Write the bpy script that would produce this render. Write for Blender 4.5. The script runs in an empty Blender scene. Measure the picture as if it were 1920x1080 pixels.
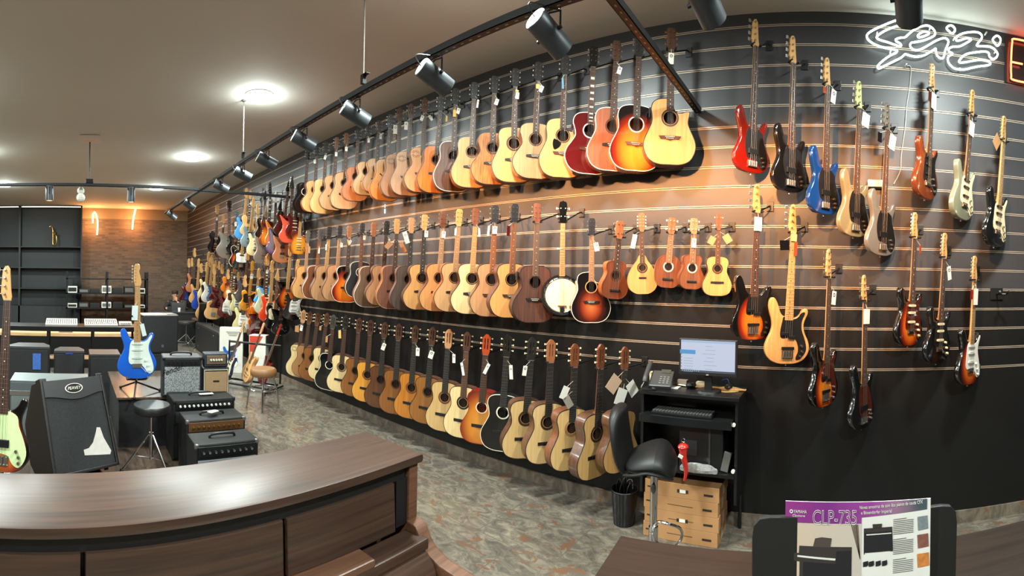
EXPO = .8
import bpy, bmesh, math, random
from mathutils import Vector, Matrix
random.seed(7)
S = bpy.context.scene
COL = S.collection
PI = math.pi
# ---------------------------------------------------------------- camera model (cylindrical panorama)
F, XP, ROLL, YC = 896.3, 1547.4, -0.0186, 527.5
H, D = 1.72, 3.4            # eye height, distance to the slat wall
AZC = (960-XP)/F
CEIL = 3.69
def ray(px, py):
    a = (px-960)/F; v = (YC-py)/F
    c, s = math.cos(ROLL), math.sin(ROLL)
    X = c*math.sin(a)+s*v; Z = -s*math.sin(a)+c*v; Y = math.cos(a)
    ca, sa = math.cos(AZC), math.sin(AZC)
    return (X*ca+Y*sa, -X*sa+Y*ca, Z)
def atY(px, py, Y):
    d = ray(px, py); t = Y/d[1]; return Vector((d[0]*t, d[1]*t, H+d[2]*t))
def atZ(px, py, z=0.):
    d = ray(px, py); t = (z-H)/d[2]; return Vector((d[0]*t, d[1]*t, z))
def atX(px, py, X):
    d = ray(px, py); t = X/d[0]; return Vector((X, d[1]*t, H+d[2]*t))
def atR(px, py, R):
    d = ray(px, py); t = R/math.hypot(d[0], d[1]); return Vector((d[0]*t, d[1]*t, H+d[2]*t))
cd = bpy.data.cameras.new('camera'); cam = bpy.data.objects.new('camera', cd); COL.objects.link(cam)
cd.type = 'PANO'; cd.panorama_type = 'CENTRAL_CYLINDRICAL'
cd.central_cylindrical_range_u_min = -960/F; cd.central_cylindrical_range_u_max = 960/F
cd.central_cylindrical_range_v_max = YC/F; cd.central_cylindrical_range_v_min = -(1080-YC)/F
cd.central_cylindrical_radius = 1.0
cd.clip_start = 0.02
_right = Matrix.Rotation(-AZC, 3, 'Z') @ Vector((math.cos(ROLL), 0, -math.sin(ROLL)))
_fwd = Matrix.Rotation(-AZC, 3, 'Z') @ Vector((0, 1, 0))
_up = _right.cross(_fwd)
cam.matrix_world = Matrix(((_right.x, _up.x, -_fwd.x, 0), (_right.y, _up.y, -_fwd.y, 0), (_right.z, _up.z, -_fwd.z, H), (0, 0, 0, 1)))
S.camera = cam
S.view_settings.view_transform = 'Standard'; S.view_settings.look = 'None'
S.view_settings.gamma = 1; S.view_settings.exposure = EXPO; S.view_settings.use_curve_mapping = False
S.cycles.max_bounces = 6; S.cycles.diffuse_bounces = 3; S.cycles.glossy_bounces = 3; S.cycles.transmission_bounces = 4
S.cycles.caustics_reflective = False; S.cycles.caustics_refractive = False; S.cycles.sample_clamp_indirect = 3.0
S.cycles.use_denoising = True
# ---------------------------------------------------------------- materials
def lin(c):
    return tuple(((x/12.92) if x <= .04045 else ((x+.055)/1.055)**2.4) for x in [v/255. for v in c])
MATS = {}
def newmat(name):
    m = bpy.data.materials.new(name); m.use_nodes = True
    nt = m.node_tree; b = nt.nodes['Principled BSDF']
    return m, nt, b
def mat(name, rgb=(128,128,128), rough=.5, metal=0., var=.06, vscale=20., emit=None, es=1., coat=0., spec=.5, bump=0., bscale=200.):
    if name in MATS: return MATS[name]
    m, nt, b = newmat(name); L = nt.links
    c = lin(rgb)
    b.inputs['Roughness'].default_value = rough; b.inputs['Metallic'].default_value = metal
    b.inputs['Specular IOR Level'].default_value = spec
    b.inputs['Coat Weight'].default_value = coat; b.inputs['Coat Roughness'].default_value = .06
    tc = nt.nodes.new('ShaderNodeTexCoord'); nz = nt.nodes.new('ShaderNodeTexNoise'); nz.inputs['Scale'].default_value = vscale
    nz.inputs['Detail'].default_value = 3
    L.new(tc.outputs['Object'], nz.inputs['Vector'])
    mx = nt.nodes.new('ShaderNodeMix'); mx.data_type = 'RGBA'
    mx.inputs[6].default_value = (*[v*(1-var) for v in c], 1); mx.inputs[7].default_value = (*[min(1, v*(1+var)) for v in c], 1)
    L.new(nz.outputs['Fac'], mx.inputs[0]); L.new(mx.outputs[2], b.inputs['Base Color'])
    if bump:
        n2 = nt.nodes.new('ShaderNodeTexNoise'); n2.inputs['Scale'].default_value = bscale; L.new(tc.outputs['Object'], n2.inputs['Vector'])
        bp = nt.nodes.new('ShaderNodeBump'); bp.inputs['Strength'].default_value = bump; bp.inputs['Distance'].default_value = .002
        L.new(n2.outputs['Fac'], bp.inputs['Height']); L.new(bp.outputs['Normal'], b.inputs['Normal'])
    if emit:
        b.inputs['Emission Color'].default_value = (*lin(emit), 1); b.inputs['Emission Strength'].default_value = es
    MATS[name] = m; return m
def ramp(nt, stops):
    r = nt.nodes.new('ShaderNodeValToRGB'); e = r.color_ramp.elements
    while len(e) < len(stops): e.new(.5)
    for i, (p, c) in enumerate(stops): e[i].position = p; e[i].color = (*lin(c), 1)
    return r
def wood(name, dark, light, rough=.4, scale=(60, 60, 3), coat=0., bands=0.):
    if name in MATS: return MATS[name]
    m, nt, b = newmat(name); L = nt.links
    tc = nt.nodes.new('ShaderNodeTexCoord'); mp = nt.nodes.new('ShaderNodeMapping'); mp.inputs['Scale'].default_value = scale
    L.new(tc.outputs['Object'], mp.inputs['Vector'])
    nz = nt.nodes.new('ShaderNodeTexNoise'); nz.inputs['Scale'].default_value = 1.; nz.inputs['Detail'].default_value = 5; nz.inputs['Distortion'].default_value = .4+bands
    L.new(mp.outputs['Vector'], nz.inputs['Vector'])
    r = ramp(nt, [(.3, dark), (.7, light)]); L.new(nz.outputs['Fac'], r.inputs['Fac']); L.new(r.outputs['Color'], b.inputs['Base Color'])
    b.inputs['Roughness'].default_value = rough; b.inputs['Coat Weight'].default_value = coat; b.inputs['Coat Roughness'].default_value = .08
    MATS[name] = m; return m
def burst(name, stops, cz=.17, rx=.2, rz=.27, rough=.15, coat=1.):
    """a sunburst lacquer: the finish itself is sprayed in rings round the body centre"""
    if name in MATS: return MATS[name]
    m, nt, b = newmat(name); L = nt.links
    tc = nt.nodes.new('ShaderNodeTexCoord'); mp = nt.nodes.new('ShaderNodeMapping')
    mp.inputs['Location'].default_value = (0, 0, -cz/rz); mp.inputs['Scale'].default_value = (1/rx, 0, 1/rz)
    L.new(tc.outputs['Object'], mp.inputs['Vector'])
    ln = nt.nodes.new('ShaderNodeVectorMath'); ln.operation = 'LENGTH'; L.new(mp.outputs['Vector'], ln.inputs[0])
    r = ramp(nt, stops); L.new(ln.outputs['Value'], r.inputs['Fac'])
    sn = nt.nodes.new('ShaderNodeSeparateXYZ'); L.new(tc.outputs['Normal'], sn.inputs[0])
    ab = nt.nodes.new('ShaderNodeMath'); ab.operation = 'ABSOLUTE'; L.new(sn.outputs['Y'], ab.inputs[0])
    gt = nt.nodes.new('ShaderNodeMapRange'); gt.inputs[1].default_value = .75; gt.inputs[2].default_value = .97; L.new(ab.outputs[0], gt.inputs[0])
    mx = nt.nodes.new('ShaderNodeMix'); mx.data_type = 'RGBA'; L.new(gt.outputs[0], mx.inputs[0]); mx.inputs[6].default_value = (*lin(stops[-1][1]), 1); L.new(r.outputs['Color'], mx.inputs[7])
    L.new(mx.outputs[2], b.inputs['Base Color'])
    b.inputs['Roughness'].default_value = rough; b.inputs['Coat Weight'].default_value = coat; b.inputs['Coat Roughness'].default_value = .05
    MATS[name] = m; return m
def emis(name, rgb, s):
    if name in MATS: return MATS[name]
    m, nt, b = newmat(name); b.inputs['Base Color'].default_value = (.02, .02, .02, 1)
    b.inputs['Emission Color'].default_value = (*lin(rgb), 1); b.inputs['Emission Strength'].default_value = s
    MATS[name] = m; return m
BLACKM = mat('black_metal', (17, 18, 19), .4, .3)
BLACKP = mat('black_plastic', (13, 13, 14), .42)
CHROME = mat('chrome', (205, 205, 208), .14, 1., 0.)
NICKEL = mat('nickel', (190, 186, 178), .28, 1., 0.)
GOLD = mat('gold', (215, 165, 80), .25, 1., 0.)
WHITEP = mat('white_plastic', (225, 222, 212), .4)
CREAM = mat('cream_plastic', (232, 215, 175), .35)
PAPER = mat('paper', (232, 228, 218), .7)
BONE = mat('bone', (235, 228, 205), .45)
# ---------------------------------------------------------------- mesh helpers
class MB:
    def __init__(s): s.bm = bmesh.new(); s.smooth = False
    def box(s, c, d, rot=None, bev=0.):
        t = bmesh.new(); bmesh.ops.create_cube(t, size=1)
        bmesh.ops.scale(t, vec=d, verts=t.verts)
        if bev: bmesh.ops.bevel(t, geom=t.edges[:], offset=bev, segments=2, affect='EDGES', profile=.6)
        if rot is not None: bmesh.ops.transform(t, matrix=rot.to_4x4(), verts=t.verts)
        bmesh.ops.translate(t, vec=c, verts=t.verts); s.add(t); return s
    def add(s, t):
        me = bpy.data.meshes.new('tmp'); t.to_mesh(me); t.free(); s.bm.from_mesh(me); bpy.data.meshes.remove(me)
    def cyl(s, a, b, r, r2=None, seg=12, caps=True):
        a, b = Vector(a), Vector(b); d = b-a; t = bmesh.new()
        bmesh.ops.create_cone(t, cap_ends=caps, segments=seg, radius1=r, radius2=r if r2 is None else r2, depth=d.length)
        q = Vector((0, 0, 1)).rotation_difference(d.normalized())
        bmesh.ops.transform(t, matrix=Matrix.Translation((a+b)/2) @ q.to_matrix().to_4x4(), verts=t.verts); s.add(t); return s
    def sph(s, c, r, seg=12, sc=(1, 1, 1)):
        t = bmesh.new(); bmesh.ops.create_uvsphere(t, u_segments=seg, v_segments=max(6, seg//2), radius=r)
        bmesh.ops.scale(t, vec=sc, verts=t.verts); bmesh.ops.translate(t, vec=c, verts=t.verts); s.add(t); return s
    def tube(s, pts, r, seg=8, closed=False, rad=None):
        pts = [Vector(p) for p in pts]; n = len(pts); rings = []; up = None
        for i, p in enumerate(pts):
            a = pts[(i-1) % n] if (closed or i > 0) else p; b = pts[(i+1) % n] if (closed or i < n-1) else p
            d = (b-a).normalized() if (b-a).length > 1e-9 else Vector((0, 0, 1))
            if up is None:
                up = d.orthogonal().normalized()
            up = (up - d*up.dot(d))
            up = up.normalized() if up.length > 1e-6 else d.orthogonal().normalized()
            w = d.cross(up); rr = rad[i] if rad else r
            rings.append([s.bm.verts.new(p+(up*math.cos(2*PI*k/seg)+w*math.sin(2*PI*k/seg))*rr) for k in range(seg)])
        for i in range(n if closed else n-1):
            A, B = rings[i], rings[(i+1) % n]
            off = 0
            if closed and i == n-1:
                off = min(range(seg), key=lambda o: (A[0].co-B[o].co).length)
            for k in range(seg): s.bm.faces.new((A[k], A[(k+1) % seg], B[(k+1+off) % seg], B[(k+off) % seg]))
        if not closed: s.bm.faces.new(rings[0][::-1]); s.bm.faces.new(rings[-1])
        s.smooth = True; return s
    def prism(s, out, y0, y1, bev=0., seg=2):
        """outline in x,z extruded from y0 (front) to y1 (back)"""
        t = bmesh.new(); vs = [t.verts.new((x, y0, z)) for x, z in out]; f = t.faces.new(vs)
        f.normal_update()
        if f.normal.y > 0: bmesh.ops.reverse_faces(t, faces=[f])
        r = bmesh.ops.extrude_face_region(t, geom=[f]); nv = [e for e in r['geom'] if isinstance(e, bmesh.types.BMVert)]
        bmesh.ops.translate(t, vec=(0, y1-y0, 0), verts=nv)
        t.faces.ensure_lookup_table()
        for ff in t.faces:
            pass
        bmesh.ops.recalc_face_normals(t, faces=t.faces[:])
        if bev:
            ed = [e for e in t.edges if abs(e.verts[0].co.y-e.verts[1].co.y) < 1e-7]
            bmesh.ops.bevel(t, geom=ed, offset=bev, segments=seg, affect='EDGES', profile=.5)
        s.add(t); return s
    def flat(s, out, y, holes=(), thick=0.):
        """sheet in x,z with holes, at depth y, optional thickness"""
        t = bmesh.new(); es = []
        for lp in (out, *holes):
            vs = [t.verts.new((x, y, z)) for x, z in lp]
            es += [t.edges.new((vs[i], vs[(i+1) % len(vs)])) for i in range(len(vs))]
        bmesh.ops.triangle_fill(t, use_beauty=True, use_dissolve=False, edges=es)
        if thick:
            r = bmesh.ops.extrude_face_region(t, geom=t.faces[:]); nv = [e for e in r['geom'] if isinstance(e, bmesh.types.BMVert)]
            bmesh.ops.translate(t, vec=(0, thick, 0), verts=nv)
            bmesh.ops.recalc_face_normals(t, faces=t.faces[:])
        else:
            for f in t.faces:
                f.normal_update()
                if f.normal.y > 0: f.normal_flip()
        s.add(t); return s
    def wall(s, out, y0, y1):
        n = len(out); a = [s.bm.verts.new((x, y0, z)) for x, z in out]; b = [s.bm.verts.new((x, y1, z)) for x, z in out]
        for i in range(n): s.bm.faces.new((a[i], a[(i+1) % n], b[(i+1) % n], b[i]))
        return s
    def lathe(s, prof, c=(0, 0, 0), seg=24, rot=None):
        t = bmesh.new(); rings = []
        for r, z in prof: rings.append([t.verts.new((max(r, 1e-5)*math.cos(2*PI*k/seg), max(r, 1e-5)*math.sin(2*PI*k/seg), z)) for k in range(seg)])
        for i in range(len(prof)-1):
            for k in range(seg): t.faces.new((rings[i][k], rings[i][(k+1) % seg], rings[i+1][(k+1) % seg], rings[i+1][k]))
        t.faces.new(rings[0][::-1]); t.faces.new(rings[-1])
        bmesh.ops.remove_doubles(t, verts=t.verts[:], dist=1e-4)
        bmesh.ops.recalc_face_normals(t, faces=t.faces[:])
        if rot is not None: bmesh.ops.transform(t, matrix=rot.to_4x4(), verts=t.verts)
        bmesh.ops.translate(t, vec=c, verts=t.verts); s.add(t); s.smooth = True; return s
    def ring(s, cx, cz, r0, r1, y0, y1, seg=28, sx=1.):
        a = [(cx+sx*r1*math.cos(2*PI*k/seg), cz+r1*math.sin(2*PI*k/seg)) for k in range(seg)]
        b = [(cx+sx*r0*math.cos(2*PI*k/seg), cz+r0*math.sin(2*PI*k/seg)) for k in range(seg)]
        s.flat(a, y0, [b], y1-y0); return s
    def mesh(s, name, smooth=None):
        me = bpy.data.meshes.new(name); s.bm.to_mesh(me); s.bm.free()
        sm = s.smooth if smooth is None else smooth
        if sm:
            for p in me.polygons: p.use_smooth = True
            try: me.set_sharp_from_angle(angle=math.radians(38))
            except Exception: pass
        return me
    def obj(s, name, m, parent=None, smooth=None):
        return link(name, s.mesh(name, smooth), m, parent)
def link(name, me, m, parent=None):
    o = bpy.data.objects.new(name, me); COL.objects.link(o)
    if not me.materials: me.materials.append(None)
    o.material_slots[0].link = 'OBJECT'; o.material_slots[0].material = m
    if parent is not None: o.parent = parent
    return o
def multi(name, mbs, smooth=False):
    """several shapes as one mesh, each with its own material index"""
    bm = bmesh.new(); n = 0
    for i, mb in enumerate(mbs):
        t = bpy.data.meshes.new('tmp'); mb.bm.to_mesh(t); mb.bm.free(); bm.from_mesh(t); bpy.data.meshes.remove(t); bm.faces.ensure_lookup_table()
        for f in bm.faces[n:]: f.material_index = i
        n = len(bm.faces)
    me = bpy.data.meshes.new(name); bm.to_mesh(me); bm.free()
    for _ in mbs: me.materials.append(None)
    return me
def linkm(name, me, ms, parent):
    o = bpy.data.objects.new(name, me); COL.objects.link(o); o.parent = parent
    for i, m in enumerate(ms): o.material_slots[i].link = 'OBJECT'; o.material_slots[i].material = m
    return o
LABELS = {}
def tag(o, label, cat, group=None, kind=None):
    o['label'] = label; o['category'] = cat
    if group: o['group'] = group
    if kind: o['kind'] = kind
    n = len(label.split())
    if n < 4 or n > 16: print('LABELLEN', n, label)
    if label in LABELS and not group: print('DUPLABEL', label)
    LABELS[label] = 1
    return o
def thing(name, label, cat, loc=(0, 0, 0), rz=0., group=None, mtx=None):
    o = bpy.data.objects.new(name, None); COL.objects.link(o); o.empty_display_size = .05
    if mtx is not None: o.matrix_world = mtx
    else: o.location = loc; o.rotation_euler = (0, 0, rz)
    return tag(o, label, cat, group)
def struct(name, mb, m):
    o = mb.obj(name, m); o['kind'] = 'structure'; return o
def catmull(p, n=5, closed=True):
    out = []; N = len(p)
    for i in range(N if closed else N-1):
        p0, p1, p2, p3 = (p[(i-1) % N], p[i], p[(i+1) % N], p[(i+2) % N]) if closed else (p[max(i-1, 0)], p[i], p[i+1], p[min(i+2, N-1)])
        for k in range(n):
            t = k/n
            out.append(tuple(.5*((2*p1[j])+(-p0[j]+p2[j])*t+(2*p0[j]-5*p1[j]+4*p2[j]-p3[j])*t*t+(-p0[j]+3*p1[j]-3*p2[j]+p3[j])*t**3) for j in range(len(p1))))
    if not closed: out.append(tuple(p[-1]))
    return out
def sym(half): return half + [(-x, z) for x, z in half[::-1] if abs(x) > 1e-6]
def circ(cx, cz, r, n=28, sx=1.): return [(cx+sx*r*math.cos(2*PI*k/n), cz+r*math.sin(2*PI*k/n)) for k in range(n)]
def text(name, body, size, m, parent, mtx, extrude=.0005, align='CENTER', outline=0., shear=0., xs=1.):
    c = bpy.data.curves.new(name, 'FONT'); c.body = body; c.size = size; c.align_x = align; c.align_y = 'CENTER'; c.extrude = extrude; c.shear = shear
    if outline: c.fill_mode = 'NONE'; c.bevel_depth = outline; c.extrude = 0; c.bevel_resolution = 0
    c.resolution_u = 4
    c.materials.append(m)
    o = bpy.data.objects.new(name, c); COL.objects.link(o); o.parent = parent
    me = bpy.data.meshes.new_from_object(o); bpy.data.objects.remove(o); bpy.data.curves.remove(c)
    o = bpy.data.objects.new(name, me); COL.objects.link(o); o.parent = parent; me.materials.clear(); me.materials.append(m)
    o.matrix_local = mtx @ Matrix.Diagonal((xs, 1, 1, 1)); return o
# text plane matrices: text lies in local x,y; front(-Y local) facing
TXZ = Matrix.Rotation(PI/2, 4, 'X')
LE = (100., 190., 5., .085)
# ---------------------------------------------------------------- the room
def noise_mat(name, base, dark, spots, rough, tile=0., tileaxis='xy', mortar=(88, 83, 75), coat=0.):
    m, nt, b = newmat(name); L = nt.links; tc = nt.nodes.new('ShaderNodeTexCoord')
    mp0 = nt.nodes.new('ShaderNodeMapping'); mp0.inputs['Rotation'].default_value = (0, 0, .5); mp0.inputs['Scale'].default_value = (1.6, 2.6, 1)
    L.new(tc.outputs['Object'], mp0.inputs['Vector'])
    n1 = nt.nodes.new('ShaderNodeTexNoise'); n1.inputs['Scale'].default_value = 4.5; n1.inputs['Detail'].default_value = 9; n1.inputs['Roughness'].default_value = .72; n1.inputs['Distortion'].default_value = 1.2
    L.new(mp0.outputs['Vector'], n1.inputs['Vector'])
    r1 = ramp(nt, [(.32, dark), (.46, base[0]), (.56, base[1]), (.7, base[2])]); L.new(n1.outputs['Fac'], r1.inputs['Fac'])
    n2 = nt.nodes.new('ShaderNodeTexNoise'); n2.inputs['Scale'].default_value = 5.2; n2.inputs['Detail'].default_value = 6; n2.inputs['Roughness'].default_value = .7; n2.inputs['Distortion'].default_value = .6
    mp = nt.nodes.new('ShaderNodeMapping'); mp.inputs['Location'].default_value = (5.2, 1.3, 9.); mp.inputs['Scale'].default_value = (1, 1.7, 1); mp.inputs['Rotation'].default_value = (0, 0, .6)
    L.new(tc.outputs['Object'], mp.inputs['Vector']); L.new(mp.outputs['Vector'], n2.inputs['Vector'])
    r2 = ramp(nt, [(.585, (0, 0, 0)), (.61, (255, 255, 255))]); L.new(n2.outputs['Fac'], r2.inputs['Fac'])
    mx = nt.nodes.new('ShaderNodeMix'); mx.data_type = 'RGBA'; L.new(r2.outputs['Color'], mx.inputs[0]); L.new(r1.outputs['Color'], mx.inputs[6]); mx.inputs[7].default_value = (*lin(spots), 1)
    out = mx.outputs[2]
    if tile:
        br = nt.nodes.new('ShaderNodeTexBrick'); br.offset = .5; br.inputs['Scale'].default_value = 1.; br.inputs['Brick Width'].default_value = tile; br.inputs['Row Height'].default_value = tile
        br.inputs['Mortar Size'].default_value = .0035; br.inputs['Mortar Smooth'].default_value = .0
        L.new(tc.outputs['Object'], br.inputs['Vector'])
        m2 = nt.nodes.new('ShaderNodeMix'); m2.data_type = 'RGBA'; L.new(br.outputs['Fac'], m2.inputs[0]); L.new(out, m2.inputs[6]); m2.inputs[7].default_value = (*lin(mortar), 1); out = m2.outputs[2]
    L.new(out, b.inputs['Base Color']); b.inputs['Roughness'].default_value = rough
    return m
X0, X1, Y0, Y1 = -14.2, 4.2, -5.0, D
FLOORM = noise_mat('granite_tiles', ((92, 85, 76), (112, 104, 92), (134, 124, 108)), (72, 68, 65), (104, 76, 60), .2, tile=.62)
SKIRTM = noise_mat('granite_skirting', ((94, 84, 74), (116, 104, 90), (134, 120, 102)), (72, 66, 62), (112, 80, 62), .3)
CEILM = mat('ceiling_paint', (208, 204, 196), .8, var=.05, vscale=1.2)
WALLB = mat('beige_paint', (150, 128, 100), .8, var=.05, vscale=2.)
SLATM = mat('charcoal_slatwall', (52, 51, 53), .42, var=.05, vscale=6., spec=.4)
SLATB = mat('black_slatwall', (16, 15, 15), .45, var=.05, vscale=6., spec=.35)
ALU = mat('groove_aluminium', (176, 162, 146), .55, .6, .05, 8.)
def brickmat():
    m, nt, b = newmat('brick'); L = nt.links; tc = nt.nodes.new('ShaderNodeTexCoord'); mp = nt.nodes.new('ShaderNodeMapping')
    mp.inputs['Rotation'].default_value = (0, -PI/2, -PI/2)
    sp = nt.nodes.new('ShaderNodeSeparateXYZ'); cb = nt.nodes.new('ShaderNodeCombineXYZ'); L.new(tc.outputs['Object'], sp.inputs[0])
    L.new(sp.outputs['Y'], cb.inputs['X']); L.new(sp.outputs['Z'], cb.inputs['Y'])
    br = nt.nodes.new('ShaderNodeTexBrick'); br.inputs['Scale'].default_value = 1.; br.inputs['Brick Width'].default_value = .2; br.inputs['Row Height'].default_value = .062
    br.inputs['Mortar Size'].default_value = .008; br.inputs['Color1'].default_value = (*lin((124, 98, 78)), 1); br.inputs['Color2'].default_value = (*lin((92, 76, 64)), 1); br.inputs['Mortar'].default_value = (*lin((104, 94, 82)), 1)
    L.new(cb.outputs[0], br.inputs['Vector']); L.new(br.outputs['Color'], b.inputs['Base Color']); b.inputs['Roughness'].default_value = .85
    return m
BRICK = brickmat()
struct('floor', MB().box(((X0+X1)/2, (Y0+Y1)/2, -.05), (X1-X0, Y1-Y0+.2, .1)), FLOORM)
struct('ceiling', MB().box(((X0+X1)/2, (Y0+Y1)/2, CEIL+.05), (X1-X0, Y1-Y0+.2, .1)), CEILM)
# slat wall: boards with real grooves between them
GZ = [3.7405-.14487*n for n in range(1, 19)]
m = MB(); yb = D+.02
m.box(((X0+X1)/2, D+.07, CEIL/2), (X1-X0, .1, CEIL))
tops = [CEIL]+[g-.007 for g in GZ]; bots = [g+.007 for g in GZ]+[.012]
for t_, b_ in list(zip(tops, bots))[:14]: m.box(((X0+X1)/2, D+.01, (t_+b_)/2), (X1-X0, .02, t_-b_))
struct('wall_right', m, SLATM)
m = MB()
for t_, b_ in list(zip(tops, bots))[14:]: m.box(((X0+X1)/2, D+.01, (t_+b_)/2), (X1-X0, .02, t_-b_))
struct('wall_right_lower', m, SLATB)
m = MB()
for g in GZ:
    m.box(((X0+X1)/2, D+.004, g+.0058), (X1-X0, .012, .005)); m.box(((X0+X1)/2, D+.004, g-.0058), (X1-X0, .012, .005))
    m.box(((X0+X1)/2, D+.0145, g), (X1-X0, .004, .012))
struct('trim_1', m, ALU)
struct('baseboard_right', MB().box(((X0+X1)/2, D-.008, .045), (X1-X0, .016, .09)), SKIRTM)
m = MB().box((X0-.05, (Y0+Y1)/2, 1.69), (.1, Y1-Y0+.2, 3.38)); struct('wall_left', m, BRICK)
struct('trim_2', MB().box((X0-.045, (Y0+Y1)/2, (3.38+CEIL)/2), (.11, Y1-Y0+.2, CEIL-3.38)), WALLB)
struct('wall_front', MB().box(((X0+X1)/2, Y0-.05, CEIL/2), (X1-X0, .1, CEIL)), WALLB)
struct('wall_back', MB().box((X1+.05, (Y0+Y1)/2, CEIL/2), (.1, Y1-Y0+.2, CEIL)), SLATM)
# ---------------------------------------------------------------- lamps
def alight(name, kind, loc, energy, col, **k):
    l = bpy.data.lights.new(name, kind); l.energy = energy; l.color = lin(col)
    for a, v in k.items(): setattr(l, a, v)
    o = bpy.data.objects.new(name, l); COL.objects.link(o); o.location = loc; return o
COOL = (226, 238, 234); WARM = (255, 172, 100)
LAMPE = emis('led_panel', (225, 250, 248), 9.)
LPOS = [(-4.82, 1.93), (-7.71, 1.9), (-10.56, 1.8), (-10.43, -1.56), (-7.6, -1.56), (-4.8, -1.56), (-1.9, -1.56), (-1.9, 1.93), (1.0, 1.93), (1.0, -1.56)]
LNAME = ['round white ceiling light nearest the suspended track', 'round white ceiling light beside the far end of the track', 'round white ceiling light farthest back near the brick wall', 'round white ceiling light at the left edge above the shelves',
         'round ceiling light glowing beyond the left edge of view']
for i, (x, y) in enumerate(LPOS):
    if i < 5:
        t = thing('ceiling_light', LNAME[i], 'ceiling light', (x, y, CEIL-.05))
        MB().lathe([(.0, .05), (.155, .05), (.157, .042), (.0, .040)], seg=32).obj('housing', WHITEP, t)
        MB().lathe([(.0, .04), (.15, .04), (.153, .012), (.145, .002), (.0, 0)], seg=32).obj('diffuser', LAMPE, t)
    alight('ceiling_glow', 'POINT', (x, y, CEIL-.17), LE[0]*LE[3], COOL, shadow_soft_size=.05)
    o = alight('ceiling_beam', 'AREA', (x, y, CEIL-.065), LE[0], COOL, shape='DISK', size=.3)
# suspended track and rails
TZ = 3.0; TY = 1.83
def channel(name, label, a, b, n_holes_axis):
    t = thing(name, label, 'lighting track', ((Vector(a)+Vector(b))/2))
    a, b = Vector(a)-t.location, Vector(b)-t.location; d = (b-a); Ln = d.length; u = d.normalized(); w = u.cross(Vector((0, 0, 1)))
    R = Matrix((u, w, Vector((0, 0, 1)))).transposed()
    m = MB()
    m.box((a+b)/2+w*.02, (Ln, .004, .04), R); m.box((a+b)/2-w*.02, (Ln, .004, .04), R); m.box((a+b)/2+Vector((0, 0, -.018)), (Ln, .044, .004), R)
    mch = m
    m = MB()
    for k in range(3): m.cyl(a+w*(.012*(k-1))+Vector((0, 0, .004+.004*(k % 2))), b+w*(.012*(k-1))+Vector((0, 0, .004+.004*(k % 2))), .0055, seg=6)
    m.obj('cable_bundle', BLACKP, t)
    m = MB(); n = int(Ln/.06)
    for k in range(n): m.box(a+u*(.03+k*.06)+Vector((0, 0, -.0205)), (.018, .009, .0012), R)
    linkm('channel', multi('channel', [mch, m]), [mat('track_steel', (40, 42, 44), .5, .4), mat('track_slots', (150, 142, 130), .5)], t)
    return t
channel('lighting_track', 'long black perforated lighting track hanging parallel to the guitar wall', (-9.6, TY, TZ), (3.6, TY, TZ), 0)
channel('lighting_rail', 'black cross rail running left from the track junction past two downlights', (-6.85, TY-.03, TZ), (-6.85, -4.6, TZ), 0)
channel('lighting_rail', 'black cross rail from the track junction to the far electric guitars', (-6.9, TY+.03, TZ), (-6.9, 3.38, TZ), 0)
channel('lighting_rail', 'black perforated rail crossing in front of the top acoustic guitars to the wall', (-.94, TY+.03, TZ), (-.94, 3.38, TZ), 0)
def rod(px, lab, x, y):
    t = thing('hanging_rod', lab, 'rod', (x, y, TZ+.02))
    MB().cyl((0, 0, .08), (0, 0, CEIL-TZ-.03), .005, seg=8).obj('rod', mat('rod_steel', (90, 84, 76), .6, .2), t)
    MB().box((0, 0, .05), (.03, .03, .06)).box((.02, 0, .08), (.07, .03, .006)).obj('bracket', BLACKM, t)
    MB().box((0, 0, CEIL-TZ-.03), (.05, .03, .012)).obj('ceiling_clip', NICKEL, t)
rod(689, 'thin steel rod holding the track above the middle of the guitar wall', -2.69, TY)
rod(461, 'thin steel rod holding the track beside the nearest round ceiling light', -5.03, TY)
t = thing('hanging_rod', 'dark rod with white ceiling box holding the left cross rail', 'rod', (-6.85, .2, TZ+.02))
MB().cyl((0, 0, .06), (0, 0, CEIL-TZ-.1), .009, seg=8).obj('rod', BLACKM, t)
MB().box((0, 0, .03), (.07, .11, .06), bev=.006).obj('bracket', BLACKM, t)
MB().box((0, 0, CEIL-TZ-.06), (.2, .3, .07), bev=.01).obj('junction_box', mat('box_white', (225, 205, 190), .5), t)
t = thing('smoke_detector', 'small white double globe hanging under the left cross rail', 'sensor', (-7.0, .08, TZ-.16))
MB().sph((0, 0, .1), .055).sph((0, 0, 0), .065).cyl((0, 0, .12), (0, 0, .15), .03).obj('globe', WHITEP, t)
CAN = mat('spot_can', (62, 66, 70), .42, .35)
CANCAP = mat('spot_cap', (205, 212, 208), .5)
LENSE = emis('spot_lens', (255, 214, 150), 25.)
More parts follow.
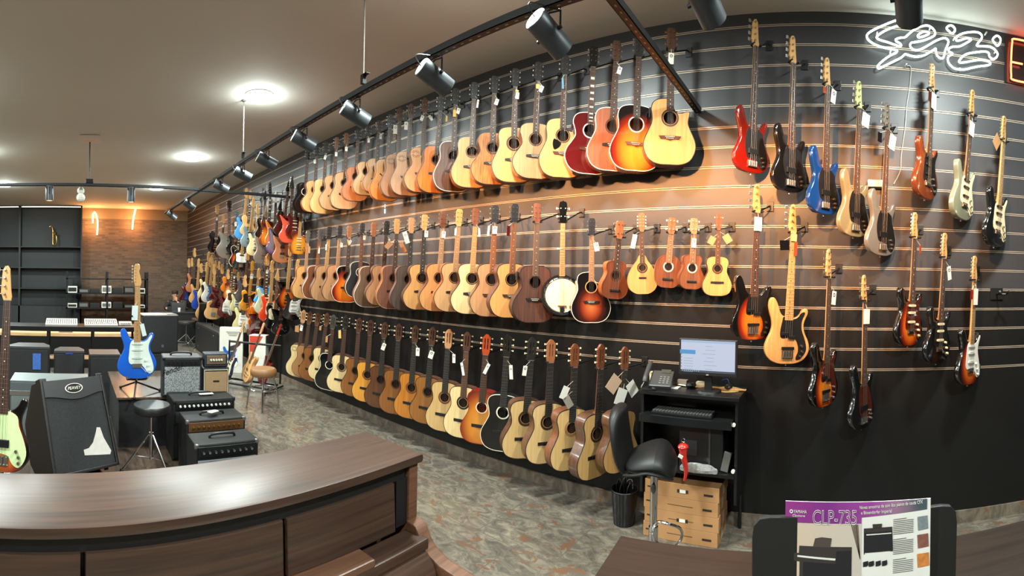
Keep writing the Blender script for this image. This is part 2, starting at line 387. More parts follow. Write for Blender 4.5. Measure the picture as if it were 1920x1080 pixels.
def spot(label, x, y, tgt, e, ang=62, size=.055, L_=.2, straight=False, zc=None):
    p = Vector((x, y, TZ-.13 if zc is None else zc)); d = (Vector(tgt)-p).normalized()
    q = Vector((0, 0, -1)).rotation_difference(d).to_matrix()
    t = thing('track_spotlight', label, 'spotlight', (x, y, TZ-.02))
    o = p-t.location
    Rm = q.to_4x4()
    m = MB().lathe([(.0, L_/2), (size, L_/2), (size+.002, L_/2-.006), (size+.002, -L_/2), (size-.006, -L_/2), (size-.006, -L_/2+.03), (.0, -L_/2+.035)], seg=24, rot=q); c = m.obj('can', CAN, t); c.location = o
    m = MB().lathe([(.0, L_/2+.004), (size-.004, L_/2+.003), (size-.003, L_/2-.002)], seg=24, rot=q); c = m.obj('rear_cap', CANCAP, t); c.location = o
    m = MB().lathe([(.0, -L_/2+.032), (size-.008, -L_/2+.032), (size-.008, -L_/2+.026), (.0, -L_/2+.024)], seg=24, rot=q); c = m.obj('lens', LENSE, t); c.location = o
    ax = q @ Vector((1, 0, 0)); m = MB()
    for s_ in (-1, 1):
        e_ = o+ax*s_*(size+.012); m.cyl(e_-ax*s_*.012, e_+ax*s_*.006, .009, seg=8); m.tube([e_, Vector((e_.x, e_.y, -.02)), Vector((0, 0, -.008))], .005, 6)
    m.obj('bracket', BLACKM, t)
    m = MB().tube(catmull([tuple(o+q @ Vector((0, 0, L_/2))), tuple(o+q @ Vector((0, .05, L_/2+.05))), (.03, 0, .0), (.06, 0, -.0)], 6, False), .003, 6); m.obj('cable', BLACKP, t)
    l = alight('spot_beam', 'SPOT', p+d*(L_/2+.01), e, WARM, spot_size=math.radians(ang), spot_blend=.7, shadow_soft_size=.035)
    l.rotation_euler = Vector((0, 0, -1)).rotation_difference(d).to_euler()
sx = [-5.87, -5.08, -4.39, -3.59, -2.81, -2.0, -1.23, -.5, .31]
sl = ['dark track spotlight, farthest of the row aimed at the guitar wall', 'dark track spotlight, second from the far junction of the row', 'dark track spotlight above the far electric guitars, third from the junction', 'dark track spotlight just left of the left hanging rod end of the acoustics',
      'dark track spotlight with pale cap left of the middle hanging rod', 'dark track spotlight with pale cap right of the middle hanging rod', 'largest dark track spotlight with pale round cap above the acoustics', 'dark track spotlight by the top of the perforated cross rail', 'dark track spotlight above the neon sign']
ex = [.38, .38, .38, .42, .5, .62, .8, .98, .5]
for x, l_, e_ in zip(sx, sl, ex):
    spot(l_, x, TY+.02, (x+.38, 3.4, 2.1), LE[1]*e_, 66)
for x, e_ in ((-7.6, .45), (-9.0, .45)):
    spot(f'dark track spotlight beyond the junction, {"nearer" if x > -8 else "farther"} of the two', x, TY+.02, (x+.3, 3.4, 1.7), LE[1]*e_)
spot('lit downlight can left of the white double globe', -6.85, -.37, (-6.85, -.37, 0), LE[1]*.5)
spot('downlight can right of the white double globe', -6.85, .8, (-6.85, .8, 0), LE[1]*.5)
w = bpy.data.worlds.new('world'); S.world = w; w.use_nodes = True
w.node_tree.nodes['Background'].inputs[0].default_value = (.8, .8, .8, 1); w.node_tree.nodes['Background'].inputs[1].default_value = .0
# ---------------------------------------------------------------- neon signs
def neon(name, label, loops, Y, r, m, back=None, s=5.647, ox=1580., oy=0.):
    P = [[atY(ox+x/s, oy+y/s, Y) for x, y in lp] for lp in loops]
    c = sum(P[0], Vector())/len(P[0]); c.y = Y
    t = thing(name, label, 'neon sign', c)
    for lp in P: MB().tube(catmull([tuple(p-c) for p in lp], 4, True), r, 8, True).obj('neon_tube', m, t)
    return t, c
NEW = emis('neon_white', (226, 246, 240), LE[2])
s_ = [(750,265),(730,215),(690,195),(640,195),(540,225),(440,265),(340,310),(275,350),(255,385),(275,425),(330,465),(420,500),(520,520),(575,535),(560,560),(500,590),(430,640),(370,700),(385,725),(440,700),(530,655),(620,610),(660,575),(700,585),(770,600),(850,590),(910,560),(960,530),(985,515),(990,560),(1010,600),(1050,620),(1070,600),(1085,540),(1105,490),(1120,440),(1100,410),(1060,405),(990,430),(930,465),(870,500),(800,530),(750,525),(715,490),(725,455),(770,445),(850,430),(930,400),(975,370),(975,330),(940,290),(890,270),(820,285),(750,320),(700,360),(660,395),(610,400),(565,415),(565,435),(600,455),(620,480),(600,490),(540,470),(470,445),(400,425),(360,400),(380,370),(440,330),(520,295),(600,270),(680,262)]
e_ = [(795,385),(810,360),(860,335),(905,340),(910,360),(870,380),(815,395)]
d1 = [(1140,268),(1175,285),(1190,320),(1160,355),(1120,325),(1100,295)]
d2 = [(1630,378),(1665,400),(1670,440),(1640,485),(1605,450),(1590,415)]
z_ = [(1200,415),(1215,385),(1270,355),(1350,340),(1430,342),(1470,370),(1470,410),(1430,460),(1425,485),(1490,490),(1560,495),(1610,525),(1640,570),(1625,610),(1590,625),(1555,600),(1545,560),(1500,545),(1400,555),(1320,570),(1270,600),(1230,655),(1290,660),(1370,645),(1450,635),(1530,645),(1565,670),(1540,690),(1460,700),(1380,715),(1290,735),(1200,730),(1150,700),(1115,650),(1120,600),(1165,570),(1125,545),(1125,515),(1170,495),(1240,490),(1300,460),(1360,420),(1310,405),(1250,425),(1210,430)]
t, c = neon('neon_sign', 'large white neon signature lettering high on the slat wall', [s_, e_, d1, d2, z_], D-.045, .007, NEW)
m = MB()
for px, py in ((1645, 60), (1700, 120), (1745, 50), (1790, 70), (1850, 60), (1800, 128), (1868, 95), (1670, 95)):
    p = atY(px, py, D-.045)-c; MB().cyl(p, p+Vector((0, .045, 0)), .006, seg=6).obj('standoff', WHITEP, t)
CABLE = mat('clear_cable', (150, 150, 146), .3)
pts = [atY(px, py, D-.01) for px, py in ((1700, 124), (1708, 127), (1706, 160), (1700, 200), (1697, 240), (1690, 290), (1688, 320), (1676, 345))]
o = MB().tube(catmull([tuple(p) for p in pts], 5, False), .004, 6).obj('neon_cable', CABLE); tag(o, 'thin clear cable running down the wall from the white neon sign', 'cable')
p = atY(1645, 345, D-.03); o = MB().box(p, (.14, .05, .05), bev=.006).obj('transformer', mat('ps', (205, 196, 176), .45, .2)); tag(o, 'small silver power supply on the wall behind the champagne basses', 'power supply')
NEO = emis('neon_orange', (255, 96, 60), 5.)
L2 = [[(1915, 86), (1903, 88), (1899, 96), (1896, 120), (1896, 140), (1901, 150), (1915, 156)]]
P = [atY(x, y, D-.05) for x, y in [(1925, 70), (1903, 73), (1898, 80), (1896, 108), (1896, 140), (1901, 150), (1925, 158)]]
c = P[3].copy(); t = thing('neon_sign', 'orange red neon letter sign at the right end of the wall', 'neon sign', c)
RX = Vector((.24, 0, -.0)); Q = P[1:-1]
MB().tube(catmull([tuple(Q[0]-c+Vector((.2, 0, 0)))]+[tuple(p-c) for p in Q]+[tuple(Q[-1]-c+Vector((.2, 0, 0)))], 5, False), .007, 8).obj('neon_tube', NEO, t)
p = atY(1897, 116, D-.05)-c; MB().tube([p, p+Vector((.09, 0, 0))], .007, 8).obj('neon_tube', NEO, t)
MB().box((.11, .035, -.0), (.3, .008, .36)).obj('back_panel', mat('acrylic', (40, 34, 32), .2), t)
# ---------------------------------------------------------------- woods and finishes
SPR = wood('spruce', (188, 134, 78), (208, 156, 98), .32, coat=.3)
SPRL = wood('pale_spruce', (214, 182, 126), (232, 204, 152), .32, coat=.3)
CED = wood('cedar', (178, 120, 70), (206, 148, 94), .34, coat=.3)
TAN = wood('tan_top', (166, 116, 76), (188, 138, 94), .5)
MAH = wood('mahogany', (98, 54, 34), (130, 76, 48), .35, coat=.3)
MAHD = wood('dark_mahogany', (66, 42, 34), (104, 62, 46), .45, (90, 60, 4))
BRN = wood('brown_wood', (96, 70, 52), (122, 92, 68), .5)
KOA = wood('koa', (120, 66, 32), (196, 126, 66), .3, (38, 30, 5), .4, .6)
WAL = wood('dark_walnut', (66, 40, 26), (108, 66, 40), .3, (50, 40, 3), .4)
ORG = wood('orange_top', (196, 100, 42), (222, 130, 62), .18, coat=.8)
ORH = wood('orange_head', (140, 82, 50), (166, 104, 66), .4)
AMB = wood('amber_cedar', (176, 104, 36), (200, 128, 50), .2, coat=.8)
AMBD = wood('brown_cedar', (120, 72, 34), (146, 92, 46), .25, coat=.6)
YEL = wood('yellow_cedar', (206, 136, 48), (222, 156, 64), .2, coat=.8)
ROSE = wood('rosewood', (54, 32, 24), (84, 52, 38), .4)
EBO = wood('ebony', (26, 23, 23), (42, 36, 34), .4)
FRETW = mat('fret_wire', (120, 116, 108), .45, .5)
STRW = mat('string_steel', (120, 117, 110), .4, .6)
MAPLE = wood('maple', (190, 138, 80), (210, 160, 100), .3, coat=.4)
SIDE = wood('rosewood_side', (74, 46, 32), (108, 70, 48), .3, coat=.3)
SIDEM = wood('mahogany_side', (136, 74, 36), (168, 98, 54), .3, coat=.3)
def lac(n, rgb, rough=.14, metal=0.): return mat('lacquer_'+n, rgb, rough, metal, .03, 8., coat=1.)
BLK = lac('black', (14, 14, 15)); RED = lac('red', (150, 26, 14), .12); BLU = lac('blue', (20, 66, 132), .16, .3); GLD = lac('champagne', (176, 160, 118), .24, .6)
SIL = lac('silver', (150, 144, 134), .24, .6); COP = lac('copper', (140, 68, 34), .22, .5); CRM = lac('cream', (232, 206, 150)); WHT = lac('white', (226, 220, 206))
NAT = wood('natural_gloss', (200, 146, 86), (220, 168, 108), .2, coat=.8); GRY = lac('grey', (128, 122, 116), .3, .3); TEAL = lac('teal', (60, 92, 96)); CORAL = lac('coral', (224, 84, 60)); SEA = lac('seafoam', (176, 206, 168)); SKY = lac('sky_blue', (66, 140, 200)); ORR = lac('red_orange', (232, 66, 30)); MRN = lac('maroon', (84, 18, 18)); BUT = lac('butterscotch', (214, 142, 34)); OLV = lac('vintage_white', (206, 196, 140)); DNM = lac('denim', (58, 62, 70), .4); LBLU = lac('pale_blue', (112, 136, 148)); NAVY = lac('navy', (20, 44, 100)); PEARL = lac('pearl', (150, 156, 130), .2, .4)
WINE = lac('wine', (78, 12, 14)); DBRN = lac('dark_brown', (60, 36, 26), .3); BLUE2 = lac('deep_blue', (26, 70, 160))
SB = burst('sunburst_three', [(.0, (236, 150, 40)), (.45, (224, 110, 26)), (.68, (160, 36, 12)), (.85, (20, 10, 8)), (1., (12, 10, 10))])
SBW = burst('sunburst_wide', [(.0, (240, 150, 44)), (.5, (230, 110, 30)), (.75, (150, 34, 12)), (.95, (16, 10, 9))], .17, .215, .29)
SBE = burst('electric_sunburst', [(.0, (226, 140, 36)), (.42, (214, 98, 22)), (.62, (130, 30, 10)), (.78, (12, 9, 8))], .15, .17, .24)
SBB = burst('bass_sunburst', [(.0, (222, 130, 32)), (.38, (214, 106, 26)), (.56, (140, 36, 12)), (.72, (12, 9, 8))], .14, .18, .27)
SBG = burst('gold_burst', [(.0, (230, 160, 50)), (.6, (214, 134, 36)), (.9, (130, 50, 20)), (1., (90, 30, 14))], .15, .17, .24)
SBC = burst('classical_burst', [(.0, (226, 152, 62)), (.55, (208, 124, 40)), (.85, (150, 60, 22)), (1., (110, 34, 18))], .19, .2, .3)
TORT = mat('tortoiseshell', (70, 26, 16), .2, var=.7, vscale=60., coat=.6)
# ---------------------------------------------------------------- outlines (x, z), z = 0 at the strap button
OUT = {}
hd = [(0, 0), (.09, .004), (.16, .04), (.197, .115), (.195, .185), (.160, .265), (.139, .32), (.140, .37), (.146, .42), (.13, .47), (.085, .496), (.0, .505)]
hc = [(0, 0), (.08, .003), (.15, .035), (.183, .105), (.178, .17), (.142, .245), (.12, .30), (.127, .36), (.139, .405), (.125, .455), (.08, .48), (.0, .487)]
ho = [(0, 0), (.09, .004), (.16, .04), (.2, .12), (.19, .19), (.142, .265), (.12, .31), (.13, .365), (.144, .41), (.13, .46), (.085, .488), (.0, .497)]
def cutaway(half, top): 
    h = [p for p in half if p[1] < .34]
    right = h+[(.146, .375), (.150, .405), (.128, .412), (.09, .398), (.05, .402), (.028, .43), (.026, top-.01), (0, top)]
    left = [(-x, z) for x, z in half[::-1] if x > 1e-6]
    return right+left
OUT['dread'] = sym(hd); OUT['classical'] = sym(hc); OUT['om'] = sym(ho)
OUT['dreadc'] = cutaway(hd, .505); OUT['omc'] = cutaway(ho, .497); OUT['classicalc'] = cutaway(hc, .487)
OUT['teardrop'] = sym([(0, 0), (.07, .006), (.13, .05), (.15, .12), (.14, .19), (.10, .27), (.055, .33), (.03, .38), (0, .39)])
OUT['pine'] = sym([(0, 0), (.05, .004), (.085, .04), (.097, .1), (.092, .16), (.072, .205), (.035, .232), (0, .236)])
OUT['uke'] = sym([(0, 0), (.05, .003), (.085, .03), (.096, .07), (.09, .105), (.07, .145), (.064, .175), (.072, .205), (.068, .235), (.04, .25), (0, .254)])
OUT['strat'] = [(0,0),(.06,.004),(.115,.03),(.15,.08),(.158,.13),(.14,.18),(.115,.22),(.106,.255),(.113,.29),(.128,.32),(.137,.345),(.135,.365),(.12,.375),(.102,.365),(.088,.34),(.07,.318),(.045,.308),(.028,.31),(0,.31),(-.028,.318),(-.045,.322),(-.062,.335),(-.075,.36),(-.088,.388),(-.103,.405),(-.12,.408),(-.134,.395),(-.138,.37),(-.13,.335),(-.117,.30),(-.108,.26),(-.114,.225),(-.135,.185),(-.155,.14),(-.16,.095),(-.145,.05),(-.11,.02),(-.06,.004)]
OUT['pbass'] = [(0,0),(.06,.003),(.12,.025),(.158,.07),(.168,.12),(.155,.17),(.132,.215),(.118,.26),(.12,.30),(.134,.335),(.145,.365),(.143,.39),(.125,.402),(.105,.39),(.09,.362),(.07,.342),(.045,.332),(.028,.335),(0,.335),(-.028,.34),(-.048,.348),(-.065,.37),(-.08,.41),(-.097,.45),(-.118,.472),(-.138,.468),(-.15,.44),(-.15,.40),(-.138,.355),(-.124,.31),(-.12,.265),(-.132,.22),(-.155,.17),(-.168,.12),(-.158,.07),(-.12,.025),(-.06,.003)]
OUT['mmbass'] = [(0,0),(.055,.003),(.11,.022),(.148,.065),(.158,.115),(.145,.165),(.12,.21),(.106,.255),(.107,.295),(.12,.33),(.132,.36),(.133,.385),(.118,.396),(.1,.387),(.086,.36),(.066,.34),(.045,.33),(.028,.33),(0,.33),(-.028,.335),(-.045,.345),(-.06,.37),(-.073,.41),(-.088,.452),(-.107,.476),(-.127,.472),(-.14,.445),(-.139,.40),(-.127,.355),(-.112,.305),(-.108,.26),(-.12,.215),(-.145,.165),(-.16,.115),(-.15,.062),(-.11,.02),(-.055,.003)]
OUT['tele'] = [(0, 0), (.09, .008), (.145, .06), (.155, .12), (.13, .19), (.11, .24), (.115, .29), (.135, .33), (.125, .362), (.085, .35), (.045, .32), (0, .31), (-.035, .33), (-.06, .372), (-.10, .382), (-.135, .355), (-.135, .30), (-.115, .24), (-.13, .18), (-.158, .12), (-.145, .05), (-.08, .006)]
OUT['lespaul'] = [(0, 0), (.1, .012), (.158, .075), (.165, .135), (.135, .2), (.115, .25), (.125, .30), (.142, .34), (.12, .365), (.08, .35), (.04, .325), (0, .33), (-.03, .40), (-.08, .435), (-.13, .41), (-.145, .36), (-.125, .29), (-.115, .25), (-.14, .19), (-.168, .13), (-.155, .065), (-.1, .01)]
OUT['semi'] = sym([(0, 0), (.1, .008), (.17, .06), (.2, .13), (.185, .19), (.14, .25), (.125, .30), (.145, .36), (.16, .41), (.14, .44), (.09, .41), (.045, .37), (0, .36)])
OUT['sg'] = [(0, 0), (.1, .01), (.155, .07), (.16, .13), (.12, .2), (.11, .26), (.14, .34), (.16, .385), (.12, .37), (.06, .32), (0, .31), (-.06, .325), (-.12, .38), (-.16, .395), (-.14, .34), (-.11, .26), (-.12, .2), (-.16, .13), (-.155, .07), (-.1, .01)]
OUT['super'] = [(0, 0), (.09, .012), (.145, .06), (.155, .12), (.125, .19), (.105, .24), (.115, .30), (.15, .37), (.12, .365), (.06, .31), (0, .3), (-.04, .32), (-.08, .37), (-.13, .43), (-.155, .44), (-.14, .36), (-.112, .27), (-.12, .2), (-.155, .13), (-.145, .06), (-.08, .01)]
OUT['explorer'] = [(0, .03), (.12, .0), (.21, .01), (.16, .1), (.11, .2), (.1, .25), (.16, .36), (.13, .37), (.05, .32), (0, .31), (-.05, .32), (-.14, .36), (-.16, .34), (-.11, .22), (-.2, .08), (-.19, .05), (-.1, .05)]
OUT['bite'] = [(0,0),(.07,.004),(.125,.03),(.188,.095),(.165,.14),(.125,.195),(.108,.25),(.104,.30),(.08,.332),(.03,.338),(0,.338),(-.05,.335),(-.1,.31),(-.118,.26),(-.122,.20),(-.152,.145),(-.160,.09),(-.13,.03),(-.065,.003)]
SHARP = ('explorer',)
SPEC = {  # body length, nut z, head length, depth, bridge z, hole (z, r), neck end z (where neck leaves body), half width
 'dread': (.505, .865, .175, .11, .205, (.355, .051), .505, .2), 'om': (.497, .86, .175, .105, .20, (.35, .05), .497, .2),
 'classical': (.487, .812, .19, .098, .165, (.335, .044), .487, .185), 'teardrop': (.39, .62, .19, .07, .16, (.26, .036), .39, .15),
 'pine': (.236, .385, .12, .06, .06, (.15, .026), .236, .098), 'uke': (.254, .40, .12, .062, .055, (.155, .027), .254, .096),
 'strat': (.41, .755, .19, .044, .105, None, .315, .16), 'tele': (.382, .75, .185, .044, .10, None, .31, .158), 'pbass': (.47, .93, .215, .044, .07, None, .335, .168),
 'mmbass': (.475, .93, .2, .044, .065, None, .33, .16), 'lespaul': (.435, .76, .19, .05, .13, None, .34, .168), 'semi': (.44, .76, .19, .06, .13, None, .36, .2), 'sg': (.395, .77, .19, .036, .13, None, .31, .16),
 'bite': (.338, .80, .2, .07, .09, None, .33, .17), 'super': (.44, .74, .2, .042, .1, None, .3, .158), 'explorer': (.37, .75, .2, .044, .12, None, .31, .2)}
MC = {}
def cached(key, fn):
    if key not in MC: MC[key] = fn()
    return MC[key]
def base_of(t): return t[:-1] if t in ('dreadc', 'omc', 'classicalc') else t
def outline(t):
    return cached(('out', t), lambda: catmull(OUT[t], 1 if t in SHARP else 4))
def inset(o, d):
    n = len(o); r = []
    for i in range(n):
        a, b, c = o[i-1], o[i], o[(i+1) % n]; tx, tz = c[0]-a[0], c[1]-a[1]; l = math.hypot(tx, tz) or 1
        r.append((b[0]-tz/l*d, b[1]+tx/l*d))
    return r
def me_body(t):
    ac = base_of(t) in ('dread', 'om', 'classical', 'teardrop', 'pine', 'uke'); bl, nz, hl, dp, bz, hole, nj, hw = SPEC[base_of(t)]
    o = outline(t); m = MB()
    if ac:
        m.wall(o, .0, dp); t2 = MB(); m.flat(o, dp)
        me = m.mesh('body', True); return me
    m.prism(o, 0, dp, .007, 3); return m.mesh('body', True)
def me_top(t):
    bl, nz, hl, dp, bz, hole, nj, hw = SPEC[base_of(t)]
    return MB().flat(inset(outline(t), .003), -.001, [circ(0, hole[0], hole[1])] if hole else []).mesh('soundboard', False)
def me_bind(t):
    dp = SPEC[base_of(t)][3]; o = outline(t); return MB().flat(inset(o, -.0012), -.002, [inset(o, .004)], .006).mesh('binding', False)
def me_rosette(t, w=.012):
    h = SPEC[base_of(t)][5]; return MB().ring(0, h[0], h[1]+.003, h[1]+w, -.0018, -.0008).mesh('rosette', False)
def nw(t): return {'classical': (.026, .031), 'uke': (.018, .022), 'pine': (.018, .022), 'teardrop': (.02, .025), 'pbass': (.02, .031), 'mmbass': (.02, .031)}.get(t, (.0215, .028))
def me_neck(t):
    bl, nz, hl, dp, bz, hole, nj, hw = SPEC[t]; w0, w1 = nw(t); m = MB(); zs = [nz, nj+.02, nj-.02]; bm = m.bm; rings = []
    for z, w, d in ((nz, w0, .014), (nj+.06, w1*.97, .017), (nj+.015, w1, .024), (nj-(.0 if hole else .0), w1, min(dp, .05))):
        rings.append([bm.verts.new((w*math.cos(PI*k/8+PI), .0+d*math.sin(PI*k/8), z)) for k in range(9)])
    for a, b in zip(rings, rings[1:]):
        for k in range(8): bm.faces.new((a[k], b[k], b[k+1], a[k+1]))
        bm.faces.new((a[8], b[8], b[0], a[0]))
    bm.faces.new(rings[0]); bm.faces.new(rings[-1][::-1])
    bmesh.ops.recalc_face_normals(bm, faces=bm.faces[:])
    return m.mesh('neck', True)
def fb_end(t):
    bl, nz, hl, dp, bz, hole, nj, hw = SPEC[t]
    return (hole[0]+hole[1]+.004) if hole else {'pbass': nj-.02, 'mmbass': nj-.02}.get(t, nj-.04)
def me_board(t):
    nz = SPEC[t][1]; w0, w1 = nw(t); e = fb_end(t); up = .006
    return MB().prism([(-w0, nz), (-w1, e), (w1, e), (w0, nz)], -up-.001, 0.0)
def me_frets(t):
    bl, nz, hl, dp, bz, hole, nj, hw = SPEC[t]; w0, w1 = nw(t); e = fb_end(t); m = MB(); sc = nz-bz
    m.box((0, -.0085, nz+.002), (2*w0, .005, .005))
    for n in range(1, 24):
        z = nz-sc*(1-2**(-n/12)); 
        if z < e+.004: break
        w = w0+(w1-w0)*(nz-z)/(nz-e); m.box((0, -.0076, z), (2*w*.98, .0012, .0015))
    return m
def me_dots(t, block):
    bl, nz, hl, dp, bz, hole, nj, hw = SPEC[t]; e = fb_end(t); m = MB(); sc = nz-bz
    for n in (3, 5, 7, 9, 12, 15, 17, 19):
        z = nz-sc*(1-2**(-(n-.5)/12))
        if z < e+.01: break
        if block: m.box((0, -.0073, z), (.03, .001, sc*2**(-n/12)*.035))
        else: m.cyl((0, -.0078, z), (0, -.007, z), .0032, seg=8)
    return m
def me_strings(t, n):
    bl, nz, hl, dp, bz, hole, nj, hw = SPEC[t]; w0, w1 = nw(t); m = MB()
    for k in range(n):
        u = (k-(n-1)/2)/((n-1)/2)*.82
        m.cyl((u*w0, -.011, nz), (u*w1, -.013, bz), .0006 if n > 4 else .001, seg=4, caps=False)
    return m.mesh('strings', False)
HEADS = {
 'three': lambda w, h: [(-w, 0), (-w*1.35, h*.18), (-w*1.5, h*.85), (-w*1.1, h*.98), (0, h*1.0), (w*1.1, h*.98), (w*1.5, h*.85), (w*1.35, h*.18), (w, 0)],
 'slot': lambda w, h: [(-w, 0), (-w*1.3, h*.2), (-w*1.38, h*.84), (-w*.9, h*.9), (-w*.5, h*.98), (0, h), (w*.5, h*.98), (w*.9, h*.9), (w*1.38, h*.84), (w*1.3, h*.2), (w, 0)],
 'fender': lambda w, h: [(-w, 0), (-w*1.15, h*.12), (-w*1.5, h*.3), (-w*1.3, h*.86), (-w*.8, h*.98), (w*.0, h*1.0), (w*.75, h*.93), (w*.9, h*.8), (w*.5, h*.66), (w*1.3, h*.3), (w*1.45, h*.16), (w, 0)],
 'bass': lambda w, h: [(-w, 0), (-w*1.5, h*.14), (-w*1.9, h*.24), (-w*1.6, h*.86), (-w*1.0, h*.98), (-w*.2, h), (w*.4, h*.9), (w*.9, h*.3), (w*1.2, h*.12), (w, 0)],
 'ball': lambda w, h: [(-w, 0), (-w*1.2, h*.15), (-w*1.25, h*.7), (-w*.8, h*.9), (0, h), (w*.8, h*.92), (w*1.3, h*.7), (w*1.2, h*.15), (w, 0)],
 'point': lambda w, h: [(-w, 0), (-w*1.7, h*.2), (-w*.2, h), (w*.2, h*.96), (w*1.0, h*.25), (w, 0)],
 'lp': lambda w, h: [(-w, 0), (-w*1.2, h*.1), (-w*1.8, h*.88), (-w*1.0, h*.96), (-w*.4, h), (0, h*.95), (w*.4, h), (w*1.0, h*.96), (w*1.8, h*.88), (w*1.2, h*.1), (w, 0)],
}
def me_head(t, hd_):
    bl, nz, hl, *_ = SPEC[t]; w0 = nw(t)[0]; o = [(x, z+nz) for x, z in HEADS[hd_](w0+.001, hl)]
    m = MB()
    if hd_ == 'slot':
        s1 = [[(sx*.0125-.0045, nz+hl*.28), (sx*.0125+.0045, nz+hl*.28), (sx*.0125+.0045, nz+hl*.8), (sx*.0125-.0045, nz+hl*.8)] for sx in (-1, 1)]
        m.flat(o, -.006, s1, .018)
    else: m.prism(o, -.005, .010, .001, 1)
    return m.mesh('headstock', False)
def pegs(t, hd_, n):
    bl, nz, hl, *_ = SPEC[t]; w0 = nw(t)[0]; r = []
    if hd_ in ('fender', 'bass', 'point'):
        for k in range(n):
            f_ = .2+.68*k/(n-1); r.append((-1, -(w0*(1.4 if hd_ != 'bass' else 1.75))+(.008 if hd_ == 'point' else 0)*0+(k*.0035 if hd_ == 'point' else 0), nz+hl*f_))
    else:
        k3 = n//2 if hd_ != 'mm' else n
        for s_ in (-1, 1):
            for k in range(k3): r.append((s_, s_*w0*1.4, nz+hl*(.3+.5*k/max(1, k3-1))))
    return r
def me_peg(style):
    """one machine head: post, shaft and button, pointing to -x"""
    m = MB()
    if style == 'bass':
        m.cyl((.018, -.008, 0), (.018, -.022, 0), .0075, .006, 10).cyl((.01, .004, 0), (-.016, .004, 0), .003, seg=6); m.box((-.025, .004, 0), (.02, .004, .024), bev=.0018)
    elif style == 'slot':
        m.cyl((.02, .003, 0), (-.004, .003, 0), .0028, seg=6).cyl((-.002, .003, 0), (-.012, .003, 0), .002, seg=6); m.box((-.016, .003, 0), (.009, .012, .013), bev=.002); m.cyl((.006, .003, 0), (.02, .003, 0), .0045, seg=8)
    else:
        m.cyl((.012, -.006, 0), (.012, -.015, 0), .0036, .003, 8).cyl((.008, .004, 0), (-.009, .004, 0), .002, seg=6); m.box((-.014, .004, 0), (.01, .006, .014), bev=.002)
    return m.mesh('tuning_peg', False)
def me_bridge(t, kind):
    bl, nz, hl, dp, bz, hole, nj, hw = SPEC[t]; m = MB()
    if kind == 'classical': m.box((0, -.005, bz), (.085, .009, .028), bev=.002).box((-.062, -.0035, bz), (.04, .004, .026)).box((.062, -.0035, bz), (.04, .004, .026)); m.box((0, -.0105, bz+.008), (.075, .004, .003))
    elif kind == 'small': m.box((0, -.004, bz), (.075, .007, .016), bev=.002)
    elif kind == 'modern': m.prism([(-.085, bz+.012), (-.07, bz-.012), (-.03, bz-.012), (0, bz-.022), (.03, bz-.012), (.07, bz-.012), (.085, bz+.012), (.03, bz+.014), (-.03, bz+.014)], -.009, -.001, .001, 1)
    else:
        m.prism([(-.08, bz-.01), (-.03, bz-.016), (.03, bz-.016), (.08, bz-.01), (.08, bz+.008), (.03, bz+.015), (-.03, bz+.015), (-.08, bz+.008)], -.009, -.001, .001, 1)
    return m.mesh('bridge', False)
def me_saddle(t):
    bl, nz, hl, dp, bz, hole, nj, hw = SPEC[t]; m = MB().box((0, -.0105, bz+.006), (.072, .004, .003))
    for k in range(6): m.cyl((-.025+.01*k, -.013, bz-.006), (-.025+.01*k, -.008, bz-.006), .0028, seg=6)
    return m.mesh('saddle', False)
def me_epg(t, kind):
    m = MB(); y0, y1 = -.0028, -.0003
    if kind == 'strat': o = [(-.03,.314),(-.055,.29),(-.062,.25),(-.066,.20),(-.07,.16),(-.06,.125),(-.03,.115),(.02,.115),(.05,.10),(.075,.065),(.10,.045),(.125,.055),(.135,.085),(.128,.13),(.11,.185),(.095,.23),(.094,.27),(.105,.305),(.122,.34),(.12,.358),(.105,.348),(.078,.312),(.045,.30),(.028,.302)]
    elif kind == 'pbass': o = [(-.04, .34), (-.05, .30), (-.06, .25), (-.06, .2), (-.04, .185), (.0, .19), (.05, .185), (.075, .14), (.08, .09), (.065, .05), (.07, .03), (.1, .04), (.135, .08), (.142, .125), (.125, .185), (.1, .25), (.1, .31), (.12, .36), (.115, .375), (.09, .365), (.06, .33), (0, .32)]
    elif kind == 'mm': o = [(-.035, .33), (-.06, .29), (-.072, .22), (-.065, .16), (-.045, .11), (0, .1), (.04, .09), (.065, .05), (.10, .035), (.13, .07), (.14, .12), (.12, .19), (.095, .25), (.085, .3), (.04, .325), (0, .32)]
    elif kind == 'tele': o = [(-.035, .33), (-.09, .32), (-.11, .29), (-.1, .23), (-.1, .18), (-.06, .155), (0, .15), (.06, .15), (.1, .16), (.105, .2), (.09, .24), (.1, .29), (.12, .335), (.09, .335), (.04, .305), (0, .3)]
    elif kind == 'egg': o = [(-.03, .33), (-.06, .28), (-.065, .2), (-.05, .11), (0, .06), (.06, .05), (.11, .08), (.12, .14), (.1, .22), (.07, .29), (.03, .33)]
    else: o = [(-.02, .30), (-.02, .2), (.03, .16), (.06, .2), (.08, .26), (.06, .3)]
    m.prism(catmull(o, 3), y0, y1); return m.mesh('pickguard', False)
def me_pick(kind):
    m = MB()
    if kind == 'single': m.prism(catmull([(-.034, -.008), (.034, -.008), (.042, 0), (.034, .008), (-.034, .008), (-.042, 0)], 3), -.009, -.001, .001, 1)
    elif kind == 'hum': m.box((0, -.005, -.009), (.072, .009, .017), bev=.002).box((0, -.005, .009), (.072, .009, .017), bev=.002)
    elif kind == 'pb': m.box((-.026, -.006, .012), (.052, .012, .022), bev=.002).box((.026, -.006, -.012), (.052, .012, .022), bev=.002)
    elif kind == 'jb': m.box((0, -.006, 0), (.094, .012, .02), bev=.002)
    else: m.box((0, -.006, 0), (.09, .012, .04), bev=.003)
    return m.mesh('pickup', False)
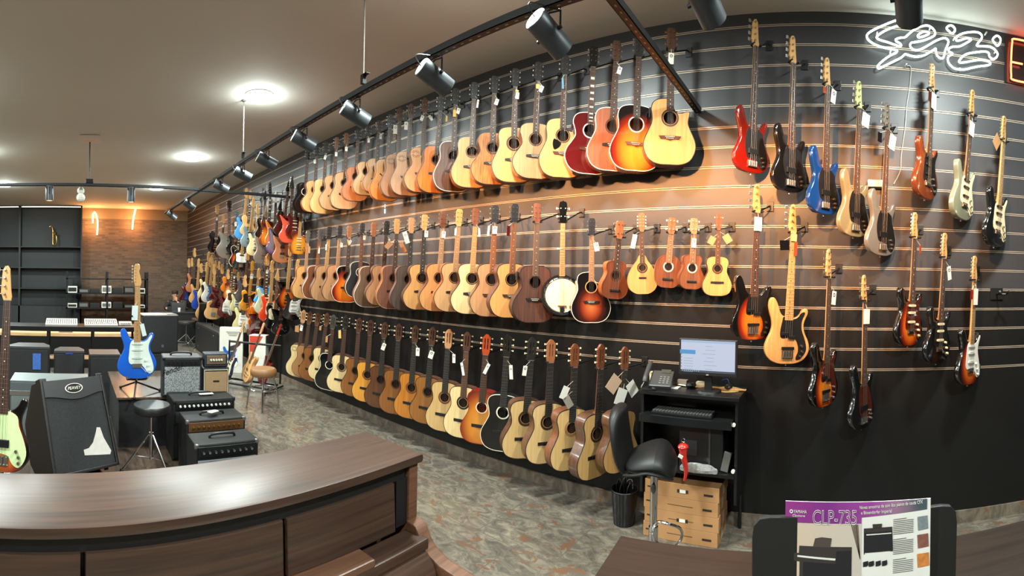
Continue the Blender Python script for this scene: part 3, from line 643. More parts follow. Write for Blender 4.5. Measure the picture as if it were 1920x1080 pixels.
def me_ebridge(kind):
    m = MB()
    if kind == 'bass':
        m.box((0, -.003, 0), (.086, .005, .05)); m.box((0, -.009, -.022), (.086, .014, .004))
        for k in range(4): m.cyl((-.03+.02*k, -.009, -.018), (-.03+.02*k, -.009, .02), .006, seg=8)
    elif kind == 'trem':
        m.box((0, -.003, 0), (.08, .005, .035), bev=.001)
        for k in range(6): m.box((-.0275+.011*k, -.007, -.004), (.009, .005, .02))
        m.cyl((.03, -.01, -.005), (.075, -.02, -.11+.06), .0022, seg=6)
    elif kind == 'tom':
        m.box((0, -.008, .0), (.08, .01, .012), bev=.002); m.box((0, -.008, -.045), (.09, .012, .012), bev=.003)
    else:
        m.box((0, -.004, 0), (.075, .007, .08), bev=.001)
        for k in range(3): m.cyl((-.02+.02*k, -.009, -.02), (-.02+.02*k, -.009, .01), .005, seg=8)
    return m.mesh('bridge', False)
def me_knob(): return MB().cyl((0, -.001, 0), (0, -.016, 0), .0095, .008, 12).mesh('knob', True)
MKNOB = me_knob()
def rotz_child(o, x, z): o.location = (x, 0, z)
FIN = {}  # per guitar look: body, side, neck, board, head
GUITARS = []
def place_matrix(t, pxt, pyt, pxb, pyb, yaw_off, yaw_abs=None):
    """hang the guitar: yaw from the wall, plane far enough out to clear the wall; scale from its height"""
    b = base_of(t); bl, nz, hl, dp, bz, hole, nj, hw = SPEC[b] if b in SPEC else BANJO
    th = -((pxb-XP)/F); phi = math.radians(yaw_abs) if yaw_abs is not None else max(.15, min(th+math.radians(yaw_off), math.radians(84)))
    L = nz+hl
    off = hw*math.sin(phi)+dp*math.cos(phi)+.035
    Y = D-off; pt = atY(pxt, pyt, Y); pb = atY(pxb, pyb, Y); s = (pt-pb).length/L
    s = max(.55, min(1.2, s))
    off = s*(off-.035)+.035; Y = D-off; pt = atY(pxt, pyt, Y); pb = atY(pxb, pyb, Y); s = (pt-pb).length/L
    if s > 1.28: pt = pb+(pt-pb)*(1.28/s); s = 1.28
    z = (pt-pb).normalized(); n = Vector((math.sin(phi), -math.cos(phi), 0)); y = -(n-z*n.dot(z)).normalized(); x = y.cross(z)
    M = Matrix(((x.x, y.x, z.x, pb.x), (x.y, y.y, z.y, pb.y), (x.z, y.z, z.z, pb.z), (0, 0, 0, 1))) @ Matrix.Scale(s, 4)
    return M, s, nz
NCOUNT = {'classical': 6, 'uke': 4, 'pine': 4, 'teardrop': 8}
def acoustic(kind, M, desc, cat, group, f, near):
    """f: top, side, bind, head, headstyle, bridge, extras"""
    t = kind; b = base_of(t)
    top = f.get('top', SPR); side = f.get('side', SIDE); hs = f.get('hs', 'three'); hm = f.get('head', side); nk = f.get('neck', SIDEM); fb = f.get('board', ROSE); n = f.get('n', NCOUNT.get(b, 6))
    nm = {'classical': 'classical_guitar', 'uke': 'ukulele', 'pine': 'ukulele', 'teardrop': 'mandolin'}.get(b, 'acoustic_guitar')
    root = thing(f.get('name', nm), desc, cat, group=group, mtx=M)
    link('body', cached((t, 'body'), lambda: me_body(t)), side, root)
    link('soundboard', cached((t, 'top', f.get('nohole', 0)), (lambda: me_top(t)) if not f.get('nohole') else (lambda: MB().flat(inset(outline(t), .003), -.001).mesh('soundboard', False))), top, root)
    link('binding', cached((t, 'bind'), lambda: me_bind(t)), f.get('bind', EBO), root)
    if not f.get('nohole'): link('rosette', cached((b, 'ros', f.get('rw', .012)), lambda: me_rosette(b, f.get('rw', .012))), f.get('ros', ROSE), root)
    link('neck', cached((b, 'neck'), lambda: me_neck(b)), nk, root)
    bk_ = f.get('block', 0)
    if hs != 'slot': linkm('fretboard', cached((b, 'board', bk_), lambda: multi('fretboard', [me_board(b), me_frets(b), me_dots(b, bk_)])), [fb, FRETW, BONE], root)
    else: linkm('fretboard', cached((b, 'board', 'plain'), lambda: multi('fretboard', [me_board(b), me_frets(b)])), [fb, FRETW], root)
    h = link('headstock', cached((b, 'head', hs), lambda: me_head(b, hs)), hm, root)
    pg = cached(('peg', 'slot' if hs == 'slot' else 'std'), lambda: me_peg('slot' if hs == 'slot' else 'std'))
    for s_, x, z in pegs(b, hs, n):
        o = link('tuning_peg', pg, f.get('peg', CREAM if hs == 'slot' else NICKEL), root); o.location = (x, 0, z)
        if s_ > 0: o.scale = (-1, 1, 1)
    link('strings', cached((b, 'str', n), lambda: me_strings(b, n)), f.get('strm', STRW), root)
    bk = f.get('bridge', 'classical' if b == 'classical' else ('small' if b in ('uke', 'pine', 'teardrop') else 'belly'))
    br = link('bridge', cached((b, 'br', bk), lambda: me_bridge(b, bk)), f.get('brm', EBO), root)
    if bk in ('belly', 'modern'): link('saddle', cached((b, 'sad'), lambda: me_saddle(b)), BONE, br)
    if f.get('pg'):
        h_ = SPEC[b][5]; o_ = catmull([(h_[1]*.75, h_[0]-.045), (.075, h_[0]-.03), (.085, h_[0]-.075), (.07, h_[0]-.12), (.03, h_[0]-.10), (.012, h_[0]-.065)], 4)
        if f['pg'] == 'left': o_ = [(-x, z) for x, z in o_][::-1]
        if f['pg'] == 'big': o_ = catmull([(h_[1]*.9, h_[0]-.02), (.09, h_[0]+.02), (.11, h_[0]-.05), (.12, h_[0]-.14), (.07, h_[0]-.16), (.02, h_[0]-.11), (.02, h_[0]-.06)], 4)
        link('pickguard', MB().prism(o_, -.0026, -.0012).mesh('pickguard', False), f.get('pgm', TORT), root)
    if f.get('eq'):
        o = MB().box((-.152, .05, .40), (.012, .05, .075), bev=.003).obj('preamp_panel', BLACKP, root)
    if f.get('fhole'):
        for s_ in (-1, 1):
            pts = [(s_*.075+s_*.022*math.sin(u*2*PI)*(1 if u < .5 else 1), -.0016, .15+.17*u) for u in [k/10 for k in range(11)]]
            m = MB().tube(pts, .0055, 6); m.sph((pts[0][0]-.006*s_, -.0016, pts[0][2]), .009, 8, (1, .3, 1)).sph((pts[-1][0]+.006*s_, -.0016, pts[-1][2]), .009, 8, (1, .3, 1)); m.obj('sound_slot', EBO, root)
    if f.get('holes'):
        m = MB()
        for i_ in range(6):
            for k in range(4):
                a = PI*(.15+.7*i_/5)+ (0 if k < 2 else PI)
                rr = .045 if k % 2 == 0 else .03
                m.cyl((-.08+rr*math.cos(a), -.0022, .415+rr*math.sin(a)*.8), (-.08+rr*math.cos(a), -.0005, .415+rr*math.sin(a)*.8), .0045, seg=8)
        m.obj('sound_holes', EBO, root)
    return root
EPART = {
 'strat': dict(pk=[('single', 0, .285), ('single', 0, .235), ('single', 0, .17)], br='trem', kn=[(.07, .15), (.088, .11), (.1, .07)], pg='strat'),
 'tele': dict(pk=[('single', 0, .285), ('single', 0, .125)], br='plate', kn=[(.09, .12), (.09, .07)], pg='tele'),
 'pbass': dict(pk=[('pb', 0, .205), ('jb', 0, .115)], br='bass', kn=[(.105, .13), (.11, .09), (.1, .055)], pg='pbass'),
 'mmbass': dict(pk=[('mm', 0, .155)], br='bass', kn=[(.085, .12), (.1, .09), (.1, .06)], pg='mm'),
 'lespaul': dict(pk=[('hum', 0, .285), ('hum', 0, .175)], br='tom', kn=[(.095, .13), (.075, .09), (.115, .09), (.095, .05)], pg=None),
 'semi': dict(pk=[('hum', 0, .31), ('hum', 0, .19)], br='tom', kn=[(.115, .13), (.09, .09)], pg=None),
 'sg': dict(pk=[('hum', 0, .275), ('hum', 0, .18)], br='tom', kn=[(.095, .13), (.075, .08), (.11, .08)], pg=None),
 'super': dict(pk=[('hum', 0, .26), ('hum', 0, .155)], br='trem', kn=[(.085, .12), (.095, .07)], pg=None),
 'bite': dict(pk=[], br='plate', kn=[], pg=None),
 'explorer': dict(pk=[('hum', 0, .27), ('hum', 0, .17)], br='tom', kn=[(.12, .10), (.13, .06)], pg=None)}
def electric(kind, M, desc, cat, group, f, near):
    t = kind; e = EPART[t]; bass = t in ('pbass', 'mmbass') or f.get('bass')
    root = thing(f.get('name', 'bass_guitar' if bass else 'electric_guitar'), desc, cat, group=group, mtx=M)
    body = f.get('top', BLK)
    link('body', cached((t, 'body'), lambda: me_body(t)), body, root)
    if f.get('edge'): link('binding', cached((t, 'ebind'), lambda: MB().flat(inset(outline(t), .0005), -.0012, [inset(outline(t), .006)], .002).mesh('binding', False)), f['edge'], root)
    nk = f.get('neck', MAPLE); hs = f.get('hs', 'bass' if bass else 'fender')
    link('neck', cached((t, 'neck'), lambda: me_neck(t)), nk, root)
    bk_ = f.get('block', 0); linkm('fretboard', cached((t, 'board', bk_), lambda: multi('fretboard', [me_board(t), me_frets(t), me_dots(t, bk_)])), [f.get('board', ROSE), FRETW, BONE if f.get('board') is not MAPLE else EBO], root)
    link('headstock', cached((t, 'head', hs), lambda: me_head(t, hs)), f.get('head', nk), root)
    n = 4 if bass else 6
    pg = cached(('peg', 'bass' if bass else 'std'), lambda: me_peg('bass' if bass else 'std'))
    for s_, x, z in pegs(t, hs, n):
        o = link('tuning_peg', pg, f.get('peg', NICKEL), root); o.location = (x, 0, z)
        if s_ > 0: o.scale = (-1, 1, 1)
    link('strings', cached((t, 'str', n), lambda: me_strings(t, n)), STRW, root)
    if e['pg'] and f.get('pgm') is not False: link('pickguard', cached((t, 'epg', f.get('pgk', e['pg'])), lambda: me_epg(t, f.get('pgk', e['pg']))), f.get('pgm', BLACKP), root)
    for k, x, z in f.get('pk', e['pk']):
        o = link('pickup', cached(('pick', k), lambda: me_pick(k)), f.get('pkm', NICKEL if k == 'hum' else BLACKP), root); o.location = (x, -.002, z)
    o = link('bridge', cached(('ebr', e['br']), lambda: me_ebridge(e['br'])), NICKEL, root); o.location = (0, -.0015, SPEC[t][4])
    for x, z in e['kn']:
        o = link('knob', MKNOB, f.get('knm', NICKEL), root); o.location = (x, -.002, z)
    for x, z in ((0, -.004), (min(OUT[t], key=lambda q: -q[1]+(9 if q[0] > 0 else 0))[0], .0)):
        if z: o = link('strap_button', cached('sbt', lambda: MB().cyl((0, 0, .004), (0, 0, -.008), .005, .007, 8).mesh('strap_button', True)), NICKEL, root); o.location = (0, .02, z)
    return root
BANJO = (.36, .80, .2, .07, .12, None, .36, .18)
def banjo(M, desc):
    r = .15; cz = .175; root = thing('banjo', desc, 'banjo', mtx=M)
    MB().ring(0, cz, r-.012, r+.004, 0, .075, 40).obj('rim', wood('banjo_rim', (60, 32, 22), (92, 52, 34), .25), root, True)
    MB().flat(circ(0, cz, r-.006, 40), -.004, (), .003).obj('drum_head', mat('banjo_skin', (236, 214, 176), .5), root)
    MB().tube([(r*math.cos(2*PI*k/40), -.004, cz+r*math.sin(2*PI*k/40)) for k in range(40)], .0055, 8, True).obj('tension_hoop', CHROME, root)
    MB().ring(0, cz, r+.004, r+.028, .03, .036, 40).obj('flange', CHROME, root, True)
    MB().ring(0, cz, .02, r+.03, .07, .09, 40).obj('resonator', wood('banjo_rim', 0, 0), root, True)
    br = MB().cyl((r+.008, -.008, 0), (r+.008, .03, 0), .003, seg=6).box((r+.006, -.006, 0), (.012, .008, .01)).mesh('bracket')
    for k in range(20):
        o = link('bracket', br, CHROME, root); o.rotation_euler = (0, 2*PI*k/20+.1, 0); o.location = (0, 0, cz)
    MB().box((0, -.012, .085), (.075, .014, .006)).obj('bridge', MAPLE, root)
    MB().box((0, -.012, cz-r+.02), (.035, .012, .06), bev=.004).obj('tailpiece', CHROME, root)
    MB().cyl((0, .01, .80), (0, .02, .32), .016, .018, 10).obj('neck', WAL, root, True)
    fb_ = MB().prism([(-.019, .80), (-.024, .34), (.024, .34), (.019, .80)], -.008, .006)
    m = MB()
    for n in range(1, 22):
        z = .80-.68*(1-2**(-n/12))
        if z > .35: m.box((0, -.009, z), (.042, .0016, .0022))
    linkm('fretboard', multi('fretboard', [fb_, m]), [MAPLE, FRETW], root)
    MB().prism(catmull([(-.02, .80), (-.03, .84), (-.028, .88), (-.036, .94), (-.028, .985), (-.01, .99), (0, 1.0), (.01, .99), (.028, .985), (.036, .94), (.028, .88), (.03, .84), (.02, .80)], 3), -.004, .012).obj('headstock', BLK, root)
    pg = cached(('peg', 'std'), lambda: me_peg('std'))
    for s_, x, z in ((-1, -.032, .86), (-1, -.036, .93), (1, .032, .86), (1, .036, .93), (-1, -.024, .58)):
        o = link('tuning_peg', pg, WHITEP, root); o.location = (x, 0, z); o.scale = (-1.3 if s_ > 0 else 1.3, 1.3, 1.3)
    m = MB()
    for k in range(4): m.cyl(((k-1.5)*.009, -.011, .8), ((k-1.5)*.012, -.016, .04), .0008, seg=4, caps=False)
    m.obj('strings', NICKEL, root); return root
# hooks and price tags ----------------------------------------------------
TAGM = mat('price_card', (226, 220, 208), .7); TAGY = mat('yellow_card', (224, 178, 96), .7)
def hook(M, s, nz, desc, px):
    """arm from a slot plate in the wall to a padded fork under the headstock"""
    p = M @ Vector((0, 0, nz+.012)); fx = (M.to_3x3() @ Vector((1, 0, 0))).normalized(); fy = (M.to_3x3() @ Vector((0, 1, 0))).normalized()
    zz = min(GZ, key=lambda g: abs(g-(p.z+.04))); wx = p.x+.07
    t = thing('wall_hanger', desc, 'wall hanger', (wx, D-.002, zz))
    o = t.location
    MB().box((0, -.004, -.004), (.05, .008, .07), bev=.002).obj('plate', BLACKP, t)
    q = p+fy*.03*s - o
    MB().tube([(0, -.006, -.0), (0, -.05, -.01), tuple(q+Vector((0, 0, -.004))), ], .0055, 6).obj('arm', BLACKM, t)
    w = .034*s; c = p-o
    MB().tube(catmull([tuple(c-fx*w-fy*.03*s), tuple(c-fx*w+fy*.004), tuple(c-fx*w*.7+fy*.026*s), tuple(c+fy*.03*s), tuple(c+fx*w*.7+fy*.026*s), tuple(c+fx*w+fy*.004), tuple(c+fx*w-fy*.03*s)], 4, False), .0065, 6).obj('fork', BLACKP, t)
def pricetag(M, s, nz, desc, spec):
    """spec: (dx, dz, tilt deg, width, height, material) measured from the nut, in guitar units"""
    dx, dz, tl, w_, h_, mt = spec
    X = M @ Matrix.Translation((dx, -.019-abs(dx)*.0, nz-dz)) @ Matrix.Rotation(math.radians(tl), 4, 'Y')
    t = thing('price_tag', desc, 'price tag', mtx=X)
    MB().box((0, 0, -h_/2), (w_, .0012, h_)).obj('card', mt, t)
    if mt is TAGM and w_ < .06: MB().ring(0, -h_*.28, w_*.15, w_*.26, -.0016, -.0006, 16).obj('round_stamp', mat('ink', (60, 58, 60), .6), t)
    MB().cyl((0, 0, 0), tuple(Matrix.Rotation(-math.radians(tl), 3, 'Y') @ Vector((-dx*.8, .01, .035))), .0012, seg=4).obj('string', BONE, t)
DEF = (.0, .02, 0, .034, .058, TAGM)
def hang(kind, pxt, pyt, pxb, pyb, yaw, desc, f=None, tg=None, cat=None, yabs=None, group=None, hk=True):
    f = f or {}
    M, s, nz = place_matrix(kind, pxt, pyt, pxb, pyb, yaw, yabs)
    SC.append((round(s, 2), kind, pxt))
    near = pxt > 560
    if kind == 'banjo': banjo(M, desc)
    elif base_of(kind) in ('dread', 'om', 'classical', 'teardrop', 'pine', 'uke'): acoustic(kind, M, desc, cat or {'classical': 'classical guitar', 'uke': 'ukulele', 'pine': 'ukulele', 'teardrop': 'mandolin'}.get(base_of(kind), 'acoustic guitar'), group, f, near)
    else: electric(kind, M, desc, cat or ('bass guitar' if 'bass' in kind or f.get('bass') else 'electric guitar'), group, f, near)
    w_ = desc.split()
    short = ' '.join(w_[:12])
    if hk: hook(M, s, nz, 'black hanger holding the '+short, pxt)
    if tg:
        for i, q in enumerate(tg if isinstance(tg, list) else [tg]):
            q = tuple(list(q)+list(DEF[len(q):])); pricetag(M, s, nz, ('yellow' if q[5] is TAGY else 'white')+(('', ' second', ' lower third')[i])+' tag on the '+' '.join(w_[:10 if i > 1 else (11 if i else 12)]), q)
SC = []
# ---------------------------------------------------------------- top acoustic row
A = dict
BW = dict(bind=BONE)
G1 = 'acoustic guitars of the top row'
T = -.03
def top(*a, **k): hang(*a, **k)
top('dreadc', 578, 280, 569, 400, 11, 'black acoustic guitar at the far left end of the top row', A(top=BLK, side=BLK, ros=BONE, head=BLK, board=ROSE))
top('om', 595, 272.7, 588, 398, 11, 'pale spruce acoustic guitar just right of the black one, top row', A(top=SPR, side=SIDEM, head=EBO), tg=(T, .05))
top('dread', 612, 265, 605, 401, 11, 'spruce acoustic guitar third from the top row far end', A(top=SPR, side=SIDEM, head=EBO), tg=(.0, .03, 18))
top('om', 632, 257, 623, 394, 11, 'greyish tan acoustic guitar fourth from the top row far end', A(top=TAN, side=SIDE, head=SIDE, brm=ROSE), tg=(.0, .04))
top('dread', 650, 249, 645, 392, 11, 'wide tan acoustic guitar left of the reddish mahogany one', A(top=TAN, side=SIDE, head=SIDE), tg=(.0, .02))
top('om', 672, 242, 665, 377, 11, 'reddish mahogany acoustic guitar among tan ones, upper row', A(top=wood('red_mahogany', (160, 84, 40), (188, 108, 56), .35), side=MAH, head=EBO))
top('om', 691, 234, 685, 366, 11, 'honey spruce acoustic guitar just right of reddish mahogany one', A(top=SPR, side=SIDEM, head=EBO), tg=(.01, .03))
top('om', 711, 226, 704, 362, 11, 'narrow honey acoustic guitar overlapped by the f-hole archtop', A(top=SPR, side=SIDEM, head=ROSE), tg=(.03, .03))
top('dread', 733, 214, 722, 377, 9, 'golden archtop guitar with curved f-hole in the top row', A(top=wood('archtop', (206, 140, 66), (220, 158, 84), .25, coat=.5), side=SIDEM, head=EBO, nohole=1, fhole=1, peg=NICKEL), tg=(.06, .07))
XO = A(top=wood('crossover', (178, 124, 84), (192, 140, 98), .5), side=SIDE, head=SIDE, nohole=1, holes=1, hs='slot', bridge='modern', peg=NICKEL, neck=SIDEM)
top('dread', 750, 201, 744, 371, 12, 'leftmost of three drilled-soundhole guitars in the top row', XO, tg=(-.05, .04, 0, .045, .1))
top('dread', 771, 194, 763, 367, 10, 'middle of three drilled-soundhole guitars in the top row', dict(XO, top=wood('crossover_pale', (196, 144, 104), (210, 160, 118), .5)), tg=(-.05, .04, 0, .04, .09))
top('om', 797, 183, 790, 361, 14, 'rightmost of three drilled-soundhole guitars in the top row', dict(XO, top=wood('crossover_orange', (200, 136, 86), (214, 150, 98), .5)), tg=[(-.02, .03, 20), (.05, .02, -38, .03, .06)])
top('dread', 828, 178, 814, 362, 12, 'orange faded acoustic guitar in the middle of the top row', A(top=ORG, side=SIDE, head=EBO, bind=EBO), tg=(.07, .04, 0, .02, .06, TAGY))
top('dreadc', 855, 165, 848, 359, 13, 'dark brown koa cutaway guitar with side preamp, top row', A(top=WAL, side=MAHD, head=EBO, bind=BONE, eq=1, peg=NICKEL), tg=[(-.01, .05, 0, .03, .07, TAGY), (.035, .03, 14)])
top('dreadc', 890, 154, 882, 352, 9, 'large natural spruce cutaway left of the streaky koa guitar', A(top=SPR, side=SIDEM, head=EBO, bridge='belly', eq=1), tg=(.04, .0, 6, .02, .08))
top('om', 928, 142, 921, 346, 11, 'streaky koa acoustic guitar with pale soundhole edge, top row', A(top=KOA, side=MAH, head=EBO, bind=EBO), tg=(.03, .05, 16))
top('dread', 967, 128, 962, 342, 9, 'natural dreadnought with wide brown rosette right of streaky koa', A(top=SPR, side=MAH, head=EBO, ros=ROSE, rw=.02, pg=0), tg=[(.02, .05, 4, .032, .06), (.015, .03, 0, .03, .015, TAGY)])
top('om', 1010, 116, 1001, 335, 11, 'peach topped acoustic guitar left of the black pickguard cutaway', A(top=TAN, side=SIDEM, head=EBO, peg=NICKEL), tg=[(.04, .04, 20), (.0, .03, 0, .035, .04, TAGY)])
top('dreadc', 1060, 103, 1053, 333, 8, 'natural cutaway acoustic guitar with black teardrop pickguard, top row', A(top=SPR, side=MAH, head=EBO, pg='left', pgm=BLK, bridge='modern', brm=ROSE), tg=(-.02, .03, -4, .018, .09, mat('blue_card', (90, 130, 150), .6)))
top('om', 1114, 86, 1103, 326, 11, 'dark red glossy acoustic guitar with white binding', A(top=WINE, side=WINE, head=BLK, bind=BONE, ros=BONE, block=1, brm=ROSE))
top('dread', 1157, 76, 1145, 320, 10, 'plain brown mahogany guitar between the red and sunburst ones', A(top=wood('satin_mahogany', (128, 66, 38), (152, 84, 52), .45), side=MAH, head=ROSE, bind=BONE), tg=(.035, .04, 14))
top('dread', 1199, 66, 1190, 320, 11, 'glossy tobacco sunburst acoustic guitar behind the perforated cross rail', A(top=SBW, side=ORG, head=EBO, bind=BONE, ros=BONE, bridge='modern', brm=MAH))
top('dreadc', 1259, 52, 1255, 309, 7, 'bright natural cutaway guitar with mosaic rosette, top row right end', A(top=SPR, side=MAHD, head=ROSE, bind=EBO, ros=ROSE, rw=.016, bridge='modern', brm=ROSE, eq=1, peg=GOLD), tg=(.0, .025, 2, .042, .085))
tt = thing('price_tag', 'small blue white tag dangling below the golden archtop guitar', 'price tag', atY(722, 383, 3.13))
MB().cyl((0, 0, .0), (0, 0, -.04), .006, seg=6).obj('clip', NICKEL, tt); MB().box((0, 0, -.075), (.03, .0015, .05)).obj('card', mat('blue_card', 0), tt)
# ---------------------------------------------------------------- middle acoustic row
def mid(*a, **k): hang(*a, **k)
mid('dreadc', 578, 433, 570, 560, 13, 'honey cutaway acoustic at the far end of the middle row', A(top=SPR, side=SIDEM, head=NICKEL, brm=ROSE, board=TAN), tg=(.03, .06, 0, .03, .1, TAN))
mid('dread', 601, 430, 590, 561, 13, 'reddish brown acoustic second from the middle row far end', A(top=MAH, side=MAHD, head=NICKEL, board=SIDEM, bind=BONE), tg=(.0, .1, 0, .025, .08))
mid('dread', 618, 425, 607, 565, 13, 'tan acoustic guitar with orange neck in the middle row', A(top=TAN, side=SIDE, head=EBO, board=MAPLE), tg=(-.03, .07, 0, .02, .08))
mid('dread', 638, 423, 629, 565, 13, 'tan acoustic guitar with large pearly cream pickguard', A(top=TAN, side=SIDE, head=EBO, board=TAN, pg='big', pgm=mat('pearl_guard', (222, 204, 160), .3, var=.3, vscale=60.)), tg=(.03, .06))
mid('om', 656, 423, 648, 567, 13, 'small sunburst acoustic with orange headstock in the middle row', A(top=SBW, side=MAHD, head=ORH, bind=BONE), tg=[(.02, .02, 22), (-.02, .02, -16, .02, .07, TAGY)])
mid('dread', 680, 418, 673, 558, 13, 'black topped acoustic guitar with white binding, middle row', A(top=wood('black_top', (30, 28, 28), (44, 42, 42), .45), side=EBO, head=EBO, bind=BONE, ros=BONE, board=MAH), tg=(.03, .0))
mid('dread', 702, 417, 692, 576, 13, 'brown mahogany dreadnought just right of the black topped one', A(top=BRN, side=MAHD, head=ORH, bind=BONE))
mid('om', 726, 414, 714, 573, 13, 'slim tan acoustic guitar left of the reddish dreadnought', A(top=TAN, side=SIDE, head=EBO), tg=(.04, .04, -10, .02, .07))
mid('dread', 745, 410, 736, 579, 13, 'reddish brown dreadnought with kraft paper tags, middle row', A(top=wood('red_brown', (104, 60, 44), (126, 76, 56), .5), side=MAH, head=MAPLE, bind=SPR), tg=[(-.06, .10, 42, .06, .09, TAN), (.05, .1, -30, .05, .12, TAN)])
mid('dread', 772, 408, 764, 583, 13, 'very dark brown dreadnought in the middle row', A(top=wood('smoky', (62, 48, 40), (84, 66, 56), .45), side=MAHD, head=TAN, brm=MAH, board=EBO), tg=(-.08, -.01, -20, .05, .13))
mid('om', 797, 402, 788, 581, 13, 'glossy natural guitar right of the very dark one', A(top=SPR, side=SIDE, head=MAPLE, bind=EBO, board=EBO), tg=(.02, .0, 0, .04, .07))
mid('om', 832, 396, 820, 584, 13, 'light tan orchestra guitar with rosewood headstock, middle row', A(top=wood('tan_gloss', (190, 130, 78), (208, 148, 94), .12, coat=1.), side=SIDE, head=MAH, bind=EBO, board=TAN), tg=(.01, .03, 0, .042, .07))
mid('om', 862, 392, 848, 585, 13, 'glossy pale guitar with maple headstock in the middle row', A(top=wood('pale_gloss', (196, 144, 96), (210, 162, 112), .08, coat=1.), side=SIDEM, head=MAPLE, board=TAN), tg=(-.03, .02, 0, .02, .07))
mid('om', 893, 390, 881, 589, 13, 'pale spruce guitar with dark edge right of the glossy pale ones', A(top=SPRL, side=SIDE, head=MAH, board=SPR, bind=EBO, bridge='belly'), tg=(.035, .02, -6, .02, .08))
mid('om', 929, 385, 919, 594, 13, 'tan guitar with black headstock and winged bridge, middle row', A(top=TAN, side=SIDE, head=EBO, board=SIDEM, bridge='modern', brm=ROSE), tg=[(.0, .02, 0, .044, .07), (-.055, .02, 4, .02, .09)])
mid('om', 966, 382, 956, 596, 20, 'orange tan guitar directly left of the striped dark one', A(top=wood('orange_tan', (206, 142, 80), (222, 160, 96), .3), side=MAHD, head=EBO, board=SIDEM, bridge='modern', brm=ROSE), tg=(-.06, .03, 0, .03, .09, MRN))
mid('om', 1008, 381, 1001, 605, 20, 'dark striped mahogany guitar left of the banjo', A(top=MAHD, side=wood('striped_side', (50, 30, 24), (84, 50, 36), .4), head=MAH, board=BRN, bridge='modern', eq=1))
mid('banjo', 1056, 376, 1053, 591, 5, 'five string banjo with cream skin and chrome hoop', hk=True)
mid('dreadc', 1110, 409, 1108, 605, 12, 'small glossy black sunburst cutaway guitar right of the banjo', A(top=burst('parlor_burst', [(0, (190, 110, 60)), (.4, (150, 60, 30)), (.62, (70, 26, 18)), (.85, (24, 16, 16)), (1., (20, 16, 16))], .16, .19, .25), side=BLK, head=EBO, bind=BONE, ros=MAPLE, board=TAN, bridge='modern'), tg=(.035, .07, -12, .05, .085))
mid('uke', 1163, 414, 1151, 560, 34, 'dark brown tenor ukulele left of the teardrop mandolin', A(top=wood('uke_brown', (96, 50, 32), (124, 70, 46), .35), side=SIDEM, head=ORH, board=ROSE, bind=MAH), yabs=50)
mid('teardrop', 1203, 399, 1205, 551, 5, 'teardrop shaped natural mandolin with pale top', A(top=SPR, side=MAH, head=ORH, board=SIDE, bind=SPR, peg=WHITEP, rw=.018, bridge='small', pgm=BLK), tg=(-.07, .03, 12, .045, .14, PAPER), yabs=32)
mid('pine', 1261, 408, 1250, 539, 8, 'oval pineapple shaped ukulele right of the mandolin', A(top=MAH, side=SIDEM, head=ORH, board=TAN, ros=BONE, peg=WHITEP, bind=MAH), yabs=26)
mid('uke', 1302, 409, 1296, 542, 20, 'brown soprano ukulele with pale pink headstock', A(top=wood('uke_mid', (118, 70, 42), (140, 88, 56), .4), side=MAH, head=TAN, board=TAN, ros=BONE, peg=WHITEP, bind=MAH), tg=(.0, .03, 2, .034, .068), yabs=34)
mid('classical', 1348, 402, 1344, 555, 5, 'small natural child size guitar right of the ukuleles', A(top=SPR, side=MAH, head=MAH, hs='three', n=4, board=SIDE, bind=EBO, peg=WHITEP, rw=.022, name='classical_guitar'), tg=[(.08, .06, -34, .09, .11, TAN), (-.06, .09, 26, .08, .1, TAN)], yabs=22)
# ---------------------------------------------------------------- bottom classical row
def low(*a, **k): hang(*a, **k)
low('classicalc', 570, 581.5, 556, 707, -20, 'pale cutaway classical with drilled holes, bottom row far end', A(top=SPRL, side=SIDE, head=TAN, hs='slot', nohole=1, holes=1), tg=[(.0, .03, 4, .04, .08), (-.07, .05, -4, .06, .09, TAN)])
low('classical', 582, 584, 567, 708, -20, 'light brown classical guitar second from the bottom far end', A(top=wood('cl_brown', (150, 104, 62), (168, 122, 78), .4), side=SIDE, head=SIDE, hs='slot'))
low('classical', 597.5, 586, 580, 714, -20, 'orange brown classical guitar third from the bottom far end', A(top=AMBD, side=SIDE, head=SIDE, hs='slot'))
low('classical', 614, 587, 598, 714, -20, 'pale spruce classical guitar behind the black cutaway one', A(top=SPRL, side=SIDE, head=SIDE, hs='slot'), tg=(-.07, .01, 0, .03, .06, TAN))
low('classicalc', 626, 590, 613, 731, -20, 'slim black cutaway classical guitar with white binding', A(top=BLK, side=BLK, head=NICKEL, hs='slot', bind=BONE, bridge='classical', ros=BONE, peg=CHROME), tg=(-.06, .1, 0, .03, .08, TAN))
low('classical', 649, 591, 636, 736, -20, 'large pale classical guitar right of the slim black one', A(top=SPRL, side=SIDE, head=EBO, hs='slot', ros=BRN, rw=.02), tg=(-.06, .01, -6, .035, .1, TAGY))
low('classical', 674.5, 596, 663, 744, -20, 'brown classical guitar left of the bright yellow orange one', A(top=AMBD, side=SIDE, head=ROSE, hs='slot'))
low('classical', 696, 599.6, 685, 754, -20, 'bright yellow orange classical guitar in the bottom row', A(top=YEL, side=SIDE, head=ROSE, hs='slot', ros=MAH, rw=.02))
low('classical', 722.6, 604, 709, 765, -20, 'darkest brown classical guitar with white stamped tag', A(top=wood('cl_dark', (84, 50, 30), (106, 66, 40), .3, coat=.5), side=SIDE, head=ROSE, hs='slot', board=EBO), tg=(.02, .05, 16, .045, .08))
low('classical', 749, 606.6, 738, 776.5, -20, 'medium brown classical guitar left of the strong orange one', A(top=wood('cl_med', (126, 76, 34), (146, 92, 46), .3, coat=.5), side=SIDE, head=ROSE, hs='slot', board=EBO))
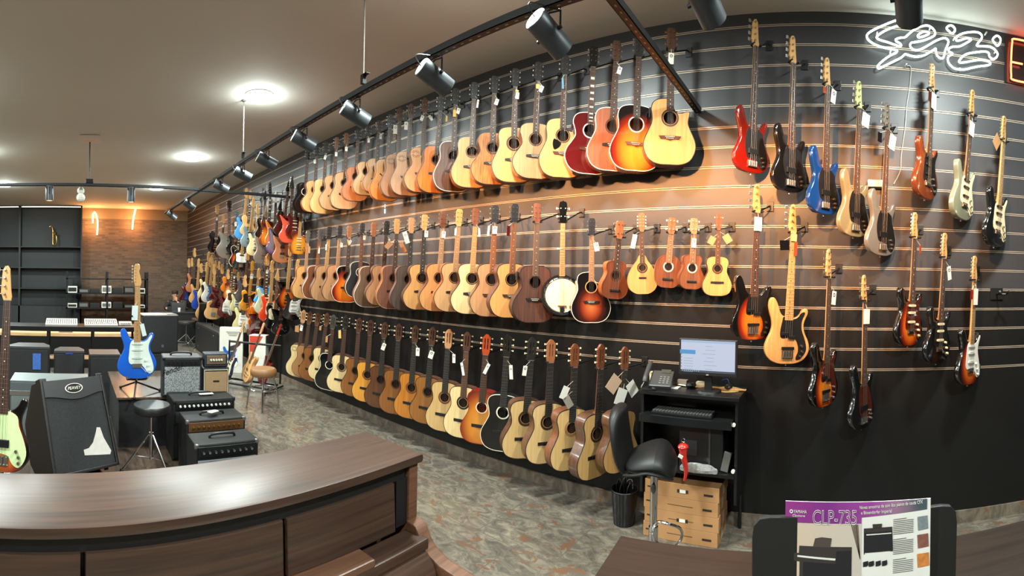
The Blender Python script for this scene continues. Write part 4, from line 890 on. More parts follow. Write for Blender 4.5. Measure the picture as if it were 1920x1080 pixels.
low('classical', 780, 610, 767, 785, -20, 'strong orange classical guitar in the middle of bottom row', A(top=AMB, side=SIDE, head=ROSE, hs='slot', board=EBO, ros=MAH, rw=.02), tg=(.045, .04, -2, .04, .085))
low('classical', 812, 613, 797, 795, -20, 'brown amber classical guitar right of the strong orange one', A(top=wood('cl_amb', (136, 86, 38), (156, 102, 50), .3, coat=.5), side=SIDE, head=ROSE, hs='slot', board=EBO), tg=(.02, .05, 14, .05, .08))
low('classical', 842.5, 617, 829, 809, -20, 'natural classical guitar left of the palest spruce one', A(top=wood('cl_nat', (196, 154, 96), (214, 176, 120), .3, coat=.5), side=SIDE, head=TAN, hs='slot', board=EBO, ros=MAH, rw=.02), tg=(.07, .04, -4, .03, .085))
low('classical', 877, 622, 864, 821.5, -20, 'palest spruce classical guitar left of the orange sunburst one', A(top=wood('cl_pale', (218, 188, 128), (234, 208, 154), .3, coat=.5), side=SIDE, head=ROSE, hs='slot', board=SIDE, ros=EBO, rw=.02), tg=(-.035, .1, -14, .025, .12))
low('classical', 913.5, 626.6, 898, 832.6, -12, 'orange sunburst classical guitar with red edges and red headstock', A(top=SBC, side=RED, head=lac('redhead', (168, 62, 24)), hs='slot', board=ROSE, ros=BONE, rw=.01, bind=RED), tg=(.04, .07, 22, .03, .1))
low('classical', 952.4, 628, 938, 846, -12, 'glossy black classical guitar with pale rosette ring', A(top=BLK, side=BLK, head=BLK, hs='slot', board=EBO, ros=BONE, rw=.014, bind=BONE), tg=(.045, .06, -6, .03, .12))
low('classical', 998.7, 632.6, 980, 860, 14, 'natural classical guitar directly right of the glossy black one', A(top=wood('cl_n2', (206, 164, 104), (222, 184, 126), .3, coat=.5), side=SIDE, head=EBO, hs='slot', board=EBO, ros=ROSE, rw=.022), tg=(-.045, .04, 4, .035, .08))
low('classical', 1034, 636.5, 1024, 869, 24, 'natural classical with orange slotted head, fifth from the stool', A(top=wood('cl_n3', (210, 172, 112), (228, 192, 136), .25, coat=.5), side=SIDE, head=ORH, hs='slot', board=EBO, ros=ROSE, rw=.022))
low('classical', 1078.7, 644.4, 1069, 881.5, 30, 'honey classical with cream rosette, third from the black saddle stool', A(top=wood('cl_n4', (212, 170, 106), (230, 190, 128), .25, coat=.5), side=MAH, head=MAH, hs='slot', board=EBO, ros=TAN, rw=.024), tg=[(-.07, .14, 24, .06, .1), (-.08, .22, -32, .06, .1, mat('grey_card', (150, 140, 126), .6))])
low('classical', 1128, 645, 1115, 897, 44, 'lowest natural classical guitar with wide brown side showing', A(top=wood('cl_n5', (206, 160, 96), (224, 180, 116), .25, coat=.5), side=SIDE, head=MAH, hs='slot', board=EBO, ros=ROSE, rw=.022))
low('classical', 1172.6, 650, 1164, 885, 40, 'natural classical guitar partly hidden behind the black saddle stool', A(top=wood('cl_n6', (196, 146, 84), (214, 164, 102), .25, coat=.5), side=SIDE, head=MAH, hs='slot', board=EBO, ros=ROSE, rw=.02, block=0), tg=[(-.08, .04, 40, .11, .13, mat('pink_card', (206, 170, 140), .6)), (.04, .1, -34, .09, .12), (-.02, .14, 22, .1, .13)])
# ---------------------------------------------------------------- basses and electrics on the right
R = hang
MMP = A(knm=NICKEL, pgm=BLACKP)
R('mmbass', 1419, 37, 1410, 324, 0, 'glossy red bass with black pickguard, leftmost of upper basses', dict(MMP, top=lac('red_burst', (112, 20, 10), .1), board=ROSE), yabs=46)
R('mmbass', 1489, 68, 1482, 360, 0, 'all black bass between the red and blue basses', dict(MMP, top=BLK, board=ROSE), yabs=44)
R('mmbass', 1553, 109, 1547, 402, 0, 'metallic blue bass with black pickguard', dict(MMP, top=BLU, board=ROSE), tg=[(.05, .02, 8, .05, .1), (-.05, .03, 0, .03, .045, lac('sticker', (150, 60, 30)))], yabs=46)
R('mmbass', 1613, 153, 1603, 444, 0, 'champagne gold bass with pale green headstock', dict(MMP, top=GLD, board=ROSE, head=lac('greenhead', (190, 200, 130))), tg=(.06, .02, 8, .08, .1), yabs=44)
R('mmbass', 1666, 193, 1654, 479.6, 0, 'silver champagne bass lowest of the five upper basses', dict(MMP, top=SIL, board=ROSE, head=SIL), tg=[(.05, .03, 10, .07, .11), (-.1, .05, 0, .045, .07, BLK)], yabs=42)
R('strat', 1750, 120, 1738, 373, 0, 'copper electric guitar below the white neon lettering', A(top=COP, neck=MAPLE, board=ROSE, pgm=BLACKP, hs='fender'), tg=[(.0, .02, 0, .07, .11), (-.06, .03, 0, .045, .07, lac('tagbrown', (70, 30, 18)))], yabs=50)
R('strat', 1825, 169, 1806, 412, 0, 'pearl green electric guitar right of the copper one', A(top=PEARL, neck=MAPLE, board=ROSE, pgm=CREAM), tg=(-.01, .05, 2, .075, .1), yabs=46)
R('strat', 1884, 218, 1868, 462, 0, 'electric guitar with maple headstock near the right edge', A(top=BLK, neck=MAPLE, board=MAPLE, pgm=CREAM), tg=(-.1, .0, 36, .08, .1, TAN), yabs=42)
R('pbass', 1422, 345, 1411, 638, 0, 'black edged sunburst bass above the computer monitor', A(top=SBB, neck=MAPLE, board=ROSE, pgm=BLACKP), tg=(.0, .03, 0, .062, .1), yabs=35)
R('pbass', 1490, 383, 1475, 683, 0, 'large natural wood bass with black pickguard and maple fretboard', A(top=wood('natural_bass', (188, 130, 74), (208, 152, 94), .2, coat=.8), neck=MAPLE, board=MAPLE, pgm=BLACKP), tg=[(.0, .0, 0, .045, .05, TAGY), (.018, .055, 0, .022, .1, lac('sticker', (150, 60, 30))), (-.07, .05, -6, .07, .07, BLK)], yabs=24)
R('pbass', 1556, 467, 1547, 763, 0, 'narrow turned sunburst bass right of the large natural bass', A(top=SBB, neck=MAPLE, board=ROSE, pgm=TORT), tg=(.05, .09, 6, .055, .1), yabs=56)
R('mmbass', 1622, 515.5, 1619, 804, 0, 'black bass with brown tortoiseshell pickguard, lowest on the right', A(top=BLK, neck=MAPLE, board=ROSE, pgm=TORT, pgk='egg', name='bass_guitar'), tg=(.0, .05, 2, .085, .11), yabs=54)
R('strat', 1717, 398, 1706, 649, 0, 'sunburst electric guitar with brown tortoiseshell pickguard', A(top=SBE, neck=MAPLE, board=ROSE, pgm=TORT, pkm=CREAM, knm=CREAM, edge=None), tg=(.05, .04, 0, .025, .06, lac('sticker', (150, 60, 30))), yabs=46)
R('strat', 1773, 436.6, 1759, 682, 0, 'glossy black electric guitar with black guard and cream pickups', A(top=BLK, neck=MAPLE, board=ROSE, pgm=BLACKP, pkm=CREAM, knm=CREAM), tg=(.04, .05, -14, .05, .1), yabs=44)
R('strat', 1829, 479.6, 1818, 722, 0, 'sunburst electric guitar with white guard and maple fretboard', A(top=SBE, neck=MAPLE, board=MAPLE, pgm=WHITEP, pkm=WHITEP, knm=WHITEP), tg=[(.0, .05, 0, .06, .12), (-.06, .06, 0, .03, .07, RED)], yabs=42)
t = thing('wall_hanger', 'empty black wall hanger at the right edge of the slat wall', 'wall hanger', atY(1868, 551, D-.002))
MB().box((0, -.004, 0), (.1, .008, .09), bev=.002).obj('plate', BLACKP, t); MB().tube([(0, 0, 0), (0, -.12, .0)], .007, 8).obj('arm', BLACKM, t); MB().tube([(-.035, -.17, .02), (-.03, -.13, 0), (0, -.115, 0), (.03, -.13, 0), (.035, -.17, .02)], .008, 8).obj('fork', BLACKP, t)
# ---------------------------------------------------------------- far electrics, upper group
Yo = 26
def E(kind, pxt, pyt, pxb, pyb, desc, top_, **k):
    tg = k.pop('tg', None); k.setdefault('pgm', False if kind in ('super',) else BLACKP); yo = k.pop('yo', Yo)
    hang(kind, pxt, pyt, pxb, pyb, yo, desc, A(top=top_, **k), tg=tg)
E('lespaul', 408, 384, 404, 474, 'dark single cut guitar at the far end, upper electrics', BLK, tg=(.0, .06, 10), hs='lp')
E('strat', 420, 403, 415, 484, 'white and sunburst electric near the far upper end', SBE, pgm=WHITEP, tg=(.0, .02, 20))
E('semi', 430.5, 376, 428, 485, 'grey brown hollow electric guitar with f-hole look', wood('grey_semi', (92, 84, 74), (110, 100, 88), .4), hs='lp', head=BLK)
E('semi', 445, 397, 440, 478, 'glossy black hollow guitar with teal headstock', BLK, hs='three', head=TEAL, neck=BRN, tg=(-.02, .03, 0, .05, .1))
E('lespaul', 450, 411, 444, 501, 'sunburst single cut guitar behind the black one with white guard', SBE, hs='lp', head=BLK, block=1, edge=BONE)
E('tele', 459, 412, 451, 507, 'black electric guitar with bold white pickguard and maple neck', BLK, pgm=WHITEP, board=MAPLE, yo=12)
E('strat', 463, 352, 455, 449, 'bright blue electric guitar in the far upper group', SKY, pgm=SKY, board=MAPLE)
E('lespaul', 470, 357, 464, 442, 'natural electric with block inlays behind the pale blue one', NAT, block=1, hs='ball', head=MAPLE, tg=(.02, .05))
E('strat', 477, 370, 465, 464, 'pale blue grey electric guitar beside the cream one', LBLU, pgm=LBLU, board=MAPLE)
E('strat', 484, 382, 478, 480, 'cream electric guitar with cream guard and maple neck', CRM, pgm=CREAM, pkm=CREAM, board=MAPLE, tg=(.0, .05, 8), yo=18)
E('lespaul', 498, 356, 493, 452, 'angular black electric guitar with thin white edge', BLK, edge=BONE, hs='point', head=BLK)
E('super', 500, 384, 493, 495, 'matte grey double cutaway electric with two pickups', GRY, hs='point', head=GRY, yo=14, board=ROSE)
E('mmbass', 508, 342, 502, 461, 'orange burst bass with white block inlays, far upper group', SBG, pgm=False, block=1, hs='bass', head=BLK, name='bass_guitar')
E('super', 518, 358, 513, 462, 'orange electric with white pointed headstock, mostly hidden', ORG, hs='point', head=WHT)
E('super', 528, 372, 515, 477, 'grey electric guitar with purple blue lower edge', burst('purple_fade', [(0, (140, 132, 136)), (.6, (136, 126, 136)), (.8, (120, 70, 140)), (1., (30, 50, 130))], .25, .3, .3), hs='point', head=BLK)
E('super', 534, 386, 528, 493, 'brown wood double cutaway electric with black fittings', wood('rg_brown', (164, 98, 60), (184, 116, 74), .4), hs='point', head=BLK, pkm=BLACKP, knm=BLACKP, yo=10)
E('lespaul', 542, 338, 530, 443, 'glossy black electric left of the coral red one', BLK, hs='point', head=BLK)
E('sg', 549, 330, 543, 456, 'coral red electric guitar with pointed black headstock', CORAL, pgm=False, hs='point', head=BLK)
E('strat', 559, 343, 551, 444, 'electric guitar with cream pickup left of the black acoustic', MRN, pgm=MRN, pkm=CREAM, tg=None)
E('lespaul', 566, 376, 559, 477, 'brown sunburst electric guitar with maple neck under black acoustic', SBG, board=MAPLE, hs='fender', pgm=MRN, pkm=CREAM, yo=8, pk=[('single', 0, .285), ('single', 0, .235), ('single', 0, .175)])
# ---------------------------------------------------------------- far electrics, lower group
E('explorer', 355, 470, 353, 567, 'dark red electric guitar at the far left end', MRN)
E('strat', 361, 472, 358, 566, 'dark navy electric guitar beside the far brick wall', NAVY)
E('strat', 366, 462, 362, 549, 'light brown electric guitar hanging highest at the brick wall end', wood('rg_brown', 0, 0))
E('strat', 374, 478, 368, 570, 'natural honey electric guitar above the navy one', NAT, pgm=NAT, board=MAPLE)
E('strat', 379, 486, 373, 581, 'strong blue electric guitar low in the far group', BLUE2, pgm=BLUE2)
E('mmbass', 390, 482, 381, 599, 'natural bass with black bridge left of the angular natural guitar', NAT, pgm=False, board=MAPLE, knm=BLACKP, yo=10)
E('strat', 393, 470, 385, 563, 'cream yellow electric guitar high in the far lower group', CRM, pgm=CREAM, board=MAPLE)
E('strat', 396, 482, 388, 574, 'small sunburst electric behind the angular natural guitar', SBE, pgm=BLACKP)
E('strat', 399, 478, 392, 568, 'white electric guitar behind the dark blue one', WHT, pgm=WHITEP, board=MAPLE)
E('bite', 403, 485, 399, 599, 'natural acoustic bass with pointed lower corner', NAT, pgm=False, board=MAPLE, pk=[], name='bass_guitar', hs='fender', yo=4)
E('sg', 406, 488, 400, 568, 'dark blue slim electric guitar in the far lower group', lac('steel_blue', (44, 84, 130)), pgm=False, board=MAPLE)
E('explorer', 412, 490, 406, 565, 'small maroon pointed electric guitar', MRN, pgm=False)
E('explorer', 418, 495, 411, 582, 'larger maroon pointed electric guitar behind the dark red one', lac('deep_maroon', (56, 12, 12)), pgm=False)
E('lespaul', 431, 485, 424, 548, 'orange flamed single cut electric guitar', lac('orange_flame', (222, 120, 24)), hs='lp', head=BLK, block=1, pgm=False, yo=4)
E('strat', 429, 505, 422, 595.5, 'dark red electric guitar with white pickguard', MRN, pgm=WHITEP, pkm=WHITEP, board=ROSE, yo=4)
E('lespaul', 437, 490, 430, 562, 'amber single cut electric guitar beside the orange flamed one', SBG, hs='lp', head=BLK, block=1, pgm=False, yo=6)
E('tele', 441, 498, 434, 576, 'ivory electric guitar with dark pickguard and block inlays', WHT, pgm=TORT, block=1, tg=(.0, .04))
E('strat', 448, 510, 443, 584, 'olive cream electric behind the vintage white one', OLV, pgm=WHITEP)
E('strat', 461, 516, 453, 624, 'vintage white electric guitar lowest in the far group', OLV, pgm=WHITEP, pkm=WHITEP, knm=WHITEP, board=ROSE, yo=0)
E('strat', 466, 468, 456, 567, 'dark denim grey electric guitar', DNM, pgm=DNM, board=ROSE)
E('tele', 475, 489, 464, 583, 'butterscotch electric guitar with matching amber neck', BUT, pgm=BLACKP, board=BUT, neck=BUT, tg=(.0, .05, 0, .05, .09), yo=12)
E('strat', 487, 503, 476, 599, 'gold sunburst electric with white guard and maple neck', SBG, pgm=WHITEP, pkm=WHITEP, board=MAPLE, yo=14)
E('strat', 489, 521, 480, 615, 'orange electric guitar behind the dark cherry one', lac('orange', (236, 110, 16)), pgm=False)
E('sg', 491, 522, 481, 635, 'dark cherry double horned electric lowest near the floor rack', MRN, pgm=False, block=1, hs='lp', head=BLK, peg=GOLD, yo=20)
E('explorer', 500, 480, 494, 571, 'sky blue electric guitar behind the seafoam one', lac('bright_sky', (58, 150, 226)), pgm=False)
E('strat', 503, 475, 496, 590, 'seafoam green electric guitar with block inlay neck', SEA, pgm=CREAM, block=1, hs='ball', head=MAPLE, peg=GOLD, tg=(.0, .06, 10), yo=20)
E('strat', 512, 488, 504, 604, 'bright red orange electric guitar with maple neck', ORR, pgm=CREAM, board=MAPLE, yo=24)
E('tele', 522, 503, 514, 618, 'black electric guitar with cream guard right of the red one', BLK, pgm=CREAM, board=MAH, hs='point', head=MAPLE, yo=16)
E('super', 527, 522, 526, 628, 'glossy black double cutaway electric with silver knobs', BLK, hs='point', head=BLK, yo=14)
E('sg', 546, 457, 536, 578, 'red orange sunburst electric behind the black one', SBE, pgm=CREAM, board=MAPLE, hs='fender')
E('strat', 560, 486, 548, 600, 'black electric guitar with large white pickguard below honey cutaway', BLK, pgm=WHITEP, pkm=WHITEP, knm=WHITEP, board=ROSE, yo=10)
print('SCALES', SC)
# ---------------------------------------------------------------- stage left: platforms, amplifiers, speakers
TOLEX = mat('black_tolex', (16, 17, 18), .5, bump=.6, bscale=900.); TOLG = mat('dark_tolex', (36, 40, 42), .5, bump=.5, bscale=900.)
def grill(name, a, b, sc=260., rough=.8, dots=True):
    if name in MATS: return MATS[name]
    m, nt, bb = newmat(name); L = nt.links; tc = nt.nodes.new('ShaderNodeTexCoord'); ck = nt.nodes.new('ShaderNodeTexVoronoi' if dots else 'ShaderNodeTexChecker')
    ck.inputs['Scale'].default_value = sc; L.new(tc.outputs['Object'], ck.inputs['Vector'])
    r = ramp(nt, [(.3, a), (.55, b)]); L.new(ck.outputs['Distance' if dots else 'Fac'], r.inputs['Fac']); L.new(r.outputs['Color'], bb.inputs['Base Color']); bb.inputs['Roughness'].default_value = rough
    MATS[name] = m; return m
GRB = grill('black_grille', (8, 8, 9), (30, 32, 33), 220.); GRS = grill('silver_grille', (66, 70, 74), (156, 160, 160), 130.); GRT = grill('tan_grille', (150, 122, 90), (176, 146, 110), 320.)
STEEL = mat('corner_steel', (150, 150, 150), .3, .9)
PLAT = wood('stage_wood', (62, 50, 42), (92, 76, 64), .25, (3, 30, 30), coat=.2)
t = thing('stage_platform', 'low dark wood floor step under the leaning black amplifier', 'platform', (-4.2, .05, 0))
MB().box((-.0, -.55, .06), (2.2, 3.3, .12), bev=.004).obj('deck', PLAT, t)
MB().box((.62, .0, .1215), (.05, 2.2, .003)).obj('strip', mat('grey_strip', (110, 112, 114), .4, .5), t)
t = thing('stage_riser', 'high black riser with wooden top under the blue guitar', 'platform', (-4.96, 1.05, 0))
MB().box((0, -.15, .345), (1.15, .95, .45)).obj('skirt', mat('black_skirt', (18, 18, 19), .8), t)
MB().box((0, -.15, .58), (1.2, 1.0, .02), bev=.003).obj('top', PLAT, t)
RT = .59
def amp(name, label, loc, yaw, w, d, h, front, panel='top', knobs=8, face=TOLEX, pm=BLACKP, ktl=NICKEL, mtx=None, handle=True, corners=True, ph=.07, cat='amplifier', gk=.03):
    """combo amplifier: x right, front faces -y, base at z=0"""
    t = thing(name, label, cat, loc, yaw, mtx=mtx)
    MB().box((0, 0, h/2), (w, d, h), bev=.012).obj('cabinet', face, t)
    gz = (h-ph-.02) if panel == 'front' else h-.03
    MB().box((0, -d/2-.004, .02+gz/2-.01), (w-.04, .012, gz-.03), bev=.003).obj('grille', front, t)
    if panel:
        z = h-ph/2-.012
        p = MB().box((0, -d/2-.005, z), (w-.04, .012, ph-.012), bev=.002).obj('control_panel', pm, t)
        n = knobs
        for k in range(n):
            x = -w/2+.06+(w-.12)*k/max(1, n-1)
            MB().cyl((x, -d/2-.008, z), (x, -d/2-.026, z), min(.011, gk), .009, 10).obj('knob', ktl, p, True)
    if handle: MB().tube(catmull([(-.1, 0, h), (-.085, 0, h+.022), (0, 0, h+.028), (.085, 0, h+.022), (.1, 0, h)], 4, False), .01, 8).obj('handle', BLACKP, t)
    if corners:
        for sx_ in (-1, 1):
            for z in (.015, h-.015): MB().box((sx_*(w/2-.012), -d/2+.012, z), (.034, .034, .034), bev=.012).obj('corner', STEEL if corners == 2 else BLACKP, t)
    for sx_ in (-1, 1):
        for sy in (-1, 1): pass
    return t
# big tilted bass combo
P0 = Vector((-3.72, .02, .16))
yawP = math.radians(118)
Rm = Matrix.Rotation(yawP, 4, 'Z') @ Matrix.Rotation(math.radians(-23), 4, 'X')
t = thing('bass_amplifier', 'large black wedge amplifier leaning back with pale vinyl sticker', 'amplifier', mtx=Matrix.Translation(P0) @ Rm)
w_, h_, d_ = .56, .70, .42
prof = [(-d_/2, .0), (-d_/2, h_), (-d_/2+.16, h_+.01), (d_/2, h_*.62), (d_/2, .12), (d_/2-.12, .0)]
m = MB(); m.prism([(y, z) for y, z in prof], -w_/2, w_/2, .008, 2)
bm_ = m.bm; bmesh.ops.transform(bm_, matrix=Matrix(((0, 1, 0, 0), (1, 0, 0, 0), (0, 0, 1, 0), (0, 0, 0, 1))), verts=bm_.verts); bmesh.ops.reverse_faces(bm_, faces=bm_.faces[:])
m.obj('cabinet', TOLEX, t)
m = MB()
m.box((-w_/2+.012, -d_/2-.006, h_/2), (.024, .03, h_), bev=.006).box((w_/2-.012, -d_/2-.006, h_/2), (.024, .03, h_), bev=.006).box((0, -d_/2-.006, .012), (w_, .03, .024), bev=.006)
m.obj('frame', BLACKP, t)
MB().box((0, -d_/2-.002, h_*.43), (w_-.05, .012, h_*.84-.03)).obj('grille', GRB, t)
pl = [(-w_/2+.024, h_)]+[(-w_/2+.024+(w_-.048)*k/16, h_-.125-.03*math.sin(PI*(k/16)**1.1)**2*1.2) for k in range(17)]+[(w_/2-.024, h_)]
p = MB().prism(pl, -d_/2-.018, -d_/2-.004, .002, 1).obj('logo_panel', mat('amp_panel', (30, 33, 35), .45), t)
MB().prism(circ(0, h_-.075, .034, 28, 2.1), -d_/2-.022, -d_/2-.018).obj('badge', mat('badge_black', (14, 14, 14), .3), p)
MB().ring(0, h_-.075, .034, .038, -d_/2-.024, -d_/2-.018, 32, 2.05).obj('badge_rim', WHITEP, p)
text('lettering', 'PEAVEY', .034, WHITEP, p, Matrix.Translation((0, -d_/2-.0235, h_-.075)) @ TXZ, .001, shear=.3)
for sx_ in (-1, 1): MB().box((sx_*(w_/2-.03), -d_/2+.03, h_+.008), (.06, .09, .03), bev=.008).obj('corner', BLACKP, t)
for sx_ in (-1, 1): MB().cyl((sx_*(w_/2-.05), -.1, -.02), (sx_*(w_/2-.05), -.1, .0), .018, seg=10).obj('foot', BLACKP, t)
m = MB(); pts = [(.0, .12), (.22, .09), (.235, .115), (.19, .22), (.175, .30), (.145, .305), (.13, .27), (.09, .20), (.045, .165), (.0, .16)]
st = MB().prism(pts, -d_/2-.011, -d_/2-.009).obj('sticker', mat('holo_vinyl', (196, 192, 184), .35, .1, .15, 30.), t)
# silver ribbed combo
c = Vector((-4.52, -.22, .12))
GLe = mat('grey_cover', (112, 120, 120), .4, .3)
t = thing('keyboard_amplifier', 'wide silver grey ribbed amplifier behind the leaning black one', 'amplifier', c, math.radians(90))
MB().box((0, 0, .31), (.72, .36, .60), bev=.01).obj('cabinet', mat('grey_tolex', (84, 92, 94), .5), t)
def ribm():
    m, nt, b = newmat('ribbed_grille'); L = nt.links; tc = nt.nodes.new('ShaderNodeTexCoord'); wv = nt.nodes.new('ShaderNodeTexWave'); wv.inputs['Scale'].default_value = 14.; L.new(tc.outputs['Object'], wv.inputs['Vector'])
    r = ramp(nt, [(.2, (84, 92, 96)), (.8, (140, 148, 150))]); L.new(wv.outputs['Fac'], r.inputs['Fac']); L.new(r.outputs['Color'], b.inputs['Base Color']); b.inputs['Roughness'].default_value = .5; return m
m = MB(); 
for k in range(68): m.box((-.34+.0101*k, -.186, .26), (.006, .008, .46))
m.box((0, -.182, .26), (.69, .006, .46)); m.obj('grille', mat('rib_silver', (138, 148, 150), .45, .3), t)
MB().box((0, -.188, .51), (.72, .014, .045), bev=.003).obj('control_panel', mat('brushed_silver', (170, 172, 170), .25, .9), t)
MB().box((0, .0, .615), (.72, .36, .012), bev=.003).obj('top_cover', GLe, t)
MB().box((0, -.188, .02), (.72, .012, .02)).obj('lower_rail', STEEL, t)
# practice amp and mini stack on the riser
yA = math.radians(90)
t = amp('practice_amplifier', 'small black amplifier with silver cloth front on the riser', (-4.45, 1.02, RT), math.radians(84), .37, .24, .37, GRS, 'front', 7, TOLG, mat('amp_dark_panel', (26, 26, 28), .4), BLACKP, ph=.065)
text('lettering', 'Fender', .075, BLACKP, t, Matrix.Translation((-.10, -.132, .25)) @ TXZ @ Matrix.Rotation(.35, 4, 'Z'), .0015, shear=.5)
t = amp('speaker_cabinet', 'small navy speaker cabinet with tan cloth, under its mini head', (-4.36, 1.33, RT), math.radians(84), .25, .16, .27, GRT, None, 0, mat('navy_tolex', (40, 46, 58), .5, bump=.5, bscale=900.), handle=False, corners=False, cat='speaker cabinet')
MB().box((0, -.09, .145), (.06, .004, .018), bev=.003).obj('name_plate', mat('plate_dark', (40, 34, 28), .4), t)
m = MB(); [m.box(c_, s_) for c_, s_ in (((-.112, -.087, .135), (.006, .006, .24)), ((.112, -.087, .135), (.006, .006, .24)), ((0, -.087, .252), (.23, .006, .006)), ((0, -.087, .018), (.23, .006, .006)))]; m.obj('piping', CREAM, t)
t = amp('amplifier_head', 'miniature navy amplifier head on the small tan cabinet', (-4.36, 1.33, RT+.272), math.radians(84), .22, .15, .13, mat('mini_front', (54, 50, 48), .5), 'front', 5, mat('navy_tolex'), mat('mini_panel', (150, 128, 104), .3, .5), WHITEP, handle=False, corners=False, ph=.09)
# stack of three combos stepping forward
t = amp('guitar_amplifier', 'widest black combo amplifier, rearmost of the three in a row', (-4.18, 1.14, .12), math.radians(90), .56, .32, .52, GRB, 'front', 12, TOLEX, BLACKP, WHITEP, ph=.075)
MB().box((-.245, -.165, .2), (.03, .006, .34)).obj('side_trim', mat('trim_grey', (120, 122, 122), .4, .4), t)
MB().box((.2, -.172, .468), (.09, .004, .035)).obj('badge', mat('badge_panel', (60, 62, 62), .3, .4), t); MB().box((.05, -.03, .535), (.13, .05, .002)).obj('paper_label', PAPER, t)
t = amp('guitar_amplifier', 'black combo with bronze control panel, middle of the three', (-3.80, 1.14, .12), math.radians(90), .50, .27, .45, GRB, 'front', 10, TOLEX, mat('bronze_panel', (128, 92, 62), .3, .6), GOLD, ph=.085, corners=2)
o = MB().box((.0, -.04, .485), (.09, .05, .003), Matrix.Rotation(.5, 3, 'Z')).obj('paper_label', PAPER, t)
t = amp('guitar_amplifier', 'black combo with silver knobs, front one of the three', (-3.45, 1.12, .12), math.radians(90), .49, .27, .38, mat('silver_cloth', (120, 126, 130), .5), 'front', 9, TOLEX, BLACKP, CHROME, ph=.09, corners=2, gk=.013)
m = MB().prism(catmull([(-.20, .05), (-.1, .04), (-.09, .09), (-.12, .17), (-.15, .14), (-.19, .17), (-.17, .1)], 3), -.152, -.148); m.obj('printed_guitar', PAPER, t)
t = amp('micro_amplifier', 'small dark amplifier low beside the piano lid', (-3.12, 1.13, .12), math.radians(78), .38, .22, .28, GRB, None, 0, TOLG, corners=False)
o = MB().box((0, 0, 0), (.09, .045, .001), Matrix.Rotation(.3, 3, 'Z')).obj('price_label', PAPER, None); o.location = (-3.06, 1.21, .402); tag(o, 'white label card lying on the low dark amplifier', 'label'); o.name = 'label_card'
# drum throne
def throne(name, label, loc, z, r=.155, seat=BLACKP, cat='stool', ch=CHROME, leg=.24):
    t = thing(name, label, cat, loc)
    MB().lathe([(0, z-.07), (r*.9, z-.07), (r, z-.055), (r, z-.012), (r*.94, z), (0, z+.003)], seg=28).obj('seat', seat, t)
    MB().cyl((0, 0, .1), (0, 0, z-.07), .0125, seg=10).cyl((0, 0, .18), (0, 0, .32), .017, seg=10).obj('post', ch, t, True)
    for k in range(3):
        a = 2*PI*k/3+.5; c_, s_ = math.cos(a), math.sin(a)
        l = MB().tube([(c_*.02, s_*.02, .30), (c_*leg*.6, s_*leg*.6, .14), (c_*leg, s_*leg, .012)], .008, 6).tube([(c_*.015, s_*.015, .11), (c_*leg*.6, s_*leg*.6, .13)], .006, 6).obj('leg', ch, t)
        MB().sph((c_*leg, s_*leg, .014), .016, 8).obj('rubber_foot', BLACKP, l, True)
    MB().cyl((-.03, 0, .31), (.03, 0, .31), .006, seg=6).obj('wing_nut', ch, t)
    return t
throne('drum_throne', 'round black padded drum stool in front of the riser', (-3.83, .64, .12), .55)
# guitar stand with blue guitar
gp = Vector((-4.52, .60, RT))
t = thing('guitar_stand', 'black tripod stand holding the bright blue guitar', 'guitar stand', gp)
for k, a in enumerate((-.2, 1.75, 3.7)):
    l = MB().tube([(0, 0, .11), (math.cos(a)*.24, math.sin(a)*.24, .012)], .009, 6).obj('leg', BLACKM, t); MB().sph((math.cos(a)*.24, math.sin(a)*.24, .014), .016, 8).obj('rubber_foot', BLACKP, l, True)
MB().cyl((0, 0, .10), (-.06, 0, .74), .011, seg=8).obj('post', BLACKM, t)
MB().tube([(.09, -.1, .17), (.03, -.09, .14), (0, 0, .13), (.03, .09, .14), (.09, .1, .17)], .01, 8).obj('cradle', BLACKP, t)
MB().tube([(.03, -.05, .74), (-.03, -.04, .74), (-.06, 0, .74), (-.03, .04, .74), (.03, .05, .74)], .008, 8).obj('neck_yoke', BLACKP, t)
Mg = Matrix.Translation(gp+Vector((.06, -.0, .15))) @ Matrix.Rotation(math.radians(86), 4, 'Z') @ Matrix.Rotation(math.radians(-6), 4, 'X') @ Matrix.Rotation(math.radians(0), 4, 'Y') @ Matrix.Scale(1.16, 4)
electric('strat', Mg, 'bright blue electric guitar with white pickguard on tripod stand', 'electric guitar', None, A(top=lac('bright_blue', (26, 92, 196), .14), pgm=mat('mint_white', (214, 224, 214), .3), pkm=mat('mint_white'), knm=mat('mint_white'), board=MAPLE, neck=MAPLE), True)
pricetag(Mg, 1, SPEC['strat'][1], 'upper pale tag on the blue guitar neck', (-.02, .16, 2, .05, .12, mat('pale_card', (200, 214, 214), .6)))
pricetag(Mg, 1, SPEC['strat'][1], 'lower pale tag on the blue guitar neck', (.035, .31, -14, .035, .10, mat('pale_card')))
